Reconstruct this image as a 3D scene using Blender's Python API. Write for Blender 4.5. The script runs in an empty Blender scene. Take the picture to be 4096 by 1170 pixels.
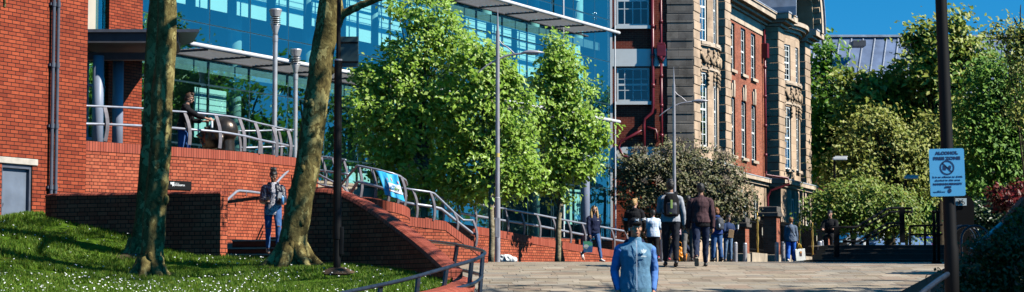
import bpy, math, random
import numpy as np
from mathutils import Vector, Matrix, noise
sc = bpy.context.scene
COL = sc.collection
R = math.radians
FPX = 8000.0
TH = math.atan(565.0 / FPX)
CT, ST = math.cos(TH), math.sin(TH)
random.seed(7)
np.random.seed(7)

def P(px, py, Y):
    """Point on the sight line of photo pixel (px, py) at distance Y: used to survey where things stand."""
    a = (px - 2048.0) / FPX; b = (585.0 - py) / FPX
    k = Y / (CT - b * ST)
    return Vector((a * k, Y, (b * CT + ST) * k))

GK = [(-60, -1.9), (0, -1.6), (15, -1.45), (25, -.91), (30, -.52), (36, -.06), (43, .48), (50, .63), (59, .75), (72, .86), (100, 1.0), (6000, 1.0)]
def gz(y):
    for (a, za), (b, zb) in zip(GK, GK[1:]):
        if y <= b:
            return za + (zb - za) * (y - a) / (b - a)
    return GK[-1][1]

def lerp(a, b, t): return a + (b - a) * t

# ------------------------------------------------------------------ mesh builder
class MB:
    def __init__(s):
        s.v = []; s.f = []; s.uv = []; s.mi = []
    def add(s, vs, fs, uvs=None, mi=0):
        o = len(s.v)
        s.v += [tuple(p) for p in vs]
        for i, f in enumerate(fs):
            s.f.append(tuple(o + k for k in f)); s.uv.append(uvs[i] if uvs else None); s.mi.append(mi)
        return s
    def quad(s, a, b, c, d, uv=None, mi=0):
        return s.add([a, b, c, d], [(0, 1, 2, 3)], [uv] if uv else None, mi)
    def box(s, x0, x1, y0, y1, z0, z1, M=None, mi=0):
        vs = [Vector(p) for p in ((x0, y0, z0), (x1, y0, z0), (x1, y1, z0), (x0, y1, z0), (x0, y0, z1), (x1, y0, z1), (x1, y1, z1), (x0, y1, z1))]
        if M: vs = [M @ p for p in vs]
        return s.add(vs, [(0, 3, 2, 1), (4, 5, 6, 7), (0, 1, 5, 4), (1, 2, 6, 5), (2, 3, 7, 6), (3, 0, 4, 7)], None, mi)
    def extrude(s, poly, vec, mi=0):
        n = len(poly); poly = [Vector(p) for p in poly]; vec = Vector(vec)
        nrm = Vector((0, 0, 0))
        for i in range(n):
            nrm += poly[i].cross(poly[(i + 1) % n])
        if nrm.dot(vec) < 0: poly = poly[::-1]
        vs = poly + [p + vec for p in poly]
        fs = [tuple(range(n))[::-1], tuple(range(n, 2 * n))] + [(i, (i + 1) % n, n + (i + 1) % n, n + i) for i in range(n)]
        return s.add(vs, fs, None, mi)
    def rings(s, rs, caps=True, mi=0, closed=False):
        n = len(rs[0]); vs = [p for r in rs for p in r]; fs = []
        m = len(rs)
        for i in range(m if closed else m - 1):
            j = (i + 1) % m
            for k in range(n):
                fs.append((i * n + k, i * n + (k + 1) % n, j * n + (k + 1) % n, j * n + k))
        if caps and not closed:
            fs.append(tuple(range(n))[::-1]); fs.append(tuple((m - 1) * n + k for k in range(n)))
        return s.add(vs, fs, None, mi)
    def tube(s, pts, r, n=8, caps=True, mi=0, jit=0.0):
        pts = [Vector(p) for p in pts]; rs = []; prev = None
        if not isinstance(r, (list, tuple)): r = [r] * len(pts)
        for i, p in enumerate(pts):
            d = (pts[min(i + 1, len(pts) - 1)] - pts[max(i - 1, 0)])
            d = d.normalized() if d.length > 1e-9 else Vector((0, 0, 1))
            if prev is None:
                u = d.cross(Vector((0, 0, 1)))
                if u.length < .05: u = d.cross(Vector((1, 0, 0)))
            else:
                u = prev - d * prev.dot(d)
            u.normalize(); w = d.cross(u); prev = u
            rs.append([p + (u * math.cos(2 * math.pi * k / n) + w * math.sin(2 * math.pi * k / n)) * r[i] * (1 + (noise.noise(p * 3 + u * math.cos(k) * 2 + w * math.sin(k) * 2) * jit if jit else 0)) for k in range(n)])
        return s.rings(rs, caps, mi)
    def bar(s, pts, side, w, t, mi=0):
        """flat bar swept along pts; side = direction of width w, t = thickness"""
        pts = [Vector(p) for p in pts]; rs = []
        side = Vector(side)
        for i, p in enumerate(pts):
            d = (pts[min(i + 1, len(pts) - 1)] - pts[max(i - 1, 0)]).normalized()
            u = (side - d * side.dot(d)).normalized(); q = d.cross(u)
            ww = w[i] if isinstance(w, (list, tuple)) else w
            rs.append([p + u * ww / 2 + q * t / 2, p - u * ww / 2 + q * t / 2, p - u * ww / 2 - q * t / 2, p + u * ww / 2 - q * t / 2])
        return s.rings(rs, True, mi)
    def lathe(s, prof, c=(0, 0, 0), n=16, mi=0):
        c = Vector(c)
        rs = [[c + Vector((r * math.cos(2 * math.pi * k / n), r * math.sin(2 * math.pi * k / n), z)) for k in range(n)] for r, z in prof]
        return s.rings(rs, True, mi)
    def ell(s, c, rad, M=None, nu=12, nv=8, mi=0):
        c = Vector(c); rs = []
        for j in range(nv + 1):
            t = -math.pi / 2 + math.pi * (j * .98 + .01 * nv) / nv if 0 else -math.pi / 2 * .985 + math.pi * .985 * j / nv
            ring = []
            for k in range(nu):
                a = 2 * math.pi * k / nu
                q = Vector((rad[0] * math.cos(t) * math.cos(a), rad[1] * math.cos(t) * math.sin(a), rad[2] * math.sin(t)))
                ring.append(c + (M @ q if M else q))
            rs.append(ring)
        return s.rings(rs, True, mi)
    def wall(s, pts, zt, zb, th, vtop=None, mi=0, u0=0.0, side=1):
        """upright wall of thickness th along ground line pts; zt/zb lists or numbers. Thickness to the left of travel * side."""
        n = len(pts); pts = [Vector((p[0], p[1], 0)) for p in pts]
        zt = zt if isinstance(zt, (list, tuple)) else [zt] * n
        zb = zb if isinstance(zb, (list, tuple)) else [zb] * n
        A = []; B = []; U = [u0]
        for i in range(n):
            d = (pts[min(i + 1, n - 1)] - pts[max(i - 1, 0)]).normalized()
            nn = Vector((-d.y, d.x, 0)) * side
            A.append(pts[i]); B.append(pts[i] + nn * th)
            if i: U.append(U[-1] + (pts[i] - pts[i - 1]).length)
        def V(p, z): return (p.x, p.y, z)
        def vv(z, i): return z if vtop is None else z - zt[i] + vtop
        for i in range(n - 1):
            j = i + 1
            uv = [(U[i], vv(zb[i], i)), (U[j], vv(zb[j], j)), (U[j], vv(zt[j], j)), (U[i], vv(zt[i], i))]
            f1 = [V(A[i], zb[i]), V(A[j], zb[j]), V(A[j], zt[j]), V(A[i], zt[i])]
            f2 = [V(B[j], zb[j]), V(B[i], zb[i]), V(B[i], zt[i]), V(B[j], zt[j])]
            uv2 = [uv[1], uv[0], uv[3], uv[2]]
            tp = [V(A[i], zt[i]), V(A[j], zt[j]), V(B[j], zt[j]), V(B[i], zt[i])]
            uvt = [(U[i], 0), (U[j], 0), (U[j], th), (U[i], th)]
            bt = [V(B[i], zb[i]), V(B[j], zb[j]), V(A[j], zb[j]), V(A[i], zb[i])]
            if side < 0:
                f1, uv = f1[::-1], uv[::-1]; f2, uv2 = f2[::-1], uv2[::-1]; tp, uvt = tp[::-1], uvt[::-1]; bt = bt[::-1]
            s.quad(*f1, uv=uv, mi=mi); s.quad(*f2, uv=uv2, mi=mi); s.quad(*tp, uv=uvt, mi=mi); s.quad(*bt, uv=uvt, mi=mi)
        for i, fl in ((0, 1), (n - 1, -1)):
            e = [V(A[i], zb[i]), V(A[i], zt[i]), V(B[i], zt[i]), V(B[i], zb[i])]
            ue = [(0, vv(zb[i], i)), (0, vv(zt[i], i)), (th, vv(zt[i], i)), (th, vv(zb[i], i))]
            if fl * side > 0: e, ue = e[::-1], ue[::-1]
            e, ue = e[::-1], ue[::-1]
            s.quad(*e, uv=ue, mi=mi)
        return s
    def face_open(s, x0, x1, z0, z1, ops, depth, y=0.0, mi=0, M=None, mi_rev=None):
        """wall face in the local x-z plane at y, seen from -y, with rectangular openings and reveals of the given depth"""
        xs = sorted({x0, x1, *[o[0] for o in ops], *[o[1] for o in ops]}); zs = sorted({z0, z1, *[o[2] for o in ops], *[o[3] for o in ops]})
        T = (lambda p: M @ Vector(p)) if M else (lambda p: Vector(p))
        mr = mi if mi_rev is None else mi_rev
        for a, b in zip(xs, xs[1:]):
            for c, d in zip(zs, zs[1:]):
                mx, mz = (a + b) / 2, (c + d) / 2
                if any(o[0] < mx < o[1] and o[2] < mz < o[3] for o in ops): continue
                s.quad(T((a, y, c)), T((b, y, c)), T((b, y, d)), T((a, y, d)), uv=[(a, c), (b, c), (b, d), (a, d)], mi=mi)
        for a, b, c, d in [o[:4] for o in ops]:
            e = y + depth
            s.quad(T((a, y, c)), T((a, y, d)), T((a, e, d)), T((a, e, c)), uv=[(0, c), (0, d), (depth, d), (depth, c)], mi=mr)
            s.quad(T((b, y, d)), T((b, y, c)), T((b, e, c)), T((b, e, d)), uv=[(0, d), (0, c), (depth, c), (depth, d)], mi=mr)
            s.quad(T((a, y, d)), T((b, y, d)), T((b, e, d)), T((a, e, d)), mi=mr)
            s.quad(T((b, y, c)), T((a, y, c)), T((a, e, c)), T((b, e, c)), mi=mr)
        return s
    def build(s, name, mats, parent=None, smooth=False, bevel=0.0, world=False, label=None):
        me = bpy.data.meshes.new(name)
        vs = s.v
        o = bpy.data.objects.new(name, me); COL.objects.link(o)
        if parent is not None:
            o.parent = parent
            if world:
                inv = (Matrix.Translation(world_loc(parent)) @ Matrix.Rotation(world_rz(parent), 4, 'Z')).inverted()
                vs = [tuple(inv @ Vector(p)) for p in vs]
        elif world is not None:
            a = np.array(vs); lo = a.min(0); hi = a.max(0)
            c = ((lo[0] + hi[0]) / 2, (lo[1] + hi[1]) / 2, lo[2])
            vs = [(p[0] - c[0], p[1] - c[1], p[2] - c[2]) for p in vs]; o.location = c
        me.from_pydata(vs, [], s.f)
        if not isinstance(mats, (list, tuple)): mats = [mats]
        for m in mats: me.materials.append(m)
        me.polygons.foreach_set('material_index', s.mi)
        uvl = me.uv_layers.new(name='UVMap')
        dat = np.zeros(len(me.loops) * 2, dtype=np.float32); k = 0
        for f, uv in zip(s.f, s.uv):
            if uv:
                for q in uv: dat[k] = q[0]; dat[k + 1] = q[1]; k += 2
            else:
                pts = [Vector(s.v[i]) for i in f]
                nx = ny = nzz = 0.0
                for i in range(len(pts)):
                    p, q = pts[i], pts[(i + 1) % len(pts)]
                    nx += (p.y - q.y) * (p.z + q.z); ny += (p.z - q.z) * (p.x + q.x); nzz += (p.x - q.x) * (p.y + q.y)
                h = math.hypot(nx, ny)
                if abs(nzz) > h * 1.2:
                    for p in pts: dat[k] = p.x; dat[k + 1] = p.y; k += 2
                else:
                    tx, ty = (-ny / h, nx / h) if h > 1e-12 else (1, 0)
                    for p in pts: dat[k] = p.x * tx + p.y * ty; dat[k + 1] = p.z; k += 2
        uvl.data.foreach_set('uv', dat)
        if smooth:
            me.polygons.foreach_set('use_smooth', [True] * len(me.polygons))
        me.update()
        if bevel:
            b = o.modifiers.new('bevel', 'BEVEL'); b.width = bevel; b.segments = 2; b.limit_method = 'ANGLE'; b.angle_limit = R(40)
        if label: o['label'] = label
        return o

def world_loc(o):
    v = Vector(o.location)
    if o.parent: v = Matrix.Rotation(world_rz(o.parent), 3, 'Z') @ v + world_loc(o.parent)
    return v
def world_rz(o):
    return o.rotation_euler.z + (world_rz(o.parent) if o.parent else 0.0)

def tag(o, label, cat=None, group=None, kind=None):
    if label: o['label'] = label
    if cat: o['category'] = cat
    if group: o['group'] = group
    if kind: o['kind'] = kind
    return o
def thing(name, label, cat, loc=(0, 0, 0), rz=0.0, group=None):
    o = bpy.data.objects.new(name, None); COL.objects.link(o)
    o.location = loc; o.rotation_euler = (0, 0, rz); o.empty_display_size = .3
    return tag(o, label, cat, group)
def copy_tree(o, parent=None):
    c = o.copy(); COL.objects.link(c)
    if parent: c.parent = parent
    for ch in list(o.children): copy_tree(ch, c)
    return c

# ------------------------------------------------------------------ materials
def newmat(name):
    m = bpy.data.materials.new(name); m.use_nodes = True
    nt = m.node_tree; b = nt.nodes['Principled BSDF']
    return m, nt, b
def N(nt, typ, **kw):
    n = nt.nodes.new(typ)
    for k, v in kw.items():
        if k in n.inputs and not hasattr(n, k): n.inputs[k].default_value = v
        else:
            try: setattr(n, k, v)
            except Exception: n.inputs[k].default_value = v
    return n
def col(c): return (c[0], c[1], c[2], 1.0)
def ramp(nt, stops, interp='LINEAR'):
    r = nt.nodes.new('ShaderNodeValToRGB'); e = r.color_ramp.elements; r.color_ramp.interpolation = interp
    while len(e) > 1: e.remove(e[0])
    e[0].position = stops[0][0]; e[0].color = col(stops[0][1])
    for p, c in stops[1:]:
        q = e.new(p); q.color = col(c)
    return r
def plain(name, c, rough=.5, metal=0.0, var=.18, scale=6.0, bump=0.0, coat=0.0, spec=.5):
    m, nt, b = newmat(name); L = nt.links
    b.inputs['Roughness'].default_value = rough; b.inputs['Metallic'].default_value = metal
    b.inputs['Specular IOR Level'].default_value = spec
    if coat: b.inputs['Coat Weight'].default_value = coat
    tc = N(nt, 'ShaderNodeTexCoord')
    nz = N(nt, 'ShaderNodeTexNoise'); nz.inputs['Scale'].default_value = scale; nz.inputs['Detail'].default_value = 5
    L.new(tc.outputs['Object'], nz.inputs['Vector'])
    rp = ramp(nt, [(.3, [x * (1 - var) for x in c]), (.7, [min(1, x * (1 + var)) for x in c])])
    L.new(nz.outputs['Fac'], rp.inputs['Fac']); L.new(rp.outputs['Color'], b.inputs['Base Color'])
    if bump:
        bp = N(nt, 'ShaderNodeBump'); bp.inputs['Strength'].default_value = bump; bp.inputs['Distance'].default_value = .02
        n2 = N(nt, 'ShaderNodeTexNoise'); n2.inputs['Scale'].default_value = scale * 6; n2.inputs['Detail'].default_value = 4
        L.new(tc.outputs['Object'], n2.inputs['Vector']); L.new(n2.outputs['Fac'], bp.inputs['Height']); L.new(bp.outputs['Normal'], b.inputs['Normal'])
    return m
def brick(name, c1, c2, mortar, bw=.225, rh=.075, ms=.011, offset=.5, squash=1.0, sqf=2, rough=.75, stain=.25, bump=.6, spec=.25, big=.6):
    m, nt, b = newmat(name); L = nt.links
    uv = N(nt, 'ShaderNodeUVMap')
    bt = N(nt, 'ShaderNodeTexBrick'); bt.offset = offset; bt.squash = squash; bt.squash_frequency = sqf
    for k, v in (('Scale', 1.0), ('Brick Width', bw), ('Row Height', rh), ('Mortar Size', ms / 2), ('Mortar Smooth', .3), ('Bias', 0.0)):
        bt.inputs[k].default_value = v
    bt.inputs['Color1'].default_value = col(c1); bt.inputs['Color2'].default_value = col(c2); bt.inputs['Mortar'].default_value = col(mortar)
    L.new(uv.outputs['UV'], bt.inputs['Vector'])
    nz = N(nt, 'ShaderNodeTexNoise'); nz.inputs['Scale'].default_value = big; nz.inputs['Detail'].default_value = 6; nz.inputs['Roughness'].default_value = .65
    L.new(uv.outputs['UV'], nz.inputs['Vector'])
    rp = ramp(nt, [(.25, (1 - stain * 1.35,) * 3), (.55, (1.0,) * 3), (.75, (1 + stain * .5,) * 3)]); L.new(nz.outputs['Fac'], rp.inputs['Fac'])
    mx = N(nt, 'ShaderNodeMix'); mx.data_type = 'RGBA'; mx.blend_type = 'MULTIPLY'; mx.inputs[0].default_value = 1.0
    L.new(bt.outputs['Color'], mx.inputs[6]); L.new(rp.outputs['Color'], mx.inputs[7])
    n3 = N(nt, 'ShaderNodeTexNoise'); n3.inputs['Scale'].default_value = 40; n3.inputs['Detail'].default_value = 3
    L.new(uv.outputs['UV'], n3.inputs['Vector'])
    r3 = ramp(nt, [(.2, (.85,) * 3), (.8, (1.12,) * 3)]); L.new(n3.outputs['Fac'], r3.inputs['Fac'])
    m2 = N(nt, 'ShaderNodeMix'); m2.data_type = 'RGBA'; m2.blend_type = 'MULTIPLY'; m2.inputs[0].default_value = 1.0
    L.new(mx.outputs[2], m2.inputs[6]); L.new(r3.outputs['Color'], m2.inputs[7])
    n4 = N(nt, 'ShaderNodeTexNoise'); n4.inputs['Scale'].default_value = .9; n4.inputs['Detail'].default_value = 7; n4.inputs['Roughness'].default_value = .7; L.new(uv.outputs['UV'], n4.inputs['Vector'])
    r4 = ramp(nt, [(.62, (0, 0, 0)), (.78, (.45, .45, .45))]); L.new(n4.outputs['Fac'], r4.inputs['Fac'])
    m4 = N(nt, 'ShaderNodeMix'); m4.data_type = 'RGBA'; L.new(r4.outputs['Color'], m4.inputs[0]); L.new(m2.outputs[2], m4.inputs[6]); m4.inputs[7].default_value = col([min(1, x * .8 + .12) for x in c1])
    L.new(m4.outputs[2], b.inputs['Base Color'])
    b.inputs['Roughness'].default_value = rough; b.inputs['Specular IOR Level'].default_value = spec
    iv = N(nt, 'ShaderNodeMath', operation='SUBTRACT'); iv.inputs[0].default_value = 1.0; L.new(bt.outputs['Fac'], iv.inputs[1])
    ad = N(nt, 'ShaderNodeMath', operation='MULTIPLY_ADD'); ad.inputs[1].default_value = .25
    L.new(n3.outputs['Fac'], ad.inputs[0]); L.new(iv.outputs[0], ad.inputs[2])
    bp = N(nt, 'ShaderNodeBump'); bp.inputs['Strength'].default_value = bump; bp.inputs['Distance'].default_value = .008
    L.new(ad.outputs[0], bp.inputs['Height']); L.new(bp.outputs['Normal'], b.inputs['Normal'])
    return m
def leafmat(name, cols, trans=.35, rough=.45):
    m, nt, b = newmat(name); L = nt.links
    g = N(nt, 'ShaderNodeNewGeometry')
    n = len(cols); rp = ramp(nt, [(i / max(1, n - 1), c) for i, c in enumerate(cols)])
    L.new(g.outputs['Random Per Island'], rp.inputs['Fac'])
    L.new(rp.outputs['Color'], b.inputs['Base Color'])
    b.inputs['Roughness'].default_value = rough; b.inputs['Specular IOR Level'].default_value = .4
    tr = N(nt, 'ShaderNodeBsdfTranslucent'); L.new(rp.outputs['Color'], tr.inputs['Color'])
    mx = N(nt, 'ShaderNodeMixShader'); mx.inputs[0].default_value = trans
    L.new(b.outputs[0], mx.inputs[1]); L.new(tr.outputs[0], mx.inputs[2])
    L.new(mx.outputs[0], nt.nodes['Material Output'].inputs['Surface'])
    return m
def glassmat(name, tint, refl, fac, rough=.0):
    m, nt, b = newmat(name); L = nt.links; nt.nodes.remove(b)
    t = N(nt, 'ShaderNodeBsdfTransparent'); t.inputs['Color'].default_value = col(tint)
    g = N(nt, 'ShaderNodeBsdfGlossy'); g.inputs['Color'].default_value = col(refl); g.inputs['Roughness'].default_value = rough
    # faint waviness of real panes
    tc = N(nt, 'ShaderNodeTexCoord'); nz = N(nt, 'ShaderNodeTexNoise'); nz.inputs['Scale'].default_value = .9; nz.inputs['Detail'].default_value = 1
    L.new(tc.outputs['Object'], nz.inputs['Vector'])
    bp = N(nt, 'ShaderNodeBump'); bp.inputs['Strength'].default_value = .02; bp.inputs['Distance'].default_value = .1
    L.new(nz.outputs['Fac'], bp.inputs['Height']); L.new(bp.outputs['Normal'], g.inputs['Normal'])
    mx = N(nt, 'ShaderNodeMixShader'); mx.inputs[0].default_value = fac
    L.new(t.outputs[0], mx.inputs[1]); L.new(g.outputs[0], mx.inputs[2])
    L.new(mx.outputs[0], nt.nodes['Material Output'].inputs['Surface'])
    return m
def barkmat(name, stops, scale=7.0, bump=.8, stretch=.5, flakes=None):
    m, nt, b = newmat(name); L = nt.links
    tc = N(nt, 'ShaderNodeTexCoord'); mp = N(nt, 'ShaderNodeMapping'); mp.inputs['Scale'].default_value = (1, 1, stretch)
    L.new(tc.outputs['Object'], mp.inputs['Vector'])
    nz = N(nt, 'ShaderNodeTexNoise'); nz.inputs['Scale'].default_value = scale; nz.inputs['Detail'].default_value = 8; nz.inputs['Roughness'].default_value = .65; nz.inputs['Distortion'].default_value = .8
    L.new(mp.outputs[0], nz.inputs['Vector'])
    rp = ramp(nt, stops); L.new(nz.outputs['Fac'], rp.inputs['Fac']); out = rp.outputs['Color']; hgt = nz.outputs['Fac']
    if flakes:
        wn = N(nt, 'ShaderNodeTexNoise'); wn.inputs['Scale'].default_value = scale * 1.2; wn.inputs['Detail'].default_value = 4; L.new(mp.outputs[0], wn.inputs['Vector'])
        mv = N(nt, 'ShaderNodeMix'); mv.data_type = 'VECTOR'; mv.inputs[0].default_value = .35
        L.new(mp.outputs[0], mv.inputs[4]); L.new(wn.outputs['Color'], mv.inputs[5])
        vo = N(nt, 'ShaderNodeTexVoronoi'); vo.feature = 'F1'; vo.inputs['Scale'].default_value = scale * 1.5; L.new(mv.outputs[1], vo.inputs['Vector'])
        sp = N(nt, 'ShaderNodeSeparateColor'); L.new(vo.outputs['Color'], sp.inputs[0])
        fr = ramp(nt, [(0, (0, 0, 0)), (.74, (0, 0, 0)), (.76, (1, 1, 1))]); L.new(sp.outputs[0], fr.inputs['Fac'])
        mx = N(nt, 'ShaderNodeMix'); mx.data_type = 'RGBA'; L.new(fr.outputs['Color'], mx.inputs[0]); L.new(out, mx.inputs[6]); mx.inputs[7].default_value = col(flakes)
        ve = N(nt, 'ShaderNodeTexVoronoi'); ve.feature = 'DISTANCE_TO_EDGE'; ve.inputs['Scale'].default_value = scale * 1.5; L.new(mv.outputs[1], ve.inputs['Vector'])
        cr = ramp(nt, [(.0, (.25, .2, .15)), (.05, (1, 1, 1))]); L.new(ve.outputs['Distance'], cr.inputs['Fac'])
        m2 = N(nt, 'ShaderNodeMix'); m2.data_type = 'RGBA'; m2.blend_type = 'MULTIPLY'; m2.inputs[0].default_value = .8; L.new(mx.outputs[2], m2.inputs[6]); L.new(cr.outputs['Color'], m2.inputs[7]); out = m2.outputs[2]
        ad = N(nt, 'ShaderNodeMath', operation='MULTIPLY_ADD'); ad.inputs[1].default_value = -.5; L.new(fr.outputs['Color'], ad.inputs[0]); L.new(nz.outputs['Fac'], ad.inputs[2]); hgt = ad.outputs[0]
    L.new(out, b.inputs['Base Color'])
    b.inputs['Roughness'].default_value = .85; b.inputs['Specular IOR Level'].default_value = .2
    bp = N(nt, 'ShaderNodeBump'); bp.inputs['Strength'].default_value = bump; bp.inputs['Distance'].default_value = .03
    L.new(hgt, bp.inputs['Height']); L.new(bp.outputs['Normal'], b.inputs['Normal'])
    return m
def pavemat(name, bw, rh, cols, joint):
    m, nt, b = newmat(name); L = nt.links
    uv = N(nt, 'ShaderNodeUVMap'); sx = N(nt, 'ShaderNodeSeparateXYZ'); L.new(uv.outputs['UV'], sx.inputs[0])
    def mt(op, a, c=None, d=None):
        n = N(nt, 'ShaderNodeMath', operation=op)
        for i, x in enumerate((a, c, d)):
            if x is None: continue
            if isinstance(x, (int, float)): n.inputs[i].default_value = x
            else: L.new(x, n.inputs[i])
        return n.outputs[0]
    v = mt('DIVIDE', sx.outputs['Y'], rh); row = mt('FLOOR', v)
    wr = N(nt, 'ShaderNodeTexWhiteNoise', noise_dimensions='1D'); L.new(row, wr.inputs['W'])
    wide = mt('MULTIPLY_ADD', wr.outputs['Value'], .7, .7)           # every row has slabs of its own length
    u = mt('ADD', mt('DIVIDE', mt('DIVIDE', sx.outputs['X'], bw), wide), mt('MULTIPLY', wr.outputs['Value'], 17.3)); cell = mt('FLOOR', u)
    cb = N(nt, 'ShaderNodeCombineXYZ'); L.new(cell, cb.inputs[0]); L.new(row, cb.inputs[1])
    wn = N(nt, 'ShaderNodeTexWhiteNoise', noise_dimensions='2D'); L.new(cb.outputs[0], wn.inputs['Vector'])
    rp = ramp(nt, [(i / (len(cols) - 1), c) for i, c in enumerate(cols)]); L.new(wn.outputs['Value'], rp.inputs['Fac'])
    fu, fv = mt('FRACT', u), mt('FRACT', v)
    j = mt('MAXIMUM', mt('LESS_THAN', fu, .022), mt('LESS_THAN', fv, .07))
    mx = N(nt, 'ShaderNodeMix'); mx.data_type = 'RGBA'; L.new(j, mx.inputs[0]); L.new(rp.outputs['Color'], mx.inputs[6]); mx.inputs[7].default_value = col(joint)
    nz = N(nt, 'ShaderNodeTexNoise'); nz.inputs['Scale'].default_value = .8; nz.inputs['Detail'].default_value = 8; nz.inputs['Roughness'].default_value = .7; L.new(uv.outputs['UV'], nz.inputs['Vector'])
    r2 = ramp(nt, [(.3, (.50,) * 3), (.48, (.95,) * 3), (.6, (1.05,) * 3), (.8, (1.18,) * 3)]); L.new(nz.outputs['Fac'], r2.inputs['Fac'])
    m2 = N(nt, 'ShaderNodeMix'); m2.data_type = 'RGBA'; m2.blend_type = 'MULTIPLY'; m2.inputs[0].default_value = 1; L.new(mx.outputs[2], m2.inputs[6]); L.new(r2.outputs['Color'], m2.inputs[7])
    L.new(m2.outputs[2], b.inputs['Base Color']); b.inputs['Roughness'].default_value = .8; b.inputs['Specular IOR Level'].default_value = .25
    bp = N(nt, 'ShaderNodeBump'); bp.inputs['Strength'].default_value = .5; bp.inputs['Distance'].default_value = .01; L.new(mt('SUBTRACT', mt('MULTIPLY', wn.outputs['Value'], .5), j), bp.inputs['Height']); L.new(bp.outputs['Normal'], b.inputs['Normal'])
    return m

M = {}
M['brick_left'] = brick('orange_brick', (.42, .082, .032), (.25, .040, .016), (.012, .005, .004), ms=.017, stain=.22)
M['brick_terr'] = brick('terracotta_brick', (.56, .14, .066), (.36, .072, .034), (.016, .007, .005), ms=.016, squash=.5, sqf=2, stain=.25)
M['brick_sold'] = brick('soldier_brick', (.47, .115, .068), (.36, .075, .042), (.03, .012, .01), ms=.014, bw=.075, rh=.225, offset=0, stain=.2)
M['brick_old'] = brick('old_red_brick', (.46, .145, .080), (.30, .085, .048), (.32, .21, .15), ms=.010, stain=.3, bump=.3)
M['brick_dark'] = brick('shaded_red_brick', (.24, .045, .024), (.15, .026, .018), (.36, .20, .13), ms=.011, stain=.3, bump=.3)  # darker copy of the old brick, the side wall's shade put into its colour
M['paving'] = pavemat('sandstone_paving', .56, .38, [(.27, .21, .145), (.40, .325, .23), (.33, .285, .22), (.36, .26, .185), (.47, .395, .295), (.28, .25, .205)], (.05, .04, .03))
M['stone'] = brick('sandstone_ashlar', (.62, .46, .32), (.48, .35, .24), (.24, .16, .10), bw=.9, rh=.37, ms=.008, stain=.42, bump=.3, rough=.85)
M['stone_grey'] = brick('dark_grey_sandstone', (.30, .26, .215), (.17, .155, .14), (.09, .07, .06), bw=.62, rh=.37, ms=.012, stain=.5, bump=.35, rough=.9, big=1.0)  # darker and greyer than the front ashlar
M['stone_brown'] = plain('brown_sandstone', (.46, .33, .21), .85, var=.35, scale=1.3, bump=.3)
M['stone_trim'] = plain('pale_sandstone_trim', (.54, .43, .32), .85, var=.3, scale=1.6, bump=.25)
M['stone_cap'] = plain('weathered_cap_stone', (.10, .09, .08), .9, var=.4, scale=3, bump=.3)
M['plinth'] = plain('pale_plinth_stone', (.42, .35, .26), .9, var=.3, scale=2, bump=.3)
M['lead'] = plain('grey_lead', (.42, .46, .52), .45, var=.25, scale=2)
M['white_paint'] = plain('white_paint', (.82, .86, .84), .4, var=.06, scale=2)
M['cream'] = plain('cream_panel', (.50, .45, .36), .6, var=.12, scale=1.5)
M['concrete'] = plain('concrete', (.52, .47, .40), .85, var=.2, scale=5, bump=.2)
M['rail'] = plain('pale_grey_metal', (.36, .38, .44), .42, metal=.35, var=.18, scale=5)
M['rail_post'] = plain('weathered_grey_metal', (.17, .155, .17), .55, metal=.2, var=.22, scale=6)
M['rail_black'] = plain('blackened_blue_metal', (.032, .042, .062), .3, metal=.3, var=.35, scale=14)
M['black_metal'] = plain('black_metal', (.002, .0022, .003), .75, var=.3, scale=8, spec=.15)
M['black_gloss'] = plain('black_gloss_metal', (.002, .002, .0025), .65, var=.3, scale=8, spec=.25)
M['gold'] = plain('gilded_iron', (.62, .40, .10), .35, metal=.6, var=.2, scale=9)
M['lamp_grey'] = plain('lamp_grey_metal', (.42, .40, .42), .42, metal=.25, var=.16, scale=4)
M['torch'] = plain('satin_steel', (.52, .52, .53), .4, metal=.4, var=.14, scale=5)
M['column'] = plain('blue_grey_column', (.25, .29, .38), .45, var=.14, scale=2)
M['canopy_grey'] = plain('dark_grey_canopy', (.075, .075, .085), .6, var=.2, scale=3)
M['door_grey'] = plain('blue_grey_door', (.16, .195, .25), .45, var=.2, scale=2.5)
M['drain_grey'] = plain('grey_drainpipe', (.10, .11, .14), .4, var=.2, scale=5)
M['maroon'] = plain('maroon_pipe_paint', (.16, .014, .025), .35, var=.2, scale=5)
M['louvre'] = plain('white_louvre', (.80, .80, .80), .4, var=.08, scale=4)
M['steel_dark'] = plain('dark_glazing_bar', (.02, .04, .055), .4, var=.2, scale=4)
M['chrome'] = plain('chrome_fitting', (.6, .65, .7), .2, metal=1.0, var=.05)
M['pane_backing'] = plain('white_blind', (.90, .90, .87), .7, var=.04, scale=.8)
M['interior'] = plain('interior_wall', (.46, .54, .54), .8, var=.3, scale=.6)
M['interior_pale'] = plain('interior_column', (.55, .6, .6), .6, var=.1)
M['slab'] = plain('floor_slab', (.20, .22, .24), .7, var=.15)
M['glass_dim'] = glassmat('dim_sash_glass', (.5, .55, .58), (.9, .95, 1.0), .10)
M['glass_main'] = glassmat('curtain_wall_glass', (.62, .99, .95), (.55, .98, 1.0), .30)
M['glass_sash'] = glassmat('sash_glass', (.6, .66, .68), (.95, .98, 1.0), .4)
M['bronze'] = plain('dark_bronze', (.085, .068, .055), .32, metal=.75, var=.45, scale=3)
M['plane_bark'] = barkmat('plane_bark', [(.30, (.035, .026, .009)), (.42, (.105, .082, .026)), (.55, (.195, .155, .052)), (.72, (.25, .21, .075))], scale=6.5, bump=1.0, stretch=.75, flakes=(.35, .30, .115))
M['birch_bark'] = barkmat('pale_bark', [(.3, (.05, .04, .025)), (.45, (.24, .20, .12)), (.7, (.50, .42, .28))], scale=7, bump=.5, stretch=2.0)
M['dark_bark'] = barkmat('brown_bark', [(.3, (.02, .015, .01)), (.7, (.10, .075, .045))], scale=6)
M['soil'] = plain('bare_soil', (.09, .055, .028), .95, var=.4, scale=9, bump=.5)
M['lit_lamp_white'] = plain('white_lamp_glass', (.82, .82, .80), .3, var=.04)
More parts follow.
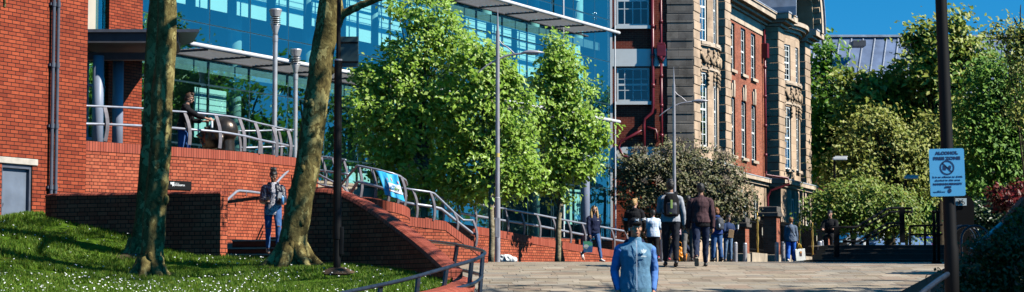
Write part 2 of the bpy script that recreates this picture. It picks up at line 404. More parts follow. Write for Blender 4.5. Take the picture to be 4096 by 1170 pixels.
# ------------------------------------------------------------------ foliage
def leaf_mesh(name, cen, nrm, size, mat, parent, loc, aspect=.62, jit=.35, rng=None):
    """cen (N,3) leaf centres in world metres; each leaf a bent rhombus facing roughly nrm."""
    rng = rng or np.random.default_rng(1)
    n = len(cen)
    nr = nrm + rng.normal(0, jit, (n, 3)); nr /= np.linalg.norm(nr, axis=1)[:, None] + 1e-9
    a = rng.normal(0, 1, (n, 3)); t = np.cross(nr, a); t /= np.linalg.norm(t, axis=1)[:, None] + 1e-9
    b = np.cross(nr, t)
    L = size * rng.uniform(.45, 1.5, (n, 1)); W = L * aspect
    p0 = cen - t * L * .5; p2 = cen + t * L * .5 - nr * L * .12
    p1 = cen + b * W * .5 + nr * L * .10; p3 = cen - b * W * .5 + nr * L * .10
    V = np.stack([p0, p1, p2, p3], 1).reshape(-1, 3) - np.array(loc)
    me = bpy.data.meshes.new(name)
    me.vertices.add(n * 4); me.vertices.foreach_set('co', V.astype(np.float32).ravel())
    idx = np.arange(n * 4).reshape(n, 4)
    tri = np.concatenate([idx[:, [0, 1, 2]], idx[:, [0, 2, 3]]], 1).reshape(-1)
    me.loops.add(n * 6); me.loops.foreach_set('vertex_index', tri.astype(np.int32))
    me.polygons.add(n * 2); me.polygons.foreach_set('loop_start', np.arange(0, n * 6, 3).astype(np.int32))
    me.update(calc_edges=True); me.validate()
    me.materials.append(mat)
    o = bpy.data.objects.new(name, me); COL.objects.link(o)
    if parent: o.parent = parent
    else: o.location = loc
    return o

def crown_points(blobs, n, clump, rng, shell=.55, droop=0.0, per=26, gap=.0):
    """blobs: (x,y,z,rx,ry,rz); leaves gathered in clumps spread through the outer part of each blob"""
    B = np.array(blobs, dtype=float)
    w = (B[:, 3] * B[:, 4] * B[:, 5]) ** .75; w /= w.sum()
    nc = max(4, n // per)
    which = rng.choice(len(B), nc, p=w)
    d = rng.normal(0, 1, (nc, 3)); d /= np.linalg.norm(d, axis=1)[:, None]
    rad = rng.uniform(shell ** 3, 1.0, nc) ** (1 / 3) * (1 + rng.normal(0, .13, nc))
    cc = B[which, :3] + d * B[which, 3:] * rad[:, None]
    k = rng.integers(0, nc, n)
    off = rng.normal(0, 1, (n, 3)) * clump * rng.uniform(.35, 1.5, nc)[k][:, None]
    off[:, 2] *= .7
    if droop: off[:, 2] -= np.abs(rng.normal(0, droop, n))
    pts = cc[k] + off
    nrm = d[k] * .6 + np.array([.55, -.5, .55])
    return pts, nrm

def limbs_mb(base, top_pts, r0, rng, fork=.35):
    pass

def tree(name, label, trunk_pts, trunk_r, blobs, n, leaf, mat, bark, group=None, clump=.22, seed=3, cat='tree', limbs=True, shell=.5,
         limb_pts=None, limb_r=.05, droop=0.0, jit=.0, nseg=12, crown_name='crown', per=26, aspect=.62, ljit=.45):
    rng = np.random.default_rng(seed)
    base = Vector(trunk_pts[0])
    t = thing(name, label, cat, base, 0, group)
    mb = MB()
    # resample trunk
    pts = []; rs = []
    tr = [Vector(p) for p in trunk_pts]
    for i in range(len(tr) - 1):
        m = 6 if jit else 4
        for q in range(m):
            f = q / m; p = tr[i].lerp(tr[i + 1], f)
            pts.append(p + Vector((noise.noise(p * .9), noise.noise(p * .9 + Vector((9, 3, 1))), 0)) * jit * .35); rs.append(lerp(trunk_r[i], trunk_r[i + 1], f))
    pts.append(tr[-1]); rs.append(trunk_r[-1])
    mb.tube(pts, rs, nseg, jit=jit)
    if limb_pts:
        for lp in limb_pts:
            pp = [Vector(p) for p in lp]; fine = []
            for i in range(len(pp) - 1):
                for q in range(4): fine.append(pp[i].lerp(pp[i + 1], q / 4) + Vector((noise.noise(pp[i] * 3 + Vector((q, 0, 0))), noise.noise(pp[i] * 3 + Vector((0, q, 0))), 0)) * limb_r * .5)
            fine.append(pp[-1])
            mb.tube(fine, [limb_r * (1 - .75 * i / (len(fine) - 1)) for i in range(len(fine))], 9, jit=jit)
    if limbs and blobs:
        for b in blobs:
            c = Vector(b[:3])
            for q in range(3):
                f = rng.uniform(.35, .95); s = pts[int(f * (len(pts) - 1))]
                e = c + Vector(rng.normal(0, .35, 3)) * b[3]
                mid = s.lerp(e, .5) + Vector((0, 0, .08 * (e - s).length))
                rr = rs[int(f * (len(pts) - 1))] * .45
                mb.tube([s, s.lerp(mid, .5), mid, mid.lerp(e, .5), e], [rr, rr * .8, rr * .6, rr * .4, rr * .15], 6)
    if jit and trunk_r[0] > .15:      # root toes and old branch scars
        r0 = trunk_r[1]; b_ = Vector(trunk_pts[1])
        for qn in range(7):
            a_ = qn * .9 + rng.uniform(-.3, .3); d_ = Vector((math.cos(a_), math.sin(a_), 0))
            mb.tube([b_ + d_ * r0 * .5 + Vector((0, 0, .34)), b_ + d_ * r0 * .95 + Vector((0, 0, .13)), b_ + d_ * r0 * 1.5 + Vector((0, 0, .02)), b_ + d_ * r0 * 2.3 + Vector((0, 0, -.10))], [r0 * .42, r0 * .38, r0 * .26, r0 * .10], 8)
        for qn in range(10):
            i_ = int(rng.uniform(.12, .62) * (len(pts) - 1)); a_ = rng.uniform(-2.6, .6); d_ = Vector((math.cos(a_), math.sin(a_), 0)); s_ = rng.uniform(.03, .06)
            mb.ell(pts[i_] + d_ * rs[i_] * .95, (s_, s_, s_ * 1.5), None, 8, 6)
    mb.build('trunk', bark, t, smooth=True, world=True)
    if blobs and n:
        p, nr = crown_points(blobs, n, clump, rng, shell, droop, per)
        leaf_mesh(crown_name, p, nr, leaf, mat, t, base, rng=rng, aspect=aspect, jit=ljit)
    return t

def blobs_px(lst, d, dep=1.0):
    """(px, py, rx_px, ry_px[, dd]) outline lobes surveyed at distance d -> world ellipsoids as deep as they are wide"""
    out = []
    for e in lst:
        dd = d + (e[4] if len(e) > 4 else 0)
        p = P(e[0], e[1], dd); s = dd / FPX
        out.append((p.x, p.y, p.z, e[2] * s, max(e[2], e[3] * .7) * s * dep, e[3] * s))
    return out

# ------------------------------------------------------------------ people
def remeshed(mb, name, mats, parent, voxel, wrinkle=0.0, wscale=9.0, seed=0, label=None, smooth_it=2):
    me = bpy.data.meshes.new(name); me.from_pydata(mb.v, [], mb.f); me.update()
    o = bpy.data.objects.new(name, me); COL.objects.link(o)
    md = o.modifiers.new('r', 'REMESH'); md.mode = 'VOXEL'; md.voxel_size = voxel; md.use_smooth_shade = True
    if smooth_it:
        ms = o.modifiers.new('s', 'SMOOTH'); ms.iterations = smooth_it; ms.factor = .5
    dg = bpy.context.evaluated_depsgraph_get()
    m2 = bpy.data.meshes.new_from_object(o.evaluated_get(dg))
    o.modifiers.clear(); o.data = m2; bpy.data.meshes.remove(me); m2.name = name
    if wrinkle:
        nv = len(m2.vertices); co = np.zeros(nv * 3, dtype=np.float32); m2.vertices.foreach_get('co', co); co = co.reshape(-1, 3)
        no = np.zeros(nv * 3, dtype=np.float32); m2.vertices.foreach_get('normal', no); no = no.reshape(-1, 3)
        dsp = np.array([noise.noise(Vector((float(c[0]) * wscale * 1.3 + seed, float(c[1]) * wscale + seed, float(c[2]) * wscale * .8 + float(c[0]) * 5))) for c in co])
        dsp = (1 - np.abs(dsp) * 2.0) * wrinkle
        co += no * dsp[:, None]; m2.vertices.foreach_set('co', co.ravel())
    if not isinstance(mats, (list, tuple)): mats = [mats]
    m2.materials.clear()
    for m in mats: m2.materials.append(m)
    m2.polygons.foreach_set('use_smooth', [True] * len(m2.polygons)); m2.update()
    if parent: o.parent = parent
    if label: o['label'] = label
    return o

SKIN = {}
def fab(name, c, rough=.85, var=.15, scale=14, bump=.15):
    return plain(name, c, rough, var=var, scale=scale, bump=bump, spec=.2)
M['skin_pale'] = plain('pale_skin', (.52, .28, .19), .5, var=.06)
M['skin_brown'] = plain('brown_skin', (.22, .10, .055), .5, var=.08)
M['skin_warm'] = plain('warm_tan_skin', (.52, .27, .16), .5, var=.06)
M['skin_mid'] = plain('tan_skin', (.36, .18, .11), .5, var=.06)
M['hair_black'] = plain('black_hair', (.012, .010, .009), .45, var=.3, scale=30, bump=.3)
M['hair_brown'] = plain('brown_hair', (.07, .035, .018), .5, var=.3, scale=30, bump=.3)
M['hair_blond'] = plain('blond_hair', (.50, .30, .11), .5, var=.3, scale=30, bump=.3)
M['hair_ginger'] = plain('ginger_hair', (.26, .10, .035), .5, var=.3, scale=30, bump=.3)
M['hair_red'] = plain('dyed_red_hair', (.20, .02, .03), .45, var=.3, scale=30, bump=.3)
M['eye_dark'] = plain('dark_eye', (.02, .015, .012), .15, var=.0)
M['eye_white'] = plain('eye_white', (.7, .68, .65), .3, var=.0)
M['lips'] = plain('lips', (.32, .11, .09), .5, var=.05)

def rotx(v, a): return Vector((v.x, v.y * math.cos(a) - v.z * math.sin(a), v.y * math.sin(a) + v.z * math.cos(a)))

def limb_rings(mb, pts, rad, n=12):
    """closed tapering limb with rounded ends"""
    pts = [Vector(p) for p in pts]
    d0 = (pts[0] - pts[1]).normalized(); d1 = (pts[-1] - pts[-2]).normalized()
    pp = [pts[0] + d0 * rad[0] * .7] + pts + [pts[-1] + d1 * rad[-1] * .7]
    rr = [rad[0] * .45] + list(rad) + [rad[-1] * .45]
    mb.tube(pp, rr, n)

def subdiv(pts, rad, k=3):
    P2 = []; R2 = []
    for i in range(len(pts) - 1):
        for q in range(k):
            P2.append(Vector(pts[i]).lerp(Vector(pts[i + 1]), q / k)); R2.append(lerp(rad[i], rad[i + 1], q / k))
    P2.append(Vector(pts[-1])); R2.append(rad[-1])
    return P2, R2

def torso_rings(mb, base, lean, prof, n=18, yaw=0.0, k=1.0):
    up = Vector((0, -math.sin(lean), math.cos(lean))); fw = Vector((0, -math.cos(lean), -math.sin(lean))); rt = Vector((1, 0, 0))
    rs = []
    for t, rx, ry, oy in prof:
        c = base + up * t * k + fw * oy * k
        rs.append([c + (rt * math.cos(2 * math.pi * i / n) * rx + fw * math.sin(2 * math.pi * i / n) * ry) * k for i in range(n)])
    mb.rings(rs, True)

def person(label, px, py, d, H=1.75, head=0.0, legs=((0, 0), (0, 0)), arms=((5, 6, 8), (5, 6, 8)), lean=0.0, hyaw=0.0, hpitch=0.0,
           skin='skin_mid', hair='hair_black', hairstyle='short', top=None, top_mat=None, sleeve=1.0, hem=.0, bulk=0.0, trousers=None, shoe=None,
           hood=False, female=False, vox=.012, face=False, group=None, floor=None, sole=None, collar=True, wrinkle=.006, tr_bulk=0.0, flare=0.0, sleeve_mat=None, fold=None, arm_bulk=None):
    """a standing or walking figure; local -y is the way it faces. legs: (thigh forward deg, knee bend deg) left, right; arms: (forward, outward, elbow)"""
    k = H / 1.75
    x0 = (px - 2048) / FPX * d
    z0 = floor if floor is not None else gz(d)
    root = thing('person', label, 'person', (x0, d, z0), R(head), group)
    hipz = .93
    J = {}
    low = 9
    for sgn, (a, b), nm in ((1, legs[0], 'L'), (-1, legs[1], 'R')):
        a, b = R(a), R(b)
        h = Vector((.092 * sgn, 0, 0))
        kn = h + Vector((.012 * sgn, -math.sin(a), -math.cos(a))) * .43
        an = kn + Vector((0, -math.sin(a - b), -math.cos(a - b))) * .42
        fa = a - b   # shin pitch; the sole follows the ground unless the leg trails
        J['hip' + nm], J['kn' + nm], J['an' + nm] = h, kn, an
        J['fp' + nm] = max(0.0, -fa) * .9
        toe = an + Vector((0, -.17 * math.cos(J['fp' + nm]), -.07 - .17 * math.sin(J['fp' + nm])))
        J['toe' + nm] = toe
        low = min(low, an.z - .085, toe.z - .015)
    pel = Vector((0, 0, -low))
    for q in ('hip', 'kn', 'an', 'toe'):
        for nm in 'LR': J[q + nm] = (J[q + nm] + pel) * k
    pel = pel * k
    up = Vector((0, -math.sin(lean), math.cos(lean)))
    shw = .172 if female else .195
    shc = pel + up * .49 * k
    for sgn, (a, o, e), nm in ((1, arms[0], 'L'), (-1, arms[1], 'R')):
        a, o, e = R(a), R(o), R(e)
        s = shc + Vector(((shw - .008) * sgn * k, 0, 0)) - up * .062 * k
        dr = Vector((math.sin(o) * sgn, -math.sin(a) * math.cos(o), -math.cos(a) * math.cos(o)))
        el = s + dr * .29 * k
        a2 = a + e
        inw = -.35 * math.sin(e) * sgn
        d2 = Vector((math.sin(o) * sgn * .6 + inw, -math.sin(a2), -math.cos(a2))).normalized()
        wr = el + d2 * .255 * k
        J['sh' + nm], J['el' + nm], J['wr' + nm], J['hd' + nm] = s, el, wr, d2
    neck = pel + up * .53 * k
    hc = neck + (up * .155 + Vector((0, -.025, 0))) * k
    HR = Matrix.Rotation(R(hyaw), 3, 'Z') @ Matrix.Rotation(R(hpitch), 3, 'X')
    def hp(x, y, z): return hc + HR @ (Vector((x, y, z)) * k)
    J['head'] = hc; root['_h'] = 0
    del root['_h']
    fm = .93 if female else 1.0
    # ---- body: one continuous skin
    mb = MB()
    torso_rings(mb, pel, lean, [(-.10, .06, .06, 0), (-.06, .14, .105, 0), (.0, .165 * (1.02 if female else 1), .115, -.005), (.12, .140 * fm, .10, .005), (.20, .135 * fm, .098, .01), (.34, .16 * fm, .115, .012), (.41, .155 * fm, .105, .005), (.455, .115 * fm, .08, 0), (.50, .06, .06, 0), (.535, .05, .05, 0)], k=k)
    limb_rings(mb, *subdiv([shc + up * .0 * k, neck + up * .03 * k, hc - up * .03 * k], [.062 * k * fm, .054 * k * fm, .054 * k * fm]))
    for nm in 'LR':
        limb_rings(mb, *subdiv([J['hip' + nm] + Vector((0, 0, .02)), J['hip' + nm].lerp(J['kn' + nm], .35), J['kn' + nm], J['kn' + nm].lerp(J['an' + nm], .3), J['an' + nm]], [x_ * k * (.86 if female else 1) for x_ in (.085, .082, .055, .054, .037)], 2))
        limb_rings(mb, *subdiv([J['an' + nm] + Vector((0, .03 * k, -.045 * k)), J['toe' + nm]], [.034 * k, .026 * k], 2))
        limb_rings(mb, *subdiv([J['sh' + nm], J['sh' + nm].lerp(J['el' + nm], .4), J['el' + nm], J['el' + nm].lerp(J['wr' + nm], .3), J['wr' + nm]], [.05 * k * fm, .046 * k * fm, .037 * k, .037 * k, .025 * k], 2))
        # hand: palm, four fingers of their own lengths, thumb from the palm's side
        sg = 1 if nm == 'L' else -1
        dv = J['hd' + nm]; side = Vector((0, -1, 0)) - dv * Vector((0, -1, 0)).dot(dv)
        if side.length < .3: side = Vector((sg * -1, 0, 0)) - dv * Vector((sg * -1, 0, 0)).dot(dv)
        side.normalize(); inn = dv.cross(side); inn = inn if inn.x * sg < 0 else -inn
        w = J['wr' + nm]
        limb_rings(mb, [w, w + dv * .045 * k, w + dv * .085 * k], [.022 * k, .032 * k, .034 * k], 10)
        for q, (ln, sp) in enumerate(((.070, .03), (.080, .010), (.073, -.010), (.058, -.028))):
            b0 = w + dv * .085 * k + side * sp * k
            b1 = b0 + (dv * .8 + inn * .25).normalized() * ln * .5 * k
            b2 = b1 + (dv * .55 + inn * .8).normalized() * ln * .5 * k
            mb.tube([b0 - dv * .03 * k, b0, b1, b2], [.0098 * k, .0098 * k, .0092 * k, .0075 * k], 7)
        t0 = w + dv * .03 * k + side * .02 * k
        t1 = t0 + (side * .75 + dv * .7 + inn * .2).normalized() * .04 * k
        mb.tube([t0, t1, t1 + (dv * .9 + inn * .35).normalized() * .032 * k], [.014 * k, .0115 * k, .008 * k], 7)
    # head
    Hm = HR @ Matrix.Diagonal((k, k, k))
    mb.ell(hp(0, .008, .022), (.074, .096, .088), Hm, 18, 14)
    mb.ell(hp(0, -.022, -.045), (.058, .066, .072), Hm, 16, 12)
    mb.ell(hp(0, -.062, -.092), (.026, .022, .018), Hm, 10, 8)
    mb.tube([hp(0, -.086, .012), hp(0, -.100, -.018), hp(0, -.112, -.034), hp(0, -.092, -.044)], [.010 * k, .012 * k, .016 * k, .010 * k], 8)
    mb.ell(hp(0, -.080, -.068), (.026, .014, .014), Hm, 10, 8)
    for sx in (-1, 1):
        mb.ell(hp(.074 * sx, .008, -.012), (.010, .020, .032), Hm, 8, 8)
        mb.ell(hp(.034 * sx, -.076, .024), (.026, .014, .010), Hm, 8, 6)
        mb.ell(hp(.036 * sx, -.062, -.028), (.026, .024, .024), Hm, 8, 6)
    remeshed(mb, 'body', M[skin], root, vox * .8 * max(k, .8), smooth_it=1)
    if face:
        for sx in (-1, 1):
            e = MB().ell(hp(.033 * sx, -.0865, .004), (.0145, .008, .0075), Hm, 10, 8).build('eye', M['eye_white'], root, True)
            MB().ell(hp(.033 * sx, -.0935, .004), (.0065, .003, .0068), Hm, 8, 6).build('pupil', M['eye_dark'], e, True)
            MB().ell(hp(.034 * sx, -.091, .026), (.021, .006, .0045), Hm, 8, 6).build('eyebrow', M['hair_black'] if hair != 'hair_blond' else M['hair_brown'], root, True)
        MB().ell(hp(0, -.0935, -.067), (.024, .006, .007), Hm, 10, 6).build('mouth', M['lips'], root, True)
    # hair
    if hairstyle:
        mb = MB()
        mb.ell(hp(0, .014, .036), (.081, .099, .087), Hm, 18, 12)
        mb.ell(hp(0, .045, .0), (.078, .068, .085), Hm, 14, 10)
        if hairstyle == 'short_top':
            for q in range(14):
                mb.ell(hp(random.uniform(-.05, .05), random.uniform(-.075, .04), .105 + random.uniform(-.01, .02)), (.022, .025, .026), Hm, 6, 5)
        if hairstyle == 'topknot':
            mb.ell(hp(0, .015, .135), (.055, .055, .045), Hm, 12, 8)
            for q in range(16):
                a = q * .39; mb.ell(hp(.05 * math.cos(a), .015 + .05 * math.sin(a), .14 + .02 * math.sin(q * 2.1)), (.022, .022, .02), Hm, 6, 5)
        if hairstyle == 'long':
            for sx in (-1, 1):
                mb.tube([hp(.06 * sx, -.03, .07), hp(.085 * sx, -.012, .0), hp(.095 * sx, -.02, -.10), hp(.10 * sx, -.045, -.2), hp(.09 * sx, -.075, -.29)], [.03 * k, .034 * k, .042 * k, .04 * k, .014 * k], 9)
            mb.tube([hp(0, .07, .05), hp(0, .095, -.05), hp(0, .095, -.17), hp(0, .09, -.27)], [.06 * k, .07 * k, .075 * k, .03 * k], 10)
        if hairstyle == 'bob':
            for sx in (-1, 1):
                mb.tube([hp(.05 * sx, -.02, .08), hp(.086 * sx, .0, .0), hp(.085 * sx, .0, -.08)], [.03 * k, .036 * k, .03 * k], 9)
            mb.ell(hp(0, .06, -.04), (.085, .06, .08), Hm, 12, 8)
        o = remeshed(mb, 'hair', M[hair], root, .011, wrinkle=.006, wscale=40, smooth_it=1)
        # keep the face clear
        me = o.data; inv = HR.inverted()
        import bmesh
        bm = bmesh.new(); bm.from_mesh(me)
        kill = []
        for v in bm.verts:
            q = inv @ (v.co - hc) / k
            lim = .058 if hairstyle in ('long',) else .04
            if (q.y < -.018 and q.z < lim and abs(q.x) < .070) or (hairstyle not in ('long', 'bob') and q.z < -.075) or (q.y < -.018 and q.z < .02 and hairstyle not in ('long', 'bob')):
                kill.append(v)
        bmesh.ops.delete(bm, geom=kill, context='VERTS'); bm.to_mesh(me); bm.free()
    # ---- trousers
    if trousers:
        mb = MB(); tb = tr_bulk
        torso_rings(mb, pel, lean * .5, [(-.115, .09, .08, 0), (-.07, .155 + tb, .12 + tb, 0), (.0, .178 + tb, .13 + tb, -.008), (.06, .168 + tb, .122 + tb, 0), (.13, .155 + tb, .115 + tb, .0)], k=k)
        for nm in 'LR':
            h, kn, an = J['hip' + nm], J['kn' + nm], J['an' + nm]
            limb_rings(mb, *subdiv([h + Vector((0, 0, .03)), h.lerp(kn, .3), kn, kn.lerp(an, .3), an + (kn - an).normalized() * .03], [(.094 + tb) * k, (.092 + tb) * k, (.066 + tb) * k, (.064 + tb + flare * .3) * k, (.048 + tb + flare) * k], 3))
        remeshed(mb, 'trousers', trousers, root, vox, wrinkle * 1.1, 10, seed=px * .1)
    # ---- upper garment
    if top_mat:
        mb = MB(); bk = bulk
        prof = [(.00 - hem, .182 + bk * .8 + max(0, tr_bulk), .140 + bk * .8 + max(0, tr_bulk), -.004), (.04 - hem * .5, .180 + bk * .8 + max(0, tr_bulk), .138 + bk * .8 + max(0, tr_bulk), -.004), (.12, .160 + bk, .122 + bk, 0), (.20, .152 * fm + bk, .115 + bk, .01), (.34, .172 * fm + bk, .130 + bk, .012), (.41, .172 * fm + bk * .7, .118 + bk * .8, .004), (.455, .140 * fm + bk * .5, .098 + bk * .5, 0), (.495, .095, .080, 0), (.525, .070, .068, 0), (.545, .062, .062, .0)]
        torso_rings(mb, pel, lean, prof, k=k)
        mk = MB(); ab = bk * .6 if arm_bulk is None else arm_bulk
        for nm in 'LR':
            s, el, wr = J['sh' + nm], J['el' + nm], J['wr' + nm]
            limb_rings(mb, *subdiv([shc + Vector((.06 * (1 if nm == 'L' else -1), 0, 0)) * k - up * .035 * k, s - up * .004 * k], [.062 * k, (.060 + ab) * k], 3))
            if sleeve >= .99: pl = [s, s.lerp(el, .4), el, el.lerp(wr, .4), wr - (wr - el).normalized() * .0]; rl = [.064 + ab, .060 + ab, .05 + ab, .047 + ab, .034 + ab]
            elif sleeve > .5: e2 = el.lerp(wr, sleeve * 2 - 1); pl = [s, s.lerp(el, .4), el, e2]; rl = [.064 + ab, .060 + ab, .05 + ab, .045 + ab]
            else: e2 = s.lerp(el, sleeve * 2); pl = [s, s.lerp(e2, .5), e2]; rl = [.066 + ab, .064 + ab, .062 + ab]
            limb_rings(mk if sleeve_mat else mb, *subdiv(pl, [x * k * (fm if female else 1) for x in rl], 3))
        if hood:
            torso_rings(mb, neck + Vector((0, .055 * k, -.03 * k)), lean, [(-.07, .07, .05, 0), (-.03, .105, .06, 0), (.02, .105, .06, 0), (.05, .07, .045, 0)], k=k)
        remeshed(mb, top or 'jacket', top_mat, root, vox, wrinkle, 11, seed=px * .37)
        if sleeve_mat: remeshed(mk, 'sleeves', sleeve_mat, root, vox, wrinkle, 14, seed=px * .17)
    # ---- shoes
    if shoe:
        for nm in 'LR':
            mb = MB(); an = J['an' + nm]; fp = J['fp' + nm]
            f = Vector((0, -math.cos(fp), -math.sin(fp))); u = Vector((0, -math.sin(fp), math.cos(fp)))
            h = an - u * .045 * k
            prof = [(-.075, .030, .028, -.005), (-.04, .040, .045, .005), (.02, .040, .050, .008), (.08, .044, .036, -.004), (.14, .046, .026, -.012), (.19, .034, .018, -.018)]
            rs = []
            for t, rx, ry, oz in prof:
                c = h + (f * t + u * oz) * k
                rs.append([c + (Vector((1, 0, 0)) * math.cos(2 * math.pi * i / 12) * rx + u * max(math.sin(2 * math.pi * i / 12), -.75) * ry) * k for i in range(12)])
            mb.rings(rs)
            so = mb.build('shoe', shoe, root, True)
            if sole:
                ms = MB(); rs = []
                for t, rx in ((-.08, .026), (-.05, .040), (.03, .040), (.12, .048), (.17, .042), (.195, .022)):
                    c = h + (f * t - u * .036) * k
                    rs.append([c + Vector((rx * k, 0, 0)), c - Vector((rx * k, 0, 0)), c - Vector((rx * k, 0, 0)) - u * .014 * k, c + Vector((rx * k, 0, 0)) - u * .014 * k])
                ms.rings(rs); ms.build('sole', sole, so)
    J['k'] = k; J['hp'] = hp; J['Hm'] = Hm; J['up'] = up; J['pel'] = pel; J['neck'] = neck; J['lean'] = lean
    def loc(p):
        return Matrix.Rotation(R(head), 3, 'Z') @ Vector(p) + Vector((x0, d, z0))
    J['loc'] = loc
    return root, J

def text_mesh(name, body, size, mat, parent, Mx, align='CENTER', extrude=.002, width=None, bold=0.0, world=False):
    cu = bpy.data.curves.new(name, 'FONT'); cu.body = body; cu.size = size; cu.align_x = align; cu.align_y = 'CENTER'; cu.extrude = extrude; cu.offset = bold
    o = bpy.data.objects.new(name, cu); COL.objects.link(o)
    dg = bpy.context.evaluated_depsgraph_get(); dg.update()
    me = bpy.data.meshes.new_from_object(o.evaluated_get(dg))
    COL.objects.unlink(o); bpy.data.objects.remove(o)
    if width:
        xs = [v.co.x for v in me.vertices]; w = max(xs) - min(xs)
        for v in me.vertices: v.co.x *= width / w
    me.transform(Mx); me.materials.clear(); me.materials.append(mat)
    q = bpy.data.objects.new(name, me); COL.objects.link(q)
    if parent: q.parent = parent
    return q
# ================================================================== camera, light
cam = bpy.data.cameras.new('camera'); co = bpy.data.objects.new('camera', cam); COL.objects.link(co)
co.location = (0, 0, 0); co.rotation_euler = (R(90) + TH, 0, 0)
cam.sensor_width = 36; cam.lens = 36 * FPX / 4096; cam.clip_end = 8000; cam.clip_start = .1
cam.dof.use_dof = True; cam.dof.focus_distance = 52; cam.dof.aperture_fstop = 5.6
sc.camera = co
SUN_EL, SUN_AZ = R(42), R(-18)          # azimuth of the direction towards the sun, from +x towards +y
sd = Vector((math.cos(SUN_EL) * math.cos(SUN_AZ), math.cos(SUN_EL) * math.sin(SUN_AZ), math.sin(SUN_EL)))
sl = bpy.data.lights.new('sun', 'SUN'); sl.energy = 5.0; sl.angle = R(.53); sl.color = (1, .95, .86)
so = bpy.data.objects.new('sun', sl); COL.objects.link(so); so.rotation_euler = (-sd).to_track_quat('-Z', 'Y').to_euler(); so.location = (40, -30, 40)
w = bpy.data.worlds.new('World'); sc.world = w; w.use_nodes = True
nt = w.node_tree; bg = nt.nodes['Background']; bg.inputs['Strength'].default_value = .105
sky = nt.nodes.new('ShaderNodeTexSky'); sky.sky_type = 'NISHITA'; sky.sun_disc = False
sky.sun_elevation = SUN_EL; sky.sun_rotation = R(90) - SUN_AZ
sky.air_density = 1.0; sky.dust_density = .0; sky.ozone_density = 4.0; sky.altitude = 1500
hs = nt.nodes.new('ShaderNodeHueSaturation'); hs.inputs['Saturation'].default_value = 1.38; hs.inputs['Hue'].default_value = .488; hs.inputs['Value'].default_value = 1.0
tcw = nt.nodes.new('ShaderNodeTexCoord')
ad = nt.nodes.new('ShaderNodeVectorMath'); ad.operation = 'ADD'; ad.inputs[1].default_value = (0, 0, .13)
nt.links.new(tcw.outputs['Generated'], ad.inputs[0]); nt.links.new(ad.outputs[0], sky.inputs['Vector'])
nt.links.new(sky.outputs[0], hs.inputs['Color']); nt.links.new(hs.outputs[0], bg.inputs['Color'])
vs = sc.view_settings; vs.view_transform = 'Standard'; vs.look = 'None'; vs.exposure = .56; vs.gamma = 1
sc.cycles.max_bounces = 8; sc.cycles.diffuse_bounces = 0; sc.cycles.glossy_bounces = 3; sc.cycles.transparent_max_bounces = 12; sc.cycles.use_denoising = True
sc.cycles.caustics_reflective = False; sc.cycles.caustics_refractive = False

# ================================================================== ground
def ground_sheet():
    mb = MB()
    ys = [-60, 0, 15, 22] + [25 + .5 * i for i in range(70)] + [60, 64, 68, 72, 80, 90, 100, 200, 900, 5000]
    xs = [-4000, -200, -40, -15, -8, -4, 0, 4, 8, 15, 40, 200, 4000]
    for a, b in zip(ys, ys[1:]):
        for c, d in zip(xs, xs[1:]):
            mb.quad((c, a, gz(a)), (d, a, gz(a)), (d, b, gz(b)), (c, b, gz(b)), uv=[(c + a * .04, a), (d + a * .04, a), (d + b * .04, b), (c + b * .04, b)])
    o = mb.build('pavement', M['paving'], world=None)
    return tag(o, 'sandstone block paving of the pedestrian street', None, None, 'structure')
ground_sheet()

# ------------------------------------------------------------------ lawn
LC = [P(*a) for a in [(163, 868, 36.3), (60, 868, 37.3), (0, 866, 37.3), (505, 941, 35.5), (640, 998, 35.2), (860, 1033, 34.75), (1000, 1040, 34.4), (1130, 1060, 34.0),
      (1180, 1063, 33.9), (1330, 1062, 33.8), (1450, 1075, 33.4), (1600, 1095, 32.6), (1700, 1110, 31.6), (1780, 1122, 30.3), (580, 1116, 32.3), (545, 1035, 34), (1180, 1068, 33),
      (1350, 1069, 31.5), (0, 1170, 29), (600, 1172, 29.8), (1200, 1172, 29.5), (1500, 1172, 28.6), (0, 1260, 25.5), (800, 1260, 25.5), (1500, 1270, 25), (-250, 860, 38.5), (-250, 1170, 29)]]
_A = np.array([(p.x, p.y) for p in LC]); _z = np.array([p.z for p in LC]); _n = len(LC)
def _phi(r): return r
_K = np.zeros((_n + 3, _n + 3)); _K[:_n, :_n] = np.linalg.norm(_A[:, None] - _A[None], axis=2); _K[:_n, _n] = 1; _K[:_n, n1:=_n + 1] = _A[:, 0]; _K[:_n, _n + 2] = _A[:, 1]; _K[_n:, :_n] = _K[:_n, _n:].T
_K[:_n, :_n] -= np.eye(_n) * .15
_wt = np.linalg.solve(_K, np.concatenate([_z, np.zeros(3)]))
def lawn_z(X, Y):
    X = np.asarray(X, float); Y = np.asarray(Y, float)
    r = np.sqrt((X[..., None] - _A[:, 0]) ** 2 + (Y[..., None] - _A[:, 1]) ** 2)
    return r @ _wt[:_n] + _wt[_n] + X * _wt[_n + 1] + Y * _wt[_n + 2]
def lz(x, y): return float(lawn_z(np.array([x]), np.array([y]))[0])
LPOLY = [(-16, 24), (-16.5, 24.2), (-13.12, 31.0), (-9.05, 39.0), (-8.55, 36.45), (-5.0, 34.8), (-3.6, 34.35), (-2.9, 34.05), (-2.55, 33.85), (-2.2, 33.45), (-1.75, 32.85), (-1.3, 31.85), (-1.05, 30.85), (-.93, 30.2), (-.75, 29.6), (-.95, 28.7), (-1.4, 27.4), (-2.1, 25.8), (-2.9, 24)]
def in_poly(x, y, poly=LPOLY):
    c = False; j = len(poly) - 1
    for i in range(len(poly)):
        (xi, yi), (xj, yj) = poly[i], poly[j]
        if (yi > y) != (yj > y) and x < (xj - xi) * (y - yi) / (yj - yi) + xi: c = not c
        j = i
    return c
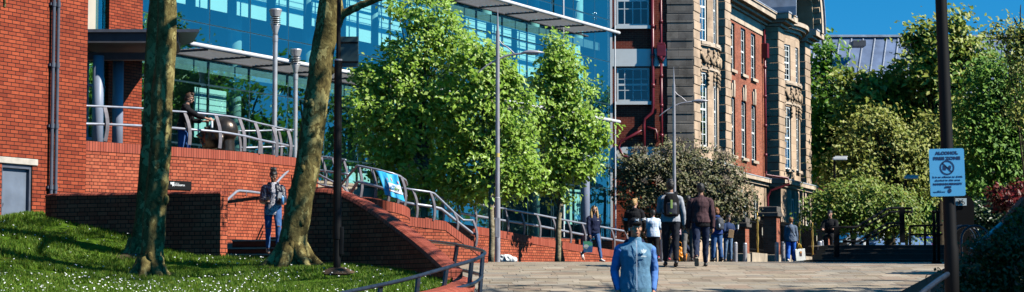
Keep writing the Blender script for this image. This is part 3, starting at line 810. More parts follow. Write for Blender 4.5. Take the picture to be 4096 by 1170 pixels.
def grass_mat():
    m, nt, b = newmat('lawn_grass'); L = nt.links
    tc = N(nt, 'ShaderNodeTexCoord')
    n1 = N(nt, 'ShaderNodeTexNoise'); n1.inputs['Scale'].default_value = 1.1; n1.inputs['Detail'].default_value = 8; n1.inputs['Roughness'].default_value = .7
    L.new(tc.outputs['Object'], n1.inputs['Vector'])
    r = ramp(nt, [(.28, (.17, .13, .045)), (.38, (.13, .14, .022)), (.48, (.085, .17, .012)), (.62, (.13, .23, .018)), (.8, (.19, .22, .03))]); L.new(n1.outputs['Fac'], r.inputs['Fac'])
    L.new(r.outputs['Color'], b.inputs['Base Color']); b.inputs['Roughness'].default_value = .9; b.inputs['Specular IOR Level'].default_value = .1
    n2 = N(nt, 'ShaderNodeTexNoise'); n2.inputs['Scale'].default_value = 26; n2.inputs['Detail'].default_value = 6; L.new(tc.outputs['Object'], n2.inputs['Vector'])
    bp = N(nt, 'ShaderNodeBump'); bp.inputs['Strength'].default_value = 1; bp.inputs['Distance'].default_value = .08; L.new(n2.outputs['Fac'], bp.inputs['Height']); L.new(bp.outputs['Normal'], b.inputs['Normal'])
    return m
M['lawn'] = grass_mat()
def build_lawn():
    gx = np.arange(-16, .2, .14); gy = np.arange(23.8, 39.4, .14)
    XX, YY = np.meshgrid(gx, gy); ZZ = lawn_z(XX, YY)
    mb = MB(); nx = len(gx)
    for j in range(len(gy)):
        for i in range(nx):
            x, y = float(XX[j, i]), float(YY[j, i])
            mb.v.append((x, y, float(ZZ[j, i]) + .035 * noise.noise(Vector((x * 1.5, y * 1.5, 0))) + .015 * noise.noise(Vector((x * 6, y * 6, 2)))))
    for j in range(len(gy) - 1):
        for i in range(nx - 1):
            if in_poly(gx[i] + .07, gy[j] + .07):
                mb.f.append((j * nx + i, j * nx + i + 1, (j + 1) * nx + i + 1, (j + 1) * nx + i)); mb.uv.append(None); mb.mi.append(0)
    o = mb.build('lawn', M['lawn'], world=None, smooth=True); tag(o, 'sloping grass lawn', None, None, 'structure')
    # blades
    rng = np.random.default_rng(5); n = 92000
    X = rng.uniform(-9.3, -.6, n * 2); Y = rng.uniform(27.0, 38.2, n * 2)
    keep = [i for i in range(n * 2) if in_poly(X[i], Y[i]) and noise.noise(Vector((X[i] * 1.3, Y[i] * 1.3, 40))) + .25 * noise.noise(Vector((X[i] * 5, Y[i] * 5, 4))) < .34][:n]
    X, Y = X[keep], Y[keep]; n = len(X); Z = lawn_z(X, Y)
    tall = 1 + .9 * np.array([noise.noise(Vector((x * .9, y * .9, 7))) for x, y in zip(X, Y)])
    h = rng.uniform(.035, .085, n) * np.clip(tall, .5, 2); a = rng.uniform(0, 2 * np.pi, n); wd = rng.uniform(.008, .02, n)
    lean = rng.normal(0, .035, (n, 2))
    c = np.stack([X, Y, Z - .01], 1); t = np.stack([np.cos(a), np.sin(a), 0 * a], 1) * wd[:, None]
    tip = c + np.stack([lean[:, 0], lean[:, 1], h + .01], 1)
    V = np.stack([c - t, c + t, tip], 1).reshape(-1, 3)
    me = bpy.data.meshes.new('grass'); me.vertices.add(n * 3); me.vertices.foreach_set('co', V.astype(np.float32).ravel())
    me.loops.add(n * 3); me.loops.foreach_set('vertex_index', np.arange(n * 3).astype(np.int32)); me.polygons.add(n); me.polygons.foreach_set('loop_start', np.arange(0, n * 3, 3).astype(np.int32))
    me.update(calc_edges=True); me.materials.append(leafmat('grass_blades', [(.06, .15, .008), (.12, .26, .014), (.18, .31, .02), (.25, .31, .05)], .4, .6))
    g = bpy.data.objects.new('grass', me); COL.objects.link(g); tag(g, 'short green grass blades growing over the sloping lawn', 'grass', None, 'stuff')
    # daisies
    n = 680; cx = rng.uniform(-9.2, -.9, 40); cy = rng.uniform(28, 36.5, 40)
    mb = MB(); cnt = 0
    while cnt < n:
        q = rng.integers(0, 40)
        x, y = (cx[q] + rng.normal(0, .55), cy[q] + rng.normal(0, .4)) if rng.random() < .7 else (rng.uniform(-9.2, -.9), rng.uniform(28, 37.5))
        if rng.random() < .35: y = rng.uniform(29, 31.5); x = rng.uniform(-8.5, -3.5)
        if not in_poly(x, y): continue
        cnt += 1
        z = lz(x, y) + rng.uniform(.05, .085); r = rng.uniform(.008, .0155)
        tl = Vector((rng.normal(.3, .3), rng.normal(-.35, .3), 1)).normalized(); u = tl.cross(Vector((1, 0, 0))).normalized(); v = tl.cross(u); c = Vector((x, y, z))
        ring = [c + (u * math.cos(k * 1.0472) + v * math.sin(k * 1.0472)) * r for k in range(6)]
        mb.add(ring + [c - tl * r * .5], [(0, 1, 2, 3, 4, 5), (1, 0, 6), (2, 1, 6), (3, 2, 6), (4, 3, 6), (5, 4, 6), (0, 5, 6)])
    o = mb.build('daisies', plain('daisy_white', (.85, .86, .84), .6, var=.03), world=None); tag(o, 'white daisies scattered through the lawn', 'daisies', None, 'stuff')
build_lawn()
def soil_patch(px, py, d, r, seed):
    c = P(px, py, d); m = MB(); n = 26; rr = [r * (1 + .35 * noise.noise(Vector((math.cos(i * .2417) * 2, math.sin(i * .2417) * 2, seed)))) for i in range(n)]
    ring = [(c.x + rr[i] * math.cos(2 * math.pi * i / n) * 1.25, c.y + rr[i] * math.sin(2 * math.pi * i / n)) for i in range(n)]
    inner = [(c.x + (x - c.x) * .5, c.y + (y - c.y) * .5) for x, y in ring]
    f = lambda p, h: (p[0], p[1], lz(*p) + h)
    vs_ = [f(p, .004) for p in ring] + [f(p, .06) for p in inner] + [f((c.x, c.y), .09)]
    m.add(vs_, [(i, (i + 1) % n, n + (i + 1) % n, n + i) for i in range(n)] + [(n + i, n + (i + 1) % n, 2 * n) for i in range(n)])
    tag(m.build('bare_ground', M['soil'], world=None, smooth=True), 'bare trodden soil round a trunk', None, None, 'structure')
soil_patch(600, 1122, 32.3, .42, 1); soil_patch(545, 1035, 34, .34, 2); soil_patch(1175, 1068, 33, .62, 3); soil_patch(1350, 1069, 31.2, .22, 4)

# ================================================================== walls of brick
def bull(mb, pts, zt, inset, h, th, proud=.012):
    """brick-on-edge coping with a rounded front edge, swept along a wall top (front = right side of travel)"""
    n = len(pts); q = [Vector((p[0], p[1], 0)) for p in pts]; zt = zt if isinstance(zt, (list, tuple)) else [zt] * n
    prof = [(-proud, 0), (-proud, h * .25), (inset * .3 - proud, h * .72), (inset, h), (th + proud, h), (th + proud, 0)]
    U = [0.0]; rows = []
    for i in range(n):
        d = (q[min(i + 1, n - 1)] - q[max(i - 1, 0)]).normalized(); nn = Vector((-d.y, d.x, 0))
        rows.append([q[i] + nn * a + Vector((0, 0, zt[i] + b)) for a, b in prof])
        if i: U.append(U[-1] + ((q[i] - q[i - 1]).length ** 2 + (zt[i] - zt[i - 1]) ** 2) ** .5)
    vv = [0, .03, .08, .14, .215, .3]
    for i in range(n - 1):
        for k in range(5):
            mb.quad(rows[i][k], rows[i + 1][k], rows[i + 1][k + 1], rows[i][k + 1], uv=[(U[i], vv[k]), (U[i + 1], vv[k]), (U[i + 1], vv[k + 1]), (U[i], vv[k + 1])])
    for r, fl in ((rows[0], 1), (rows[-1], 0)):
        mb.add(r, [tuple(range(6))[::-1] if fl else tuple(range(6))])
def offset_line(pts, d):
    q = [Vector((p[0], p[1], 0)) for p in pts]; out = []
    for i in range(len(q)):
        t = (q[min(i + 1, len(q) - 1)] - q[max(i - 1, 0)]).normalized()
        out.append((q[i].x + t.y * d, q[i].y - t.x * d))
    return out
def smooth_line(pts, k=4):
    """Catmull-Rom through points of any dimension"""
    P3 = [np.array(p, float) for p in pts]; out = []
    for i in range(len(P3) - 1):
        a = P3[max(i - 1, 0)]; b = P3[i]; c = P3[i + 1]; d = P3[min(i + 2, len(P3) - 1)]
        for q in range(k):
            t = q / k
            out.append(tuple(.5 * ((2 * b) + (-a + c) * t + (2 * a - 5 * b + 4 * c - d) * t * t + (-a + 3 * b - 3 * c + d) * t ** 3)))
    out.append(tuple(P3[-1])); return out
def brick_wall(name, label, pts, zt, zb, th, cope=.225, mat='brick_terr', smooth=0, proud=.01, cat='wall'):
    """pts: (x,y) ; zt top including the soldier course"""
    n = len(pts); zt = zt if isinstance(zt, (list, tuple)) else [zt] * n
    if smooth:
        s = smooth_line([(p[0], p[1], z) for p, z in zip(pts, zt)], smooth); pts = [(a, b) for a, b, c in s]; zt = [c for a, b, c in s]
    mb = MB(); mb.wall(pts, [z - cope for z in zt], zb, th)
    a = np.array(mb.v); base = ((a[:, 0].min() + a[:, 0].max()) / 2, (a[:, 1].min() + a[:, 1].max()) / 2, float(a[:, 2].min()))
    t = thing(name, label, cat, base)
    mb.build('brickwork', M[mat], t, world=True)
    mc = MB(); mc.wall(offset_line(pts, proud), zt, [z - cope for z in zt], th + proud * 2, vtop=.225)
    mc.build('soldier_coping', M['brick_sold'], t, world=True)
    return t
E1 = Vector((.4518, .8921, 0)); E1n = Vector((-.8921, .4518, 0))

# terrace wall
tp = [(-10.9, 42.25), (-9.39, 44.0), (-7.9, 45.77), (-6.75, 47.13), (-6.42, 47.58), (-6.2, 48.05), (-5.45, 49.6), (-4.95, 51.0)]
terr = brick_wall('terrace_wall', 'tall curved orange brick terrace wall below the grey rails, behind the woman on the steps', tp, 3.225, .3, .33)
# tier walls to the right
def XP(px, d): return ((px - 2048) / FPX * d, d)
t1 = [XP(1350, 45.6), XP(1385, 44.7), XP(1430, 44.1), XP(1490, 43.8), XP(1550, 43.7), XP(1595, 43.85), XP(1622, 44.2), XP(1636, 44.8), XP(1638, 45.6), XP(1626, 47.0)]
brick_wall('curved_ramp_wall', 'orange brick wall with a rounded end under the hanging blue banner', t1, [2.06, 2.02, 1.985, 1.94, 1.88, 1.83, 1.79, 1.76, 1.74, 1.74], .2, .33, smooth=3)
t2 = [XP(1600, 46.2), XP(1640, 46.3), XP(1782, 46.9), XP(1919, 47.6), XP(1951, 47.8)]
t2w = brick_wall('stepped_ramp_wall', 'short orange brick wall whose top slopes down to the paving beside the kerb rail', t2, [1.64, 1.63, 1.55, .955, .955], .3, .33)
mb = MB(); e = XP(1952.5, 47.82); mb.wall([e, (e[0] - .1, e[1] + 1.3)], .955, .3, .3); mb.build('end_return', M['brick_terr'], t2w, world=True)
t3 = [XP(1700, 51.6), XP(1794, 53), XP(1954, 54.8), XP(2050, 56), XP(2238, 58.3), XP(2400, 60.3), XP(2457, 61), XP(2540, 62)]
brick_wall('long_ramp_wall', 'long low orange brick wall running behind the slim pale-barked trees', t3, [1.80, 1.725, 1.61, 1.526, 1.34, 1.18, 1.13, 1.06], .3, .33)
wb = [XP(1225, 47.2), XP(1300, 46.4), XP(1345, 46.3)]
brick_wall('stair_cheek_wall', 'small stretch of orange brick wall glimpsed behind the black lamp post', wb, 2.33, .3, .33)
wb = [XP(1352, 45.9), XP(1375, 45.6), XP(1420, 45.5)]
brick_wall('stair_cheek_wall', 'low orange brick cheek wall at the foot of the sloping rail, just right of the black lamp post', wb, [2.05, 2.05, 2.05], .3, .33)

# dark retaining wall along the lawn, and its lit end pier
def lawn_wall(name, label, pts, zt, zb, inset, h, th, smooth=0):
    n = len(pts); zt = zt if isinstance(zt, (list, tuple)) else [zt] * n; zb = zb if isinstance(zb, (list, tuple)) else [zb] * n
    if smooth:
        s = smooth_line([(p[0], p[1], z, b) for p, z, b in zip(pts, zt, zb)], smooth); pts = [(a[0], a[1]) for a in s]; zt = [a[2] for a in s]; zb = [a[3] for a in s]
    mb = MB(); mb.wall(pts, [z - h for z in zt], zb, th)
    a = np.array(mb.v); t = thing(name, label, 'wall', ((a[:, 0].min() + a[:, 0].max()) / 2, (a[:, 1].min() + a[:, 1].max()) / 2, float(a[:, 2].min())))
    mb.build('brickwork', M['brick_terr'], t, world=True)
    mc = MB(); bull(mc, pts, [z - h for z in zt], inset, h, th); mc.build('coping', M['brick_sold'], t, world=True)
    return t
lawn_wall('retaining_wall', 'shaded brick retaining wall along the back of the lawn, black with a thin lit coping', [(-8.2, 37.35), (-8.5, 36.9), (-8.52, 36.5), (-8.25, 36.22), (-7.4, 35.8), (-6.2, 35.24), (-5.06, 34.71)], [1.62, 1.66, 1.70, 1.70, 1.69, 1.68, 1.675], -.3, .06, .06, .23)
cw = [P(*a) for a in [(1158, 752, 34.5), (1200, 752, 34.25), (1290, 752, 34.0), (1335, 757, 33.95), (1380, 774, 33.85), (1430, 801, 33.7), (1500, 846, 33.3), (1570, 897, 32.8), (1640, 951, 32.1), (1700, 1001, 31.3), (1750, 1047, 30.5), (1785, 1080, 29.9)]]
lawn_wall('swept_retaining_wall', 'shaded brick wall with a coping that sweeps down in a curve right of the leaning tree', [(p.x, p.y) for p in cw], [p.z for p in cw], [-.4] * len(cw), .085, .10, .24, smooth=3)
rim = [P(*a) for a in [(1815, 1094, 30.9), (1850, 1095, 30.7), (1888, 1106, 30.1), (1897, 1120, 29.4), (1885, 1134, 28.7), (1835, 1152, 27.8), (1750, 1172, 26.8), (1660, 1190, 25.9), (1520, 1215, 24.6)]]
lawn_wall('planter_rim', 'low curved brick planter edge round the tip of the lawn inside the blackened rail', [(p.x, p.y) for p in rim][::-1], [p.z for p in rim][::-1], [-1.6] * len(rim), .12, .12, .30, smooth=4)
mb = MB(); mb.extrude([(p.x - .12, p.y, p.z - .2) for p in rim] + [(-2.4, 24.6, -.3), (-1.1, 29.6, -.0), (-.95, 30.6, .02)], (0, 0, -.3))
tag(mb.build('soil_bed', M['soil'], world=None), 'bare soil inside the planter tip', None, None, 'structure')

# steps up beside the terrace wall
st = thing('brick_steps', 'dark brick steps with pale worn edges that the woman in the padded jacket walks down', 'steps', (-5.2, 39.8, .55))
sx = Vector((.907, -.42, 0)); sy = Vector((.42, .907, 0))
def step_box(o, a0, a1, b0, b1, z0, z1, mats, name):
    m = MB(); m.extrude([o + sx * a0 + sy * b0 + Vector((0, 0, z0)), o + sx * a1 + sy * b0 + Vector((0, 0, z0)), o + sx * a1 + sy * b1 + Vector((0, 0, z0)), o + sx * a0 + sy * b1 + Vector((0, 0, z0))], (0, 0, z1 - z0))
    return m.build(name, mats, st, world=True)
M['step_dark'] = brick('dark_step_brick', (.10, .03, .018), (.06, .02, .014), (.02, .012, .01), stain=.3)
o0 = Vector((-6.0, 40.3, 0))
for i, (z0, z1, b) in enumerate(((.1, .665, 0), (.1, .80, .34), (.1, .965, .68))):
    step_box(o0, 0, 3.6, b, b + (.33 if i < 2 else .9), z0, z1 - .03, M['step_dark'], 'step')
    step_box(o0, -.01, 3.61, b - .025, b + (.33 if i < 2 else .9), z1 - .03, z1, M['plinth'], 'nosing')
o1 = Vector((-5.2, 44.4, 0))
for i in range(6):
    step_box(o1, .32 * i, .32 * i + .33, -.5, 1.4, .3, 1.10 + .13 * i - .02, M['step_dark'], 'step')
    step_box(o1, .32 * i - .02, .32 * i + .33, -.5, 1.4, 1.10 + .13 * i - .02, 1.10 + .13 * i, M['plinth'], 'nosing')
mb = MB(); mb.extrude([(-8.5, 41.6, .3), (-5.6, 40.9, .3), (-2.4, 39.6, .3), (-2.0, 44, .3), (-5.3, 49.2, .3), (-6.3, 47.6, .3), (-9.3, 43.9, .3)], (0, 0, .60))
tag(mb.build('landing', M['paving'], world=None), 'paved landing', None, None, 'structure')
mb = MB(); mb.extrude([(-8.4, 37, -.6), (-5.0, 34.35, -.6), (-3.2, 34.2, -.6), (-2.0, 40, -.6), (-6.0, 41, -.6), (-8.6, 41.4, -.6)], (0, 0, 1.08))
tag(mb.build('path', M['paving'], world=None), 'paved path', None, None, 'structure')
mb = MB(); mb.extrude([(-10.85, 42.6, 2.2), (-9.55, 44.2, 2.2), (-6.6, 47.6, 2.2), (-5.3, 51.0, 2.2), (-3.5, 54.4, 2.2), (-4.3, 59.0, 2.2), (-9.4, 49.2, 2.2), (-12.0, 43.6, 2.2)], (0, 0, .55))
tag(mb.build('terrace_floor', M['paving'], world=None), 'terrace floor', None, None, 'structure')

# ================================================================== left brick building
A63 = math.atan2(.8921, .4518)
lb = thing('brick_building', 'large plain orange brick building with a grey door', 'building', (-8.54, 40.0, 0), A63)
mb = MB(); DO = (-2.47, -1.60, .3, 2.345)
mb.face_open(-16, 0, -.5, 10.5, [DO], .16)
mb.quad((0, 0, -.5), (0, 6, -.5), (0, 6, 10.5), (0, 0, 10.5)); mb.quad((0, 6, -.5), (-16, 6, -.5), (-16, 6, 10.5), (0, 6, 10.5)); mb.quad((-16, 6, -.5), (-16, 0, -.5), (-16, 0, 10.5), (-16, 6, 10.5))
mb.quad((-16, 0, 10.5), (0, 0, 10.5), (0, 6, 10.5), (-16, 6, 10.5))
mb.build('brick_wall', M['brick_left'], lb)
dr = MB().box(-2.47, -1.60, .10, .15, .3, 2.345).build('door', M['door_grey'], lb, bevel=.006)
f = MB(); f.box(-2.47, -2.415, .03, .10, .3, 2.345); f.box(-1.655, -1.60, .03, .10, .3, 2.345); f.box(-2.415, -1.655, .03, .10, 2.27, 2.345); f.build('door_frame', M['drain_grey'], dr)
f = MB(); f.box(-2.40, -2.32, .07, .10, 1.55, 1.60); f.box(-2.42, -2.40, .06, .10, 2.0, 2.12); f.build('hinge', M['drain_grey'], dr)
MB().box(-2.58, -1.46, -.02, .12, 2.35, 2.47).build('lintel', M['concrete'], lb, bevel=.008)
for q, x in enumerate((-1.13, -.995)):
    m = MB(); m.tube([(x, -.07, .8), (x, -.07, 10.4)], .034, 10)
    for z in (1.9, 3.1, 4.3, 5.5, 6.7, 7.9, 9.1): m.tube([(x, -.07, z), (x, -.07, z + .09)], .045, 10); m.box(x - .07, x + .07, -.05, 0.0, z + .02, z + .07)
    m.build('drainpipe', M['drain_grey'], lb, smooth=False)

# ================================================================== glass building
gb = thing('glass_building', 'blue-green glass office building with white sunshades and a brick bay', 'building', (-9.345, 50.0, 0), A63)
SM = [0.02, 1.06] + [1.06 + 1.894 * k for k in range(1, 15)] + [28.95]
ZR = [1.76, 3.72, 5.33, 6.94, 8.56, 10.17, 11.8]
for a, b in zip(SM, SM[1:]):
    for c, d in zip(ZR, ZR[1:]):
        m = MB(); jx, jy = random.gauss(0, .004), random.gauss(0, .003)
        m.quad((a + .015, jx, c + .015), (b - .015, -jx, c + .015), (b - .015, -jx + jy, d - .015), (a + .015, jx + jy, d - .015)); m.build('glass_pane', M['glass_main'], gb)
m = MB()
for a in SM: m.box(a - .028, a + .028, .005, .06, 1.76, 11.8)
for z in ZR[:]: m.box(SM[0], SM[-1], .008, .05, z - .026, z + .026)
m.build('glazing_bars', M['steel_dark'], gb)
for a in SM[1:-1]:
    for z in ZR[1:-1]:
        m = MB()
        for dx, dz in ((-.1, -.1), (.1, -.1), (-.1, .1), (.1, .1)): m.ell((a + dx, -.02, z + dz), (.026, .018, .026), None, 8, 6)
        m.tube([(a - .1, .03, z - .1), (a + .1, .03, z + .1)], .012, 5); m.tube([(a + .1, .03, z - .1), (a - .1, .03, z + .1)], .012, 5)
m.build('pane_fittings', M['chrome'], gb, smooth=True)
for z in (6.05, 9.34):
    sh = MB()
    for k in range(7):
        y = -.16 - k * .165
        for a, b in zip(SM[1:-2], SM[2:-1]):
            if b > 26.9: continue
            sh.extrude([(a + .03, y, z - .030), (a + .03, y - .012, z - .030), (a + .03, y - .062, z + .026), (a + .03, y - .050, z + .026)], (b - a - .06, 0, 0))
    s0 = sh.build('sunshade', M['louvre'], gb)
    m = MB(); m.tube([(.25, -1.33, z + .02), (26.8, -1.33, z + .02)], .062, 12); m.build('front_tube', M['louvre'], s0, smooth=True)
    m = MB()
    for a in SM[1:-2]: m.box(a - .02, a + .02, -1.3, -.02, z - .07, z - .015)
    m.tube([(.25, -.06, z - .03), (26.8, -.06, z - .03)], .035, 8); m.build('bracket', M['canopy_grey'], s0)
m = MB(); m.tube([(26.6, -1.25, 1.8), (26.6, -1.25, 11.7)], .028, 8); m.tube([(24.4, -.2, 1.8), (24.4, -.2, 12)], .03, 8); m.build('hanger_rod', M['louvre'], gb)
MB().tube([(25.9, -.35, .9), (25.9, -.35, 5.9)], .17, 14).build('steel_column', M['column'], gb, smooth=True)
m = MB(); m.box(-6, 29.0, .45, 8.0, 5.72, 6.02); m.box(-6, 29.0, .45, 8.0, 9.02, 9.32); m.box(-6, 29.2, -.05, 8.2, 12.0, 12.6); m.box(-6, 29, .1, 8, 1.5, 1.74); m.build('floor_slab', M['slab'], gb)
m = MB(); m.box(-6, 29.0, 7.0, 7.2, 1.7, 12.0); m.box(29.0, 29.12, .1, 8, .4, 12.0); m.build('inner_wall', M['interior'], gb)
m = MB()
for k in range(8): m.tube([(1.9 + 3.79 * k, 1.1, 1.7), (1.9 + 3.79 * k, 1.1, 12)], .2, 14)
m.build('inner_column', M['interior_pale'], gb, smooth=True)
rb = random.Random(4)
for i, a in enumerate(SM[1:-2]):
    for z0, z1 in ((7.42, 8.98), (3.95, 5.28), (10.65, 11.95), (2.3, 3.6)):
        if z0 < 4 and rb.random() < .75: continue
        if rb.random() < .12: continue
        m = MB(); dz = rb.choice([0, 0, 0, .15]) ; m.box(a - .22, a + 1.22, .30, .33, z0 + dz, z1)
        m.build('window_blind', M['pane_backing'], gb)
m = MB(); m.box(-1.33, 0, -.06, .5, .3, 12.6); m.build('brick_bay', M['brick_left'], gb)
m = MB(); m.box(0.002, 29.0, -.04, .25, .3, 1.75); m.build('brick_plinth', M['brick_terr'], gb)
m = MB(); m.box(-6, -1.62, .12, .3, 6.2, 12.6); m.build('cream_panel', M['cream'], gb)
m = MB(); m.box(-1.62, -1.335, .05, .12, 2.7, 12.5); m.box(-6, -1.625, .1, .14, 2.7, 6.15); m.build('entrance_glass', M['glass_main'], gb)
m = MB()
for z in (3.6, 4.9, 6.1, 7.4): m.box(-6, -1.335, .02, .1, z - .03, z + .03)
for x in (-1.6, -1.47, -2.0, -2.6): m.box(x - .02, x + .02, .015, .1, 2.7, 6.2)
m.build('entrance_frame', M['column'], gb)

# entrance canopy
ec = thing('entrance_canopy', 'dark grey flat entrance canopy on two round blue-grey columns', 'canopy', (-9.5, 47.2, 2.75))
m = MB(); m.extrude([(-11.1, 46.05, 5.90), (-7.25, 46.05, 5.90), (-7.7, 48.0, 5.90), (-8.95, 50.3, 5.90)], (0, 0, .07)); m.build('roof_plate', M['drain_grey'], ec, world=True)
m = MB(); m.extrude([(-11.0, 46.12, 5.66), (-7.75, 46.12, 5.66), (-8.0, 48.0, 5.66), (-9.0, 50.1, 5.66)], (0, 0, .24)); m.build('fascia', M['canopy_grey'], ec, world=True)
m = MB(); m.box(-10.5, -8.0, 46.7, 46.95, 5.33, 5.5); m.box(-10.3, -10.1, 46.6, 48, 5.5, 5.62); m.box(-8.6, -8.4, 46.6, 48.8, 5.5, 5.62); m.build('beam', M['canopy_grey'], ec, world=True)
for px, d in ((385, 46.5), (465, 47.3)):
    x = (px - 2048) / FPX * d
    MB().tube([(x, d, 2.75), (x, d, 5.4)], .128, 18).build('column', M['column'], ec, smooth=True, world=True)

# ================================================================== old stone and brick building
OA = math.atan2(.942, .336)
ob = thing('old_building', 'old red brick and sandstone college building with sash windows and bow bays', 'building', (7.32, 80.0, 0), OA)
OX = Vector((.336, .942, 0)); OY = Vector((-.942, .336, 0))
def sash(x0, x1, z0, z1, y, parent, bars=(2, 4), M4=None, sill=True, sillmat='stone_trim', fw=.075, pane_backing=True):
    T = (lambda b: b)
    m = MB()
    def bx(a, b, c, d, e, f): m.box(a, b, c, d, e, f, M4)
    bx(x0, x0 + fw, y, y + .022, z0, z1); bx(x1 - fw, x1, y, y + .022, z0, z1); bx(x0 + fw, x1 - fw, y, y + .022, z0, z0 + fw); bx(x0 + fw, x1 - fw, y, y + .022, z1 - fw, z1)
    zm = (z0 + z1) / 2; bx(x0 + fw, x1 - fw, y + .003, y + .045, zm - .04, zm + .04)
    nx, nz = bars
    for i in range(1, nx): x = lerp(x0, x1, i / nx); bx(x - .018, x + .018, y + .006, y + .03, z0 + fw, zm - .04); bx(x - .018, x + .018, y + .006, y + .03, zm + .04, z1 - fw)
    for i in range(1, nz):
        z = lerp(z0, z1, i / nz)
        if abs(z - zm) > .1: bx(x0 + fw, x1 - fw, y + .008, y + .028, z - .016, z + .016)
    w = m.build('window', M['white_paint'], parent)
    g = MB(); pts = [(x0 + fw, y + .022, z0 + fw), (x1 - fw, y + .022, z0 + fw), (x1 - fw, y + .022, z1 - fw), (x0 + fw, y + .022, z1 - fw)]
    if M4: pts = [M4 @ Vector(p) for p in pts]
    g.quad(*pts); g.build('pane', M['glass_sash' if pane_backing else 'glass_dim'], w)
    # pale backing behind the glass, put in for sky reflected in the panes
    if pane_backing:
        r = MB(); r.box(x0 + fw, x1 - fw, y + .06, y + .08, zm - .2 if (int(x0 * 7) % 5 == 0) else z0, z1, M4); r.build('pane_backing', M['interior_pale'], w)
    if sill:
        s = MB(); s.box(x0 - .09, x1 + .09, y - .20, y + .0, z0 - .14, z0 - .01, M4); s.build('sill', M[sillmat], w)
    return w
BRK = 0.66   # brick plane set back behind the pavilion fronts (local y)
# brick facade between pavilions
bx0, bx1 = 6.4, 15.75
WX = [6.75, 8.95, 11.15, 13.2]; ww = .98
ops = []
for x in WX:
    ops += [(x, x + ww, 9.72, 11.85), (x, x + ww, 5.88, 8.5)]
m = MB(); m.face_open(bx0, bx1 + .3, 5.15, 11.98, ops, .24, y=BRK); m.build('brick_front', M['brick_old'], ob)
for x in WX:
    sash(x + .01, x + ww - .01, 9.73, 11.84, BRK + .085, ob); sash(x + .01, x + ww - .01, 5.89, 8.49, BRK + .085, ob)
    k = MB()
    for i, (a, b) in enumerate(((-.33, -.14), (-.115, .115), (.14, .33))):
        cx = x + ww / 2; h = .74 if i == 1 else .6; pr = .10 if i == 1 else .06
        k.extrude([(cx + a * .85, BRK - pr, 8.5), (cx + b * .85, BRK - pr, 8.5), (cx + b * 1.15, BRK - pr, 8.5 + h), (cx + a * 1.15, BRK - pr, 8.5 + h)], (0, pr + .02, 0))
    k.build('keystone', M['stone_trim'], ob)
m = MB(); m.box(bx0, bx1 + .3, BRK - .05, BRK + .35, 11.98, 12.5); m.build('frieze', M['stone_trim'], ob)
m = MB()
for pr, za, zb in ((.18, 12.5, 12.62), (.42, 12.62, 12.74), (.68, 12.74, 12.98), (.74, 12.98, 13.05)):
    m.box(bx0 - .3, bx1 + .6, BRK - pr, BRK + .3, za, zb)
m.build('cornice', M['stone_trim'], ob); MB().box(bx0 - .3, bx1 + .6, BRK - .76, BRK + 6, 13.05, 13.09).build('cornice_flashing', M['lead'], ob)
m = MB(); m.box(bx0, bx1 + .3, BRK + .6, BRK + .9, 13.09, 15.5); m.build('parapet', M['brick_old'], ob)
# ground floor stone between pavilions
GX = [6.9, 8.0, 9.2, 11.4, 13.4]
ops = [(x, x + 1.0, 1.9, 4.3) for x in (6.95, 9.0, 11.2, 13.25)]
m = MB(); m.face_open(bx0, bx1 + .3, .3, 4.95, ops, .4, y=BRK - .05); m.build('ground_floor_stone', M['stone'], ob)
for a, b, c, d in ops: sash(a + .01, b - .01, c + .01, d - .01, BRK + .06, ob, sill=False)
m = MB(); m.box(bx0, bx1 + .3, BRK - .30, BRK + .2, 4.95, 5.12); m.box(bx0, bx1 + .3, BRK - .16, BRK + .2, 4.8, 4.95); m.build('string_course', M['stone_trim'], ob)
MB().box(bx0, bx1 + .3, BRK - .32, BRK + .2, 5.12, 5.16).build('string_flashing', M['lead'], ob)

def quoin_pier(x0, x1, z0, z1, y0, y1, mat, name, seed, gap=.37, mat_side=None):
    """pier of rusticated stone courses with open joints, in local coords"""
    rq = random.Random(seed); z = z0; m = MB(); i = 0
    while z < z1 - .05:
        e = .0 if i % 2 else .025
        m.box(x0 - e, x1 + e, y0 - e, y1, z + .007, min(z + gap - .007, z1)); z += gap; i += 1
    m.box(x0 + .03, x1 - .03, y0 + .03, y1, z0, z1)
    return m.build(name, mat, ob, bevel=.02)
def bow(xa, xb, zlo, zhi, bulge, wins, name, seed):
    """bow between piers: arc in plan with flat faceted window bays"""
    n = 7; cx = (xa + xb) / 2; hw = (xb - xa) / 2
    xs = [lerp(xa, xb, i / n) for i in range(n + 1)]
    ys = [.45 - bulge * (1 - ((x - cx) / hw) ** 2) for x in xs]
    wl = MB(); fr = MB()
    frames = []
    for i in range(n):
        p = Vector((xs[i], ys[i], 0)); q = Vector((xs[i + 1], ys[i + 1], 0)); L = (q - p).length
        F4 = Matrix.Translation(p) @ Matrix.Rotation(math.atan2((q - p).y, (q - p).x), 4, 'Z')
        if i in (1, 3, 5):
            wl.face_open(0, L, zlo, zhi, [(.02, L - .02, a, b) for a, b in wins], .22, M=F4, mi=0)
            for a, b in wins: frames.append((F4, L, a, b))
        else:
            wl.quad(F4 @ Vector((0, 0, zlo)), F4 @ Vector((L, 0, zlo)), F4 @ Vector((L, 0, zhi)), F4 @ Vector((0, 0, zhi)), uv=[(xs[i], zlo), (xs[i + 1], zlo), (xs[i + 1], zhi), (xs[i], zhi)])
    o = wl.build(name, M['stone'], ob)
    for F4, L, a, b in frames:
        sash(.03, L - .03, a + .01, b - .01, .06, ob, M4=F4, bars=(2, 6))
    return xs, ys
def bow_band(xs, ys, z0, z1, pr, name, mat):
    m = MB(); n = len(xs)
    cx = sum(xs) / n
    rs = []
    for x, y in zip(xs, ys):
        rs.append([(x, y - pr, z0), (x, y + .4, z0), (x, y + .4, z1), (x, y - pr, z1)])
    m.rings([[Vector(p) for p in r] for r in rs]); return m.build(name, mat, ob)
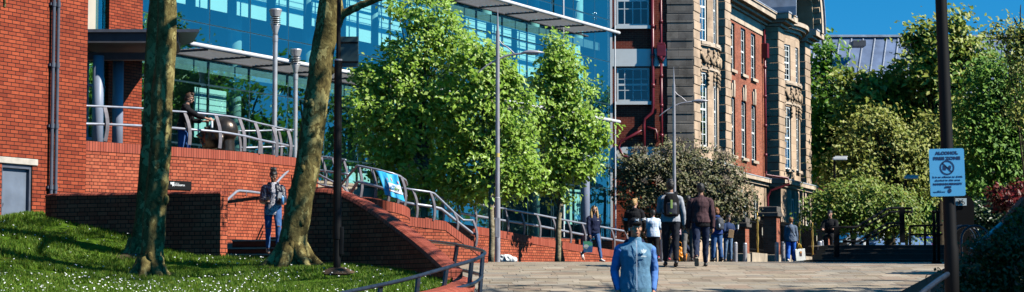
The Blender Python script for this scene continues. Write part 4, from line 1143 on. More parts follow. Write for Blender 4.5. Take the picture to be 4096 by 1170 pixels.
def carving(xs, ys, z, seed, name='carved_swag'):
    rc = random.Random(seed); m = MB()
    for i in range(1, len(xs) - 1):
        x, y = xs[i], ys[i]
        for q in range(9):
            zz = z - .17 * q; s = .07 + .03 * math.sin(q * 1.7 + i); m.ell((x + rc.uniform(-.03, .03), y - .04, zz), (s, s * .8, .09), None, 7, 5)
        if i < len(xs) - 2:
            for q in range(7):
                t = (q + .5) / 7; m.ell((lerp(x, xs[i + 1], t), lerp(y, ys[i + 1], t) - .09, z - .18 - .28 * math.sin(math.pi * t)), (.085, .075, .10 + .04 * rc.random()), None, 7, 5)
    m.build(name, M['stone_brown'], ob, smooth=True)
def pavilion(x0, x1, pw, seed, ztop, side_w):
    quoin_pier(x0, x0 + pw, 5.2, ztop, 0, 1.0, M['stone'], 'quoin_pier', seed)
    quoin_pier(x1 - pw, x1, 5.2, ztop, 0, 1.0, M['stone'], 'quoin_pier', seed + 1)
    xs, ys = bow(x0 + pw, x1 - pw, 5.2, ztop, .55, [(5.75, 8.85), (10.1, min(13.0, ztop - .6))], 'bow_bay', seed)
    bow_band(xs, ys, 9.92, 10.08, .12, 'bow_sill_band', M['stone_trim'])
    bow_band(xs, ys, 8.95, 9.05, .06, 'bow_head_band', M['stone_trim'])
    carving(xs, ys, 9.75, seed)
    # rusticated ground floor
    m = MB(); m.box(x0 - .05, x1 + .05, -.05, 1.0, .3, 4.8)
    m.build('rusticated_base', M['stone'], ob)
    for xw in (x0 + pw + .3, (x0 + x1) / 2 - .45, x1 - pw - 1.2):
        mm = MB(); mm.box(xw - .22, xw - .02, -.22, -.04, .6, 4.7); mm.box(xw + .92, xw + 1.12, -.22, -.04, .6, 4.7); mm.build('pilaster', M['stone_trim'], ob)
        sash(xw, xw + .9, 1.9, 4.3, -.14, ob, sill=False)
    m = MB(); m.box(x0 - .12, x1 + .12, -.16, 1.0, 4.8, 4.95); m.box(x0 - .25, x1 + .25, -.30, 1.0, 4.95, 5.14); m.build('string_course', M['stone_trim'], ob)
    MB().box(x0 - .27, x1 + .27, -.32, 1.0, 5.14, 5.19).build('string_flashing', M['lead'], ob)
    return xs, ys
pavilion(0.0, 6.4, 1.02, 11, 14.5, 1.1)
xs2, ys2 = pavilion(16.3, 24.0, 1.3, 21, 12.5, 1.0)
# side face of the second pavilion (dark brown courses)
quoin_pier(16.27, 16.33, 5.2, 12.5, .02, .72, M['stone_brown'], 'side_stone', 31)
m = MB(); m.box(16.25, 16.5, -.02, 1.4, .3, 4.8); m.build('side_base', M['stone_brown'], ob)
m = MB()
for pr, za, zb in ((.15, 12.5, 12.65), (.42, 12.65, 12.78), (.62, 12.78, 13.05)):
    m.box(16.3 - pr, 17.9, -pr, 1.2, za, zb)
m.build('pavilion_cornice', M['stone_trim'], ob); m = MB()
for pr, za, zb in ((.15, 12.5, 12.65), (.42, 12.65, 12.78), (.62, 12.78, 13.05)): m.box(22.5, 24.0 + pr, -pr, 1.2, za, zb)
m.build('pavilion_cornice', M['stone_trim'], ob)
for z0, z1, pr in ((12.5, 12.66, .15), (12.66, 12.80, .35), (12.80, 13.0, .5)): bow_band(xs2, ys2, z0, z1, pr, 'bow_cornice', M['stone_trim'])
m = MB(); m.box(15.6, 17.6, -.65, 1.3, 13.05, 13.12); m.box(22.6, 24.7, -.65, 1.3, 13.05, 13.12); m.build('cornice_flashing', M['lead'], ob)
# arched hood over the bow
acx, acz, ra = 20.15, 13.0, 3.75
def arch(r0, r1, y0, y1, name, mat, n=26):
    m = MB(); rs = []
    for i in range(n + 1):
        t = math.pi * i / n; c, s = math.cos(t), math.sin(t)
        rs.append([Vector((acx - r0 * c, y0, acz + r0 * s * .95)), Vector((acx - r0 * c, y1, acz + r0 * s * .95)), Vector((acx - r1 * c, y1, acz + r1 * s * .95)), Vector((acx - r1 * c, y0, acz + r1 * s * .95))])
    m.rings(rs); return m.build(name, mat, ob)
arch(3.3, 3.75, -.75, 1.2, 'arched_hood', M['stone_trim']); arch(3.75, 3.82, -.85, 6.0, 'hood_roof', M['lead']); arch(3.0, 3.3, -.35, 1.2, 'hood_moulding', M['stone_brown'])
m = MB()
for i in range(1, 16):
    t = math.pi * i / 16; c, s = math.cos(t), math.sin(t)
    F4 = Matrix.Translation((acx - 3.2 * c, -.55, acz + 3.2 * s * .95)) @ Matrix.Rotation(t - math.pi / 2, 4, 'Y')
    m.box(-.12, .12, -.15, .5, -.1, .1, F4)
m.build('modillion', M['stone_brown'], ob)
m = MB(); m.extrude([(acx - 3.1 * math.cos(math.pi * i / 20), .55, acz + 3.1 * .95 * math.sin(math.pi * i / 20)) for i in range(21)], (0, .3, 0)); m.build('tympanum', M['stone'], ob)
m = MB(); pr = []
for i in range(20):
    t = 2 * math.pi * i / 20; pr.append(Vector((acx - .6 + .85 * math.cos(t), .42, 14.4 + 1.15 * math.sin(t))))
m.tube(pr + [pr[0]], .16, 8); m.build('oculus_wreath', M['stone_trim'], ob)
m = MB(); m.extrude([(acx - .6 + .62 * math.cos(2 * math.pi * i / 20), .50, 14.4 + .9 * math.sin(2 * math.pi * i / 20)) for i in range(20)], (0, .04, 0)); m.build('oculus', M['glass_sash'], ob)
# drainpipe on the front
m = MB(); m.box(15.44, 15.80, BRK - .3, BRK - .01, 10.9, 11.6); m.build('hopper', M['maroon'], ob, bevel=.02)
m = MB(); m.tube([(15.62, BRK - .12, 5.4), (15.62, BRK - .12, 12.3)], .062, 10)
for z in (6.2, 7.6, 9.0, 10.4): m.tube([(15.62, BRK - .12, z), (15.62, BRK - .12, z + .14)], .085, 10)
m.tube([(15.62, BRK - .12, 5.5), (15.62, BRK - .16, 5.3), (15.75, -.5, 5.15), (15.78, -.55, 4.9), (15.7, BRK - .35, 4.6), (15.62, BRK - .2, 4.3), (15.62, BRK - .2, 1.2)], .062, 10)
m.build('drainpipe', M['maroon'], ob, smooth=True)
# side wall facing the camera: local frame of its own, slightly skewed
SW = Matrix.Rotation(math.atan2(.04, -.999) - OA, 4, 'Z')   # local x of this frame runs left from the corner
def side(p): return SW @ Vector(p)
# work with x = distance left of the corner; outward = towards camera
def sw_box(m, a0, a1, o0, o1, z0, z1):
    m.box(a0, a1, o0, o1, z0, z1, SW)
qz = random.Random(2)
m = MB(); z = 1.0; i = 0
while z < 14.4:
    e = 0 if i % 2 else .02
    sw_box(m, 0.02, 1.08 + e, -.3, .02 + e, z + .012, z + .358); z += .37; i += 1
sw_box(m, 0.03, 1.06, -.3, .0, 1.0, 14.5)
m.build('side_quoins', M['stone_grey'], ob, bevel=.015)
W1 = [(1.78, 3.12, 7.45, 8.83), (1.78, 3.12, 10.52, 12.6)]
FO = SW @ Matrix.Translation((4.6, -.05, 0)) @ Matrix.Rotation(math.pi, 4, 'Z')
mf = MB(); ops = [(4.6 - b, 4.6 - a, c, d) for a, b, c, d in W1]
mf.face_open(0, 3.52, 5.6, 14.5, ops, .14, M=FO)
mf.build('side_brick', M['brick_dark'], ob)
for a, b, c, d in ops: sash(a + .01, b - .01, c + .01, d - .01, .05, ob, bars=(4, 3), M4=FO, sillmat='white_paint', pane_backing=False)
m = MB(); sw_box(m, 1.09, 4.55, -.3, -.02, 8.88, 9.58); m.build('white_band', M['white_paint'], ob); m = MB(); sw_box(m, 1.09, 4.5, -.3, -.02, 4.75, 5.62); m.build('white_band', M['white_paint'], ob)
m = MB(); sw_box(m, 3.28, 3.46, -.3, .0, 2.4, 14.5); m.build('white_edge', M['white_paint'], ob)
m = MB(); sw_box(m, 1.09, 4.5, -.5, -.06, 2.3, 4.75); m.build('lower_orange_brick', M['brick_left'], ob)
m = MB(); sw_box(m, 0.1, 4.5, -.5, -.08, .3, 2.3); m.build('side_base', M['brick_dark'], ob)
# pipes on the side wall
def sp(a, o, z): return SW @ Vector((a, o, z))
m = MB(); m.tube([sp(1.32, .08, 5.0), sp(1.32, .08, 9.2)], .058, 10); m.tube([sp(1.32, .08, 9.2), sp(1.32, .08, 9.5), sp(1.32, .08, 13)], [.052, .052, .052], 10)
mh = MB(); sw_box(mh, 1.14, 1.50, -.02, .26, 9.25, 9.72); sw_box(mh, 1.17, 1.47, .0, .24, 9.72, 9.80); mh.build('hopper', M['maroon'], ob, bevel=.02); m.tube([sp(1.32, .1, 9.25), sp(1.32, .1, 9.0)], [.17, .08], 10)
for z in (6.0, 7.2, 8.4, 10.6, 11.9): m.tube([sp(1.32, .08, z), sp(1.32, .08, z + .14)], .078, 10)
m.build('rainwater_pipe', M['maroon'], ob, smooth=True)
m = MB(); m.tube([sp(1.66, .09, 13), sp(1.66, .09, 7.2), sp(1.70, .09, 7.0), sp(2.0, .09, 6.75), sp(2.03, .09, 6.5), sp(2.03, .09, 5.3)], .07, 10)
for z in (8.0, 9.2, 10.4, 11.6): m.tube([sp(1.66, .09, z), sp(1.66, .09, z + .16)], .09, 10)
m.tube([sp(2.0, .08, 6.35), sp(2.6, .08, 6.0), sp(2.95, .08, 5.85), sp(3.05, .08, 5.6), sp(2.9, .08, 5.3), sp(2.7, .08, 5.2)], .06, 8)
m.tube([sp(1.9, .08, 6.4), sp(1.55, .08, 6.3), sp(1.5, .08, 6.1), sp(1.5, .08, 5.8)], .05, 8)
m.tube([sp(2.85, .1, 5.2), sp(1.9, .1, 5.05)], .075, 8)
m.build('soil_pipe', M['maroon'], ob, smooth=True)
# bulk of the building behind
m = MB(); m.box(.5, 6.2, 1.0, 12, .3, 14.5); m.box(6.2, 16.4, 1.6, 12, .3, 13.0); m.box(16.5, 23.9, 1.0, 12, .3, 12.6); m.build('main_block', M['brick_old'], ob)
# ================================================================== trees
LG = leafmat('young_green_leaves', [(.36, .58, .06), (.46, .68, .10), (.27, .49, .045), (.58, .75, .19)], .5, .35)
LG2 = leafmat('fresh_green_leaves', [(.08, .24, .015), (.15, .34, .03), (.22, .38, .045), (.10, .26, .02)], .45, .4)
LY = leafmat('yellow_green_leaves', [(.27, .35, .035), (.36, .40, .055), (.20, .31, .035), (.31, .29, .05)], .3, .45)
LO = leafmat('olive_bronze_leaves', [(.32, .35, .06), (.42, .42, .09), (.23, .30, .045), (.36, .39, .075)], .3, .5)
LD = leafmat('dark_green_leaves', [(.06, .17, .015), (.14, .31, .03), (.24, .43, .05), (.07, .19, .02)], .3, .6)
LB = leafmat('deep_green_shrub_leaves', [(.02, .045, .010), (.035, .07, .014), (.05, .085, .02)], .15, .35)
LR = leafmat('red_leaves', [(.13, .008, .010), (.20, .015, .012), (.09, .012, .008), (.07, .04, .012)], .25, .45)
LF = leafmat('grey_green_flowering', [(.15, .17, .05), (.22, .20, .09), (.09, .115, .025), (.34, .28, .17), (.06, .085, .015)], .25, .6)
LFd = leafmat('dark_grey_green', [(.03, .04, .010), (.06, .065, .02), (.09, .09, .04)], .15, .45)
LSH = leafmat('shade_tree_leaves', [(.05, .11, .015), (.08, .15, .02)], .25, .5)

# plane trees on the lawn
def q(px, py, d): return P(px, py, d)
def plane_tree(label, pts, d, seed, limb_pts, blobs, n):
    tp = [q(px, py, d + dd) for px, py, r, dd in pts]; rr = [r * d / FPX for px, py, r, dd in pts]
    t = tree('plane_tree', label, tp, rr, blobs, n, .13, LG2, M['plane_bark'], 'plane trees on the lawn', seed=seed, limb_pts=limb_pts, limb_r=.085, jit=.16, nseg=22, limbs=False, clump=.35, per=14)
    return t
def up(p, dx, dy, dz): return Vector((p.x + dx, p.y + dy, p.z + dz))
a = q(667, 0, 32.3)
plane_tree('upright plane tree with mottled bark at the front of the lawn', [(597, 1150, 66, 0), (600, 1122, 58, 0), (602, 1085, 50, 0), (606, 1000, 45, 0), (622, 800, 44, 0), (640, 590, 42, 0), (652, 400, 41, 0), (659, 200, 39, 0), (667, 0, 37, 0), (676, -300, 34, .1), (684, -700, 30, .2)], 32.3, 3,
           [[up(a, .05, .1, 1.5), up(a, .9, -.3, 3.2), up(a, 2.2, -.6, 4.6), up(a, 3.4, -.4, 5.5)], [up(a, .05, .1, 2.6), up(a, -.9, .4, 4.0), up(a, -1.8, .6, 5.4)], [up(a, .1, .1, 2.2), up(a, .2, -1.2, 3.6), up(a, .6, -2.2, 4.9)]],
           [(a.x + 1.9, a.y - .3, a.z + 5.2, 2.2, 2.0, 1.3), (a.x - 1.2, a.y + .4, a.z + 5.6, 1.6, 1.6, 1.2)], 420)
a = q(618, 0, 34.2)
plane_tree('shadowed plane tree standing just behind the upright one', [(540, 1065, 44, 0), (545, 1035, 38, 0), (556, 960, 31, 0), (578, 750, 27, 0), (592, 500, 26, 0), (604, 250, 25, 0), (613, 0, 24, 0), (622, -350, 22, .1), (630, -700, 19, .2)], 34.2, 4,
           [[up(a, .0, .1, 1.0), up(a, -1.3, -1.2, 2.2), up(a, -1.9, -3.0, 1.6), q(18, 30, 30.3)], [up(a, .05, .1, 2.2), up(a, .8, .5, 3.8), up(a, 1.6, .9, 5.2)]],
           [(a.x - .6, a.y + .4, a.z + 4.9, 1.6, 1.6, 1.1), (q(22, 52, 30.3).x, 30.3, q(22, 52, 30.3).z, .10, .10, .08)], 240)
a = q(1320, 0, 33)
plane_tree('leaning plane tree with a forking limb beside the steps', [(1165, 1095, 92, 0), (1170, 1066, 70, 0), (1178, 1010, 58, 0), (1183, 930, 53, 0), (1195, 815, 50, 0), (1230, 650, 49, 0), (1258, 420, 47, 0), (1298, 210, 47, 0), (1326, 70, 52, 0), (1322, -60, 44, 0), (1310, -350, 38, .1), (1300, -700, 32, .2)], 33, 5,
           [[q(1330, 95, 33), q(1380, 55, 33), q(1440, 22, 32.9), q(1535, -12, 32.8), q(1700, -70, 32.6), q(1900, -200, 32.4)], [up(a, -.05, .1, 1.6), up(a, -.9, -.3, 3.0), up(a, -2.0, -.5, 4.4)], [up(a, .0, .1, 2.2), up(a, .6, .6, 3.8), up(a, 1.2, .9, 5.4)], [up(a, .1, 0, .9), up(a, 1.6, -1.6, 2.0), up(a, 3.4, -3.0, 2.6), up(a, 5.2, -3.8, 3.4)], [up(a, 0, 0, 1.8), up(a, 1.2, -2.2, 3.0), up(a, 2.6, -4.2, 3.6)]],
           [(a.x + 1.9, a.y - .2, a.z + 3.4, 1.7, 1.5, .9), (a.x - .6, a.y + .2, a.z + 5.0, 2.0, 1.6, 1.2), (a.x + 5.0, a.y - 3.4, a.z + 3.6, 1.8, 1.5, .8), (a.x + 2.2, a.y - 4.0, a.z + 3.6, 1.6, 1.6, .7), (a.x + 3.6, a.y + .2, a.z + 2.9, 1.6, 1.3, .7), (a.x + 5.4, a.y + .8, a.z + 3.6, 1.7, 1.3, .8), (a.x + 4.4, a.y + 2.4, a.z + 3.2, 1.5, 1.3, .7), (a.x + 2.4, a.y + 1.8, a.z + 2.9, 1.3, 1.1, .6)], 5200)

# young street trees with pale bark
T1 = blobs_px([(1715, 60, 110, 90), (1780, 150, 90, 80), (1680, 210, 130, 110), (1560, 330, 150, 80, .3), (1480, 320, 70, 60, .2), (1640, 420, 190, 130), (1480, 470, 70, 70), (1560, 560, 140, 100), (1730, 560, 170, 150), (1560, 690, 110, 70), (1690, 740, 150, 80), (1600, 30, 40, 40), (1840, 330, 60, 120)], 54)
tree('street_tree', 'largest bright green street tree with a tall narrow top, behind the blue banner', [P(1692, 935, 53.6), P(1697, 800, 53.6), P(1700, 600, 53.8), P(1690, 350, 54), P(1715, 60, 54)], [.11, .10, .085, .06, .02], T1, 19000, .13, LG, M['birch_bark'], 'young street trees along the ramp', clump=.17, seed=11, jit=.2, nseg=10)
T2 = blobs_px([(1890, 210, 70, 65), (1960, 250, 80, 60), (1950, 350, 120, 110), (2020, 330, 60, 80), (1910, 480, 150, 130), (2060, 480, 90, 110), (2040, 620, 120, 120), (1910, 660, 150, 110), (2120, 700, 60, 70), (1960, 760, 110, 60), (1830, 770, 60, 50)], 53)
tree('street_tree', 'broad bright green street tree right behind the tall grey street lamp', [P(1963, 1052, 52.5), P(1968, 800, 52.5), P(1975, 600, 52.6), P(1955, 400, 53), P(1930, 230, 53)], [.085, .075, .06, .045, .015], T2, 15500, .13, LG, M['birch_bark'], 'young street trees along the ramp', clump=.17, seed=12, jit=.2, nseg=10)
T3 = blobs_px([(2235, 195, 50, 45), (2250, 260, 75, 65), (2220, 350, 85, 80), (2290, 380, 70, 80), (2230, 500, 90, 100), (2330, 490, 60, 70), (2370, 560, 60, 60), (2250, 640, 80, 80), (2340, 670, 60, 60), (2230, 770, 55, 55), (2400, 520, 30, 40), (2200, 720, 50, 60)], 56)
tree('street_tree', 'slim bright green street tree nearest the red brick building', [P(2230, 1052, 56), P(2236, 900, 56), P(2242, 720, 56), P(2250, 500, 56), P(2240, 240, 56)], [.085, .075, .06, .04, .012], T3, 10500, .13, LG, M['birch_bark'], 'young street trees along the ramp', clump=.18, seed=13, jit=.2, nseg=10,
     limb_pts=[[P(2234, 850, 56), P(2205, 790, 56), P(2178, 745, 56.2)], [P(2240, 760, 56), P(2275, 690, 56), P(2300, 640, 56)]], limb_r=.04)

# flowering shrub in front of the old building
SB = blobs_px([(2700, 620, 90, 55), (2600, 660, 110, 70), (2800, 650, 110, 60), (2900, 700, 90, 70), (2560, 640, 50, 30), (2500, 655, 50, 35), (2660, 730, 160, 90), (2830, 750, 150, 90), (2960, 770, 65, 70), (2540, 740, 90, 80), (2600, 830, 120, 80), (2780, 840, 150, 80), (2920, 830, 90, 50), (2640, 920, 120, 60), (2800, 910, 130, 50), (2560, 880, 70, 70), (3000, 810, 30, 50)], 74)
t = tree('flowering_shrub', 'big rounded grey-green shrub with faded pale blossom before the old building', [P(2720, 1045, 74), P(2720, 900, 74), P(2710, 750, 74)], [.14, .12, .06], SB, 18000, .11, LF, M['dark_bark'], None, clump=.16, seed=14, cat='shrub', nseg=8, shell=.75)
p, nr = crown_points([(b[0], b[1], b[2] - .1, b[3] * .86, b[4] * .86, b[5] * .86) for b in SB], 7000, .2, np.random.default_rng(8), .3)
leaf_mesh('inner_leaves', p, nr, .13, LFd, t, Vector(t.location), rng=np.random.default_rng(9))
p, nr = crown_points([(b[0], b[1], b[2] + b[5] * .35, b[3] * .95, b[4] * .95, b[5] * .8) for b in SB[:8]], 2600, .10, np.random.default_rng(18), .9)
nr[:, 2] = 0.05
leaf_mesh('seed_heads', p, nr, .17, leafmat('pale_seed_heads', [(.33, .26, .18), (.25, .19, .13), (.42, .34, .25)], .1, .7), t, Vector(t.location), rng=np.random.default_rng(19), aspect=.22, jit=.25)

# the grove beyond the steps
GV = 'trees of the grove beyond the steps'
UZ = 1.7
def grove(label, lst, d, n, leaf, mat, seed, px0, clump=.45, shell=.45, bark='dark_bark', name='grove_tree', cat='tree', dep=1.0, per=26, group=GV, **kw):
    B = blobs_px(lst, d, dep)
    top = min(e[1] for e in lst)
    pts = [Vector((P(px0, 1000, d).x, d, UZ - .2 if d > 60 else gz(d) - .3)), P(px0, max(900, top + 160), d), P(px0 + 6, max((top + 900) / 2, top + 110), d), P(px0 + 5, top + 60, d)]
    return tree(name, label, pts, [a_ * (.22 if cat != 'tree' else .45 if px0 > 4100 else 1) for a_ in (.30, .24, .15, .04)], B, n, leaf, mat, M[bark], group, clump=clump, seed=seed, cat=cat, nseg=8, shell=shell, per=per, **kw)
grove('bright green tree growing against the far end of the old building', [(3290, 230, 50, 60), (3300, 360, 90, 110), (3350, 470, 110, 110), (3270, 560, 70, 110), (3330, 650, 110, 80), (3285, 130, 25, 40), (3400, 560, 70, 80)], 108, 6500, .30, LG2, 21, 3320)
grove('yellow-green tree whose shoots rise before the metal roof', [(3440, 330, 60, 50), (3530, 345, 90, 60), (3640, 300, 80, 60), (3480, 400, 130, 80), (3650, 380, 110, 70), (3380, 330, 45, 50), (3550, 480, 200, 80), (3700, 470, 90, 90)], 104, 7500, .30, LY, 22, 3540, clump=.4)
grove('tall dark green tree rising behind the black sign pole', [(3700, 140, 55, 60), (3740, 200, 80, 90), (3830, 110, 35, 60), (3850, 220, 80, 90), (3690, 290, 70, 70), (3900, 200, 70, 60), (3660, 160, 30, 35), (3835, 55, 16, 30), (3770, 330, 110, 90)], 102, 6500, .28, LY, 23, 3760, clump=.42)
grove('olive bronze tree just coming into leaf above the yellow bush', [(3500, 520, 110, 90), (3430, 600, 120, 110), (3600, 600, 150, 110), (3540, 700, 190, 90), (3380, 720, 90, 80), (3700, 620, 110, 120), (3740, 500, 80, 90), (3460, 460, 60, 60), (3680, 740, 130, 90), (3800, 560, 60, 90), (3300, 690, 50, 60)], 96, 12000, .20, LO, 24, 3560, clump=.3, shell=.4)
grove('weeping dark green tree filling the right edge behind the cycle sign', [(3960, 300, 110, 90), (4040, 240, 110, 80), (3960, 450, 140, 130), (4070, 420, 110, 160), (3930, 600, 120, 130), (4050, 620, 120, 130), (3960, 740, 140, 80), (4110, 560, 60, 120), (3880, 420, 50, 80)], 84, 13000, .19, LD, 25, 4000, clump=.34, shell=.4, droop=.5)
grove('bare-twigged brownish tree leaning in at the top right corner', [(4080, 170, 70, 50), (4110, 260, 60, 90), (4010, 130, 70, 40), (4130, 130, 60, 60), (4090, 420, 40, 80)], 80, 2600, .17, LO, 26, 4120, clump=.35, limb_pts=[[P(4120, 300, 80), P(4095, 170, 80), P(4080, 100, 80), P(4083, 20, 80)], [P(4095, 170, 80), P(4110, 110, 80), P(4120, 60, 80)], [P(4085, 110, 80), P(4065, 95, 80), P(4055, 70, 80)]], limb_r=.07)
grove('wide yellow-flecked evergreen bush overhanging the steps', [(3420, 770, 120, 50), (3320, 810, 90, 50), (3520, 800, 130, 55), (3260, 850, 60, 45), (3400, 850, 140, 60), (3560, 870, 110, 70), (3230, 880, 35, 30), (3620, 840, 60, 60), (3480, 900, 120, 50), (3640, 920, 50, 50)], 72, 12000, .125, leafmat('flecked_leaves', [(.20, .32, .03), (.13, .24, .02), (.34, .42, .06), (.09, .17, .015), (.36, .34, .06)], .3, .5), 27, 3470, clump=.2, shell=.7, cat='bush', name='evergreen_bush', group=None)
# far dark wood behind, reads as one mass
p, nr = crown_points(blobs_px([(3300, 560, 120, 200), (3500, 560, 200, 160), (3720, 560, 200, 220), (3950, 560, 220, 260), (4150, 560, 200, 300), (3400, 820, 200, 120), (3650, 840, 200, 120), (3900, 840, 200, 120), (4150, 840, 200, 120)], 126), 9000, 1.0, np.random.default_rng(77), .2)
tag(leaf_mesh('woodland', p, nr, .75, LD, None, Vector((26, 126, 2)), rng=np.random.default_rng(78)), 'dark mass of woodland filling the back of the grove', 'woodland', None, 'stuff')

# shrub bank on the right, in the shade
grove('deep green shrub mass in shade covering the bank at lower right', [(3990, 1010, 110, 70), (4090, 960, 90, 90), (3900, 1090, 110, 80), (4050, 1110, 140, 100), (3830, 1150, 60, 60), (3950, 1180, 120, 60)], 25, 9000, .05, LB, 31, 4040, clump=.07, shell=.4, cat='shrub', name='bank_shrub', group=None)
bpy.data.objects['bank_shrub']
grove('red-leaved shrub at the right edge above the bank', [(4010, 775, 70, 28), (4090, 770, 60, 35), (3960, 790, 30, 18), (4060, 810, 80, 30)], 40, 1500, .10, LR, 32, 4060, clump=.1, shell=.5, cat='shrub', name='red_shrub', group=None)
grove('yellow-green leafy plant spilling over the bank wall below the red shrub', [(4060, 900, 50, 40), (4100, 870, 40, 40), (4020, 940, 30, 20), (4090, 940, 40, 30)], 30, 900, .075, leafmat('bank_leaves', [(.12, .15, .02), (.22, .18, .03), (.05, .09, .012)], .25, .4), 33, 4080, clump=.07, shell=.5, cat='plant', name='bank_plant', group=None)
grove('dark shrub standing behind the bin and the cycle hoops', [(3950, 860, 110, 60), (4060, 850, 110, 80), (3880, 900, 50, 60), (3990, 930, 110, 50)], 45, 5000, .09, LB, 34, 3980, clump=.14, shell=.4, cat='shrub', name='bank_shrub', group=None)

# trees standing outside the picture whose shade and reflections it shows
def big_tree(label, x, y, h, blobs, n, seed, leaf=.34, mat=LSH, clump=.55, group='park trees shading the foreground'):
    z = gz(y) if x < 12 else max(gz(y), .9)
    return tree('park_tree', label, [Vector((x, y, z)), Vector((x + .1, y, z + h * .35)), Vector((x, y + .2, z + h * .75))], [.34, .27, .12], [(x + b[0], y + b[1], z + b[2], b[3], b[4], b[5]) for b in blobs], n, leaf, mat, M['dark_bark'], group, clump=clump, seed=seed, nseg=10, shell=.2)
full = [(0, 0, 8.5, 3.6, 3.6, 2.6), (1.8, .5, 7.2, 2.6, 2.6, 2.0), (-1.8, -.4, 7.4, 2.6, 2.6, 2.0), (.3, 1.6, 7.0, 2.6, 2.4, 2.0), (.2, -1.8, 7.2, 2.6, 2.4, 2.0)]
big_tree('leafy tree shading the bank and the bank rail', 14.6, 24.0, 8, [(b[0], b[1], b[2] - 2.6, b[3], b[4], b[5] * .8) for b in full], 9000, 41)
big_tree('leafy tree shading the brick bank wall', 15.4, 29.5, 11, full, 8000, 47)
big_tree('leafy tree shading the dark stone steps', 19.0, 46.2, 10, [(b[0], b[1], b[2] - 1.2, b[3], b[4], b[5]) for b in full], 9000, 48)
# sparse plane whose branches streak the lawn
a = Vector((9.8, 30.0, -.5)); rr = random.Random(5); LP = []
for i in range(26):
    s = Vector((a.x + .1, a.y, rr.uniform(5, 12))); th = rr.uniform(0, 6.28); l = rr.uniform(2.5, 5.0)
    e = s + Vector((math.cos(th) * l, math.sin(th) * l, rr.uniform(.6, 2.6)))
    LP.append([s, s.lerp(e, .5) + Vector((0, 0, .3)), e])
tree('plane_tree', 'sparse plane tree whose branch shadows streak the lawn', [a, a + Vector((0, 0, 6)), a + Vector((.2, .2, 13))], [.3, .22, .08], [(a.x, a.y, a.z + 11, 4.2, 4.2, 3.2), (a.x - 2.0, a.y + .5, a.z + 8.5, 3, 3, 2.2)], 1500, .22, LSH, M['plane_bark'], None, limb_pts=LP, limb_r=.085, seed=51, limbs=False, clump=.5, nseg=10, per=16)
for i, (x, y, h, s) in enumerate(((29, 66, 9.6, 1.1), (34, 74, 11.0, 1.2), (31, 83, 10.4, 1.1), (38, 90, 11.6, 1.2), (42, 101, 11.2, 1.2), (26, 58, 8.6, 1.0), (46, 82, 12.0, 1.3), (34, 97, 10.6, 1.1), (31, 75, 9.4, 1.0), (27, 70, 8.4, 1.0), (34, 80, 11.4, 1.2), (37, 85, 10.2, 1.1), (30, 71, 10.4, 1.1), (36, 95, 11.2, 1.2), (40, 97, 10.0, 1.1), (28, 62, 9.2, 1.0))):
    rq = random.Random(60 + i)
    bl = [(rq.uniform(-2.2, 2.2), rq.uniform(-2.2, 2.2), h * rq.uniform(.35, .88), 1.5 * s, 1.5 * s, 1.2 * s) for k in range(8)] + [(0, 0, h * .93, 1.0, 1.0, .8)]
    big_tree(['rounded tree reflected in the glass front', 'taller tree reflected in the glass front'][h > 10.5], x, y, h, bl, 3200, 60 + i, .26, LG2, .45, 'trees mirrored in the glass front')
# ================================================================== railings
def railing(name, label, tops, lows, posts, rt, rl, mat='rail', pmat='rail_post', bow_px=.06, pw=.10, pt=.022, extra=None, k=4, low_k=4, group=None):
    """tops/lows: lists of (px,py,d); posts: (top px,py,d, base px,py,d)"""
    T = [P(*a) for a in tops]
    t = thing(name, label, 'railing', (T[0].x, T[0].y, min(P(*(p[3:6])).z for p in posts) if posts else T[0].z), 0, group)
    m = MB(); m.tube([Vector(p) for p in smooth_line([tuple(v) for v in T], k)] if k > 1 else T, rt, 10); m.build('top_rail', M[mat], t, smooth=True, world=True)
    if lows:
        Lw = [P(*a) for a in lows]
        m = MB(); m.tube([Vector(p) for p in smooth_line([tuple(v) for v in Lw], low_k)] if low_k > 1 else Lw, rl, 10); m.build('lower_rail', M[mat], t, smooth=True, world=True)
    for p in posts:
        a = P(*p[:3]); b = P(*p[3:6]); pts = []
        for i in range(7):
            f = i / 6; c = a.lerp(b, f); c.x += bow_px * math.sin(math.pi * f); pts.append(c)
        m = MB(); m.bar(pts, (.45, .89, 0) if len(p) < 7 else p[6], pw, pt); m.build('post', M[pmat], t, world=True)
    for nm, pts, r in (extra or []):
        m = MB(); m.tube([P(*a) for a in pts], r, 8); m.build(nm, M[mat], t, smooth=True, world=True)
    return t
railing('terrace_railing', 'long pale grey railing curving along the top of the terrace wall',
        [(335, 424, 44.05), (418, 427, 44.5), (560, 434, 45.4), (682, 445, 46.1), (740, 449, 46.5), (862, 460, 47.1), (956, 473, 47.7), (1019, 490, 48.2), (1090, 506, 48.9), (1150, 520, 49.7), (1166, 526, 50.0)],
        [(335, 496, 44.05), (418, 498, 44.5), (560, 504, 45.4), (682, 512, 46.1), (740, 517, 46.5), (878, 529, 47.1), (976, 545, 47.7), (1037, 560, 48.2), (1102, 573, 48.9), (1155, 584, 49.7)],
        [(px, py, d, bx, by, d, (.64, .77, 0)) for px, py, d, bx, by in ((418, 427, 44.5, 420, 566), (738, 449, 46.5, 757, 580), (862, 460, 47.1, 878, 594), (956, 473, 47.7, 977, 606), (1019, 490, 48.2, 1037, 616), (1090, 506, 48.9, 1104, 628), (1150, 520, 49.7, 1158, 638))], .024, .03)
railing('terrace_railing', 'straight grey railing at the far side of the terrace behind the bronze head', [(945, 525, 52), (1040, 524, 52.4), (1100, 522, 52.8), (1175, 520, 53.2)], [(960, 592, 52), (1040, 590, 52.4), (1175, 586, 53.2)],
        [(px, 524, d, px + 4, 660, d) for px, d in ((952, 52), (1035, 52.4), (1115, 52.9))], .023, .025)
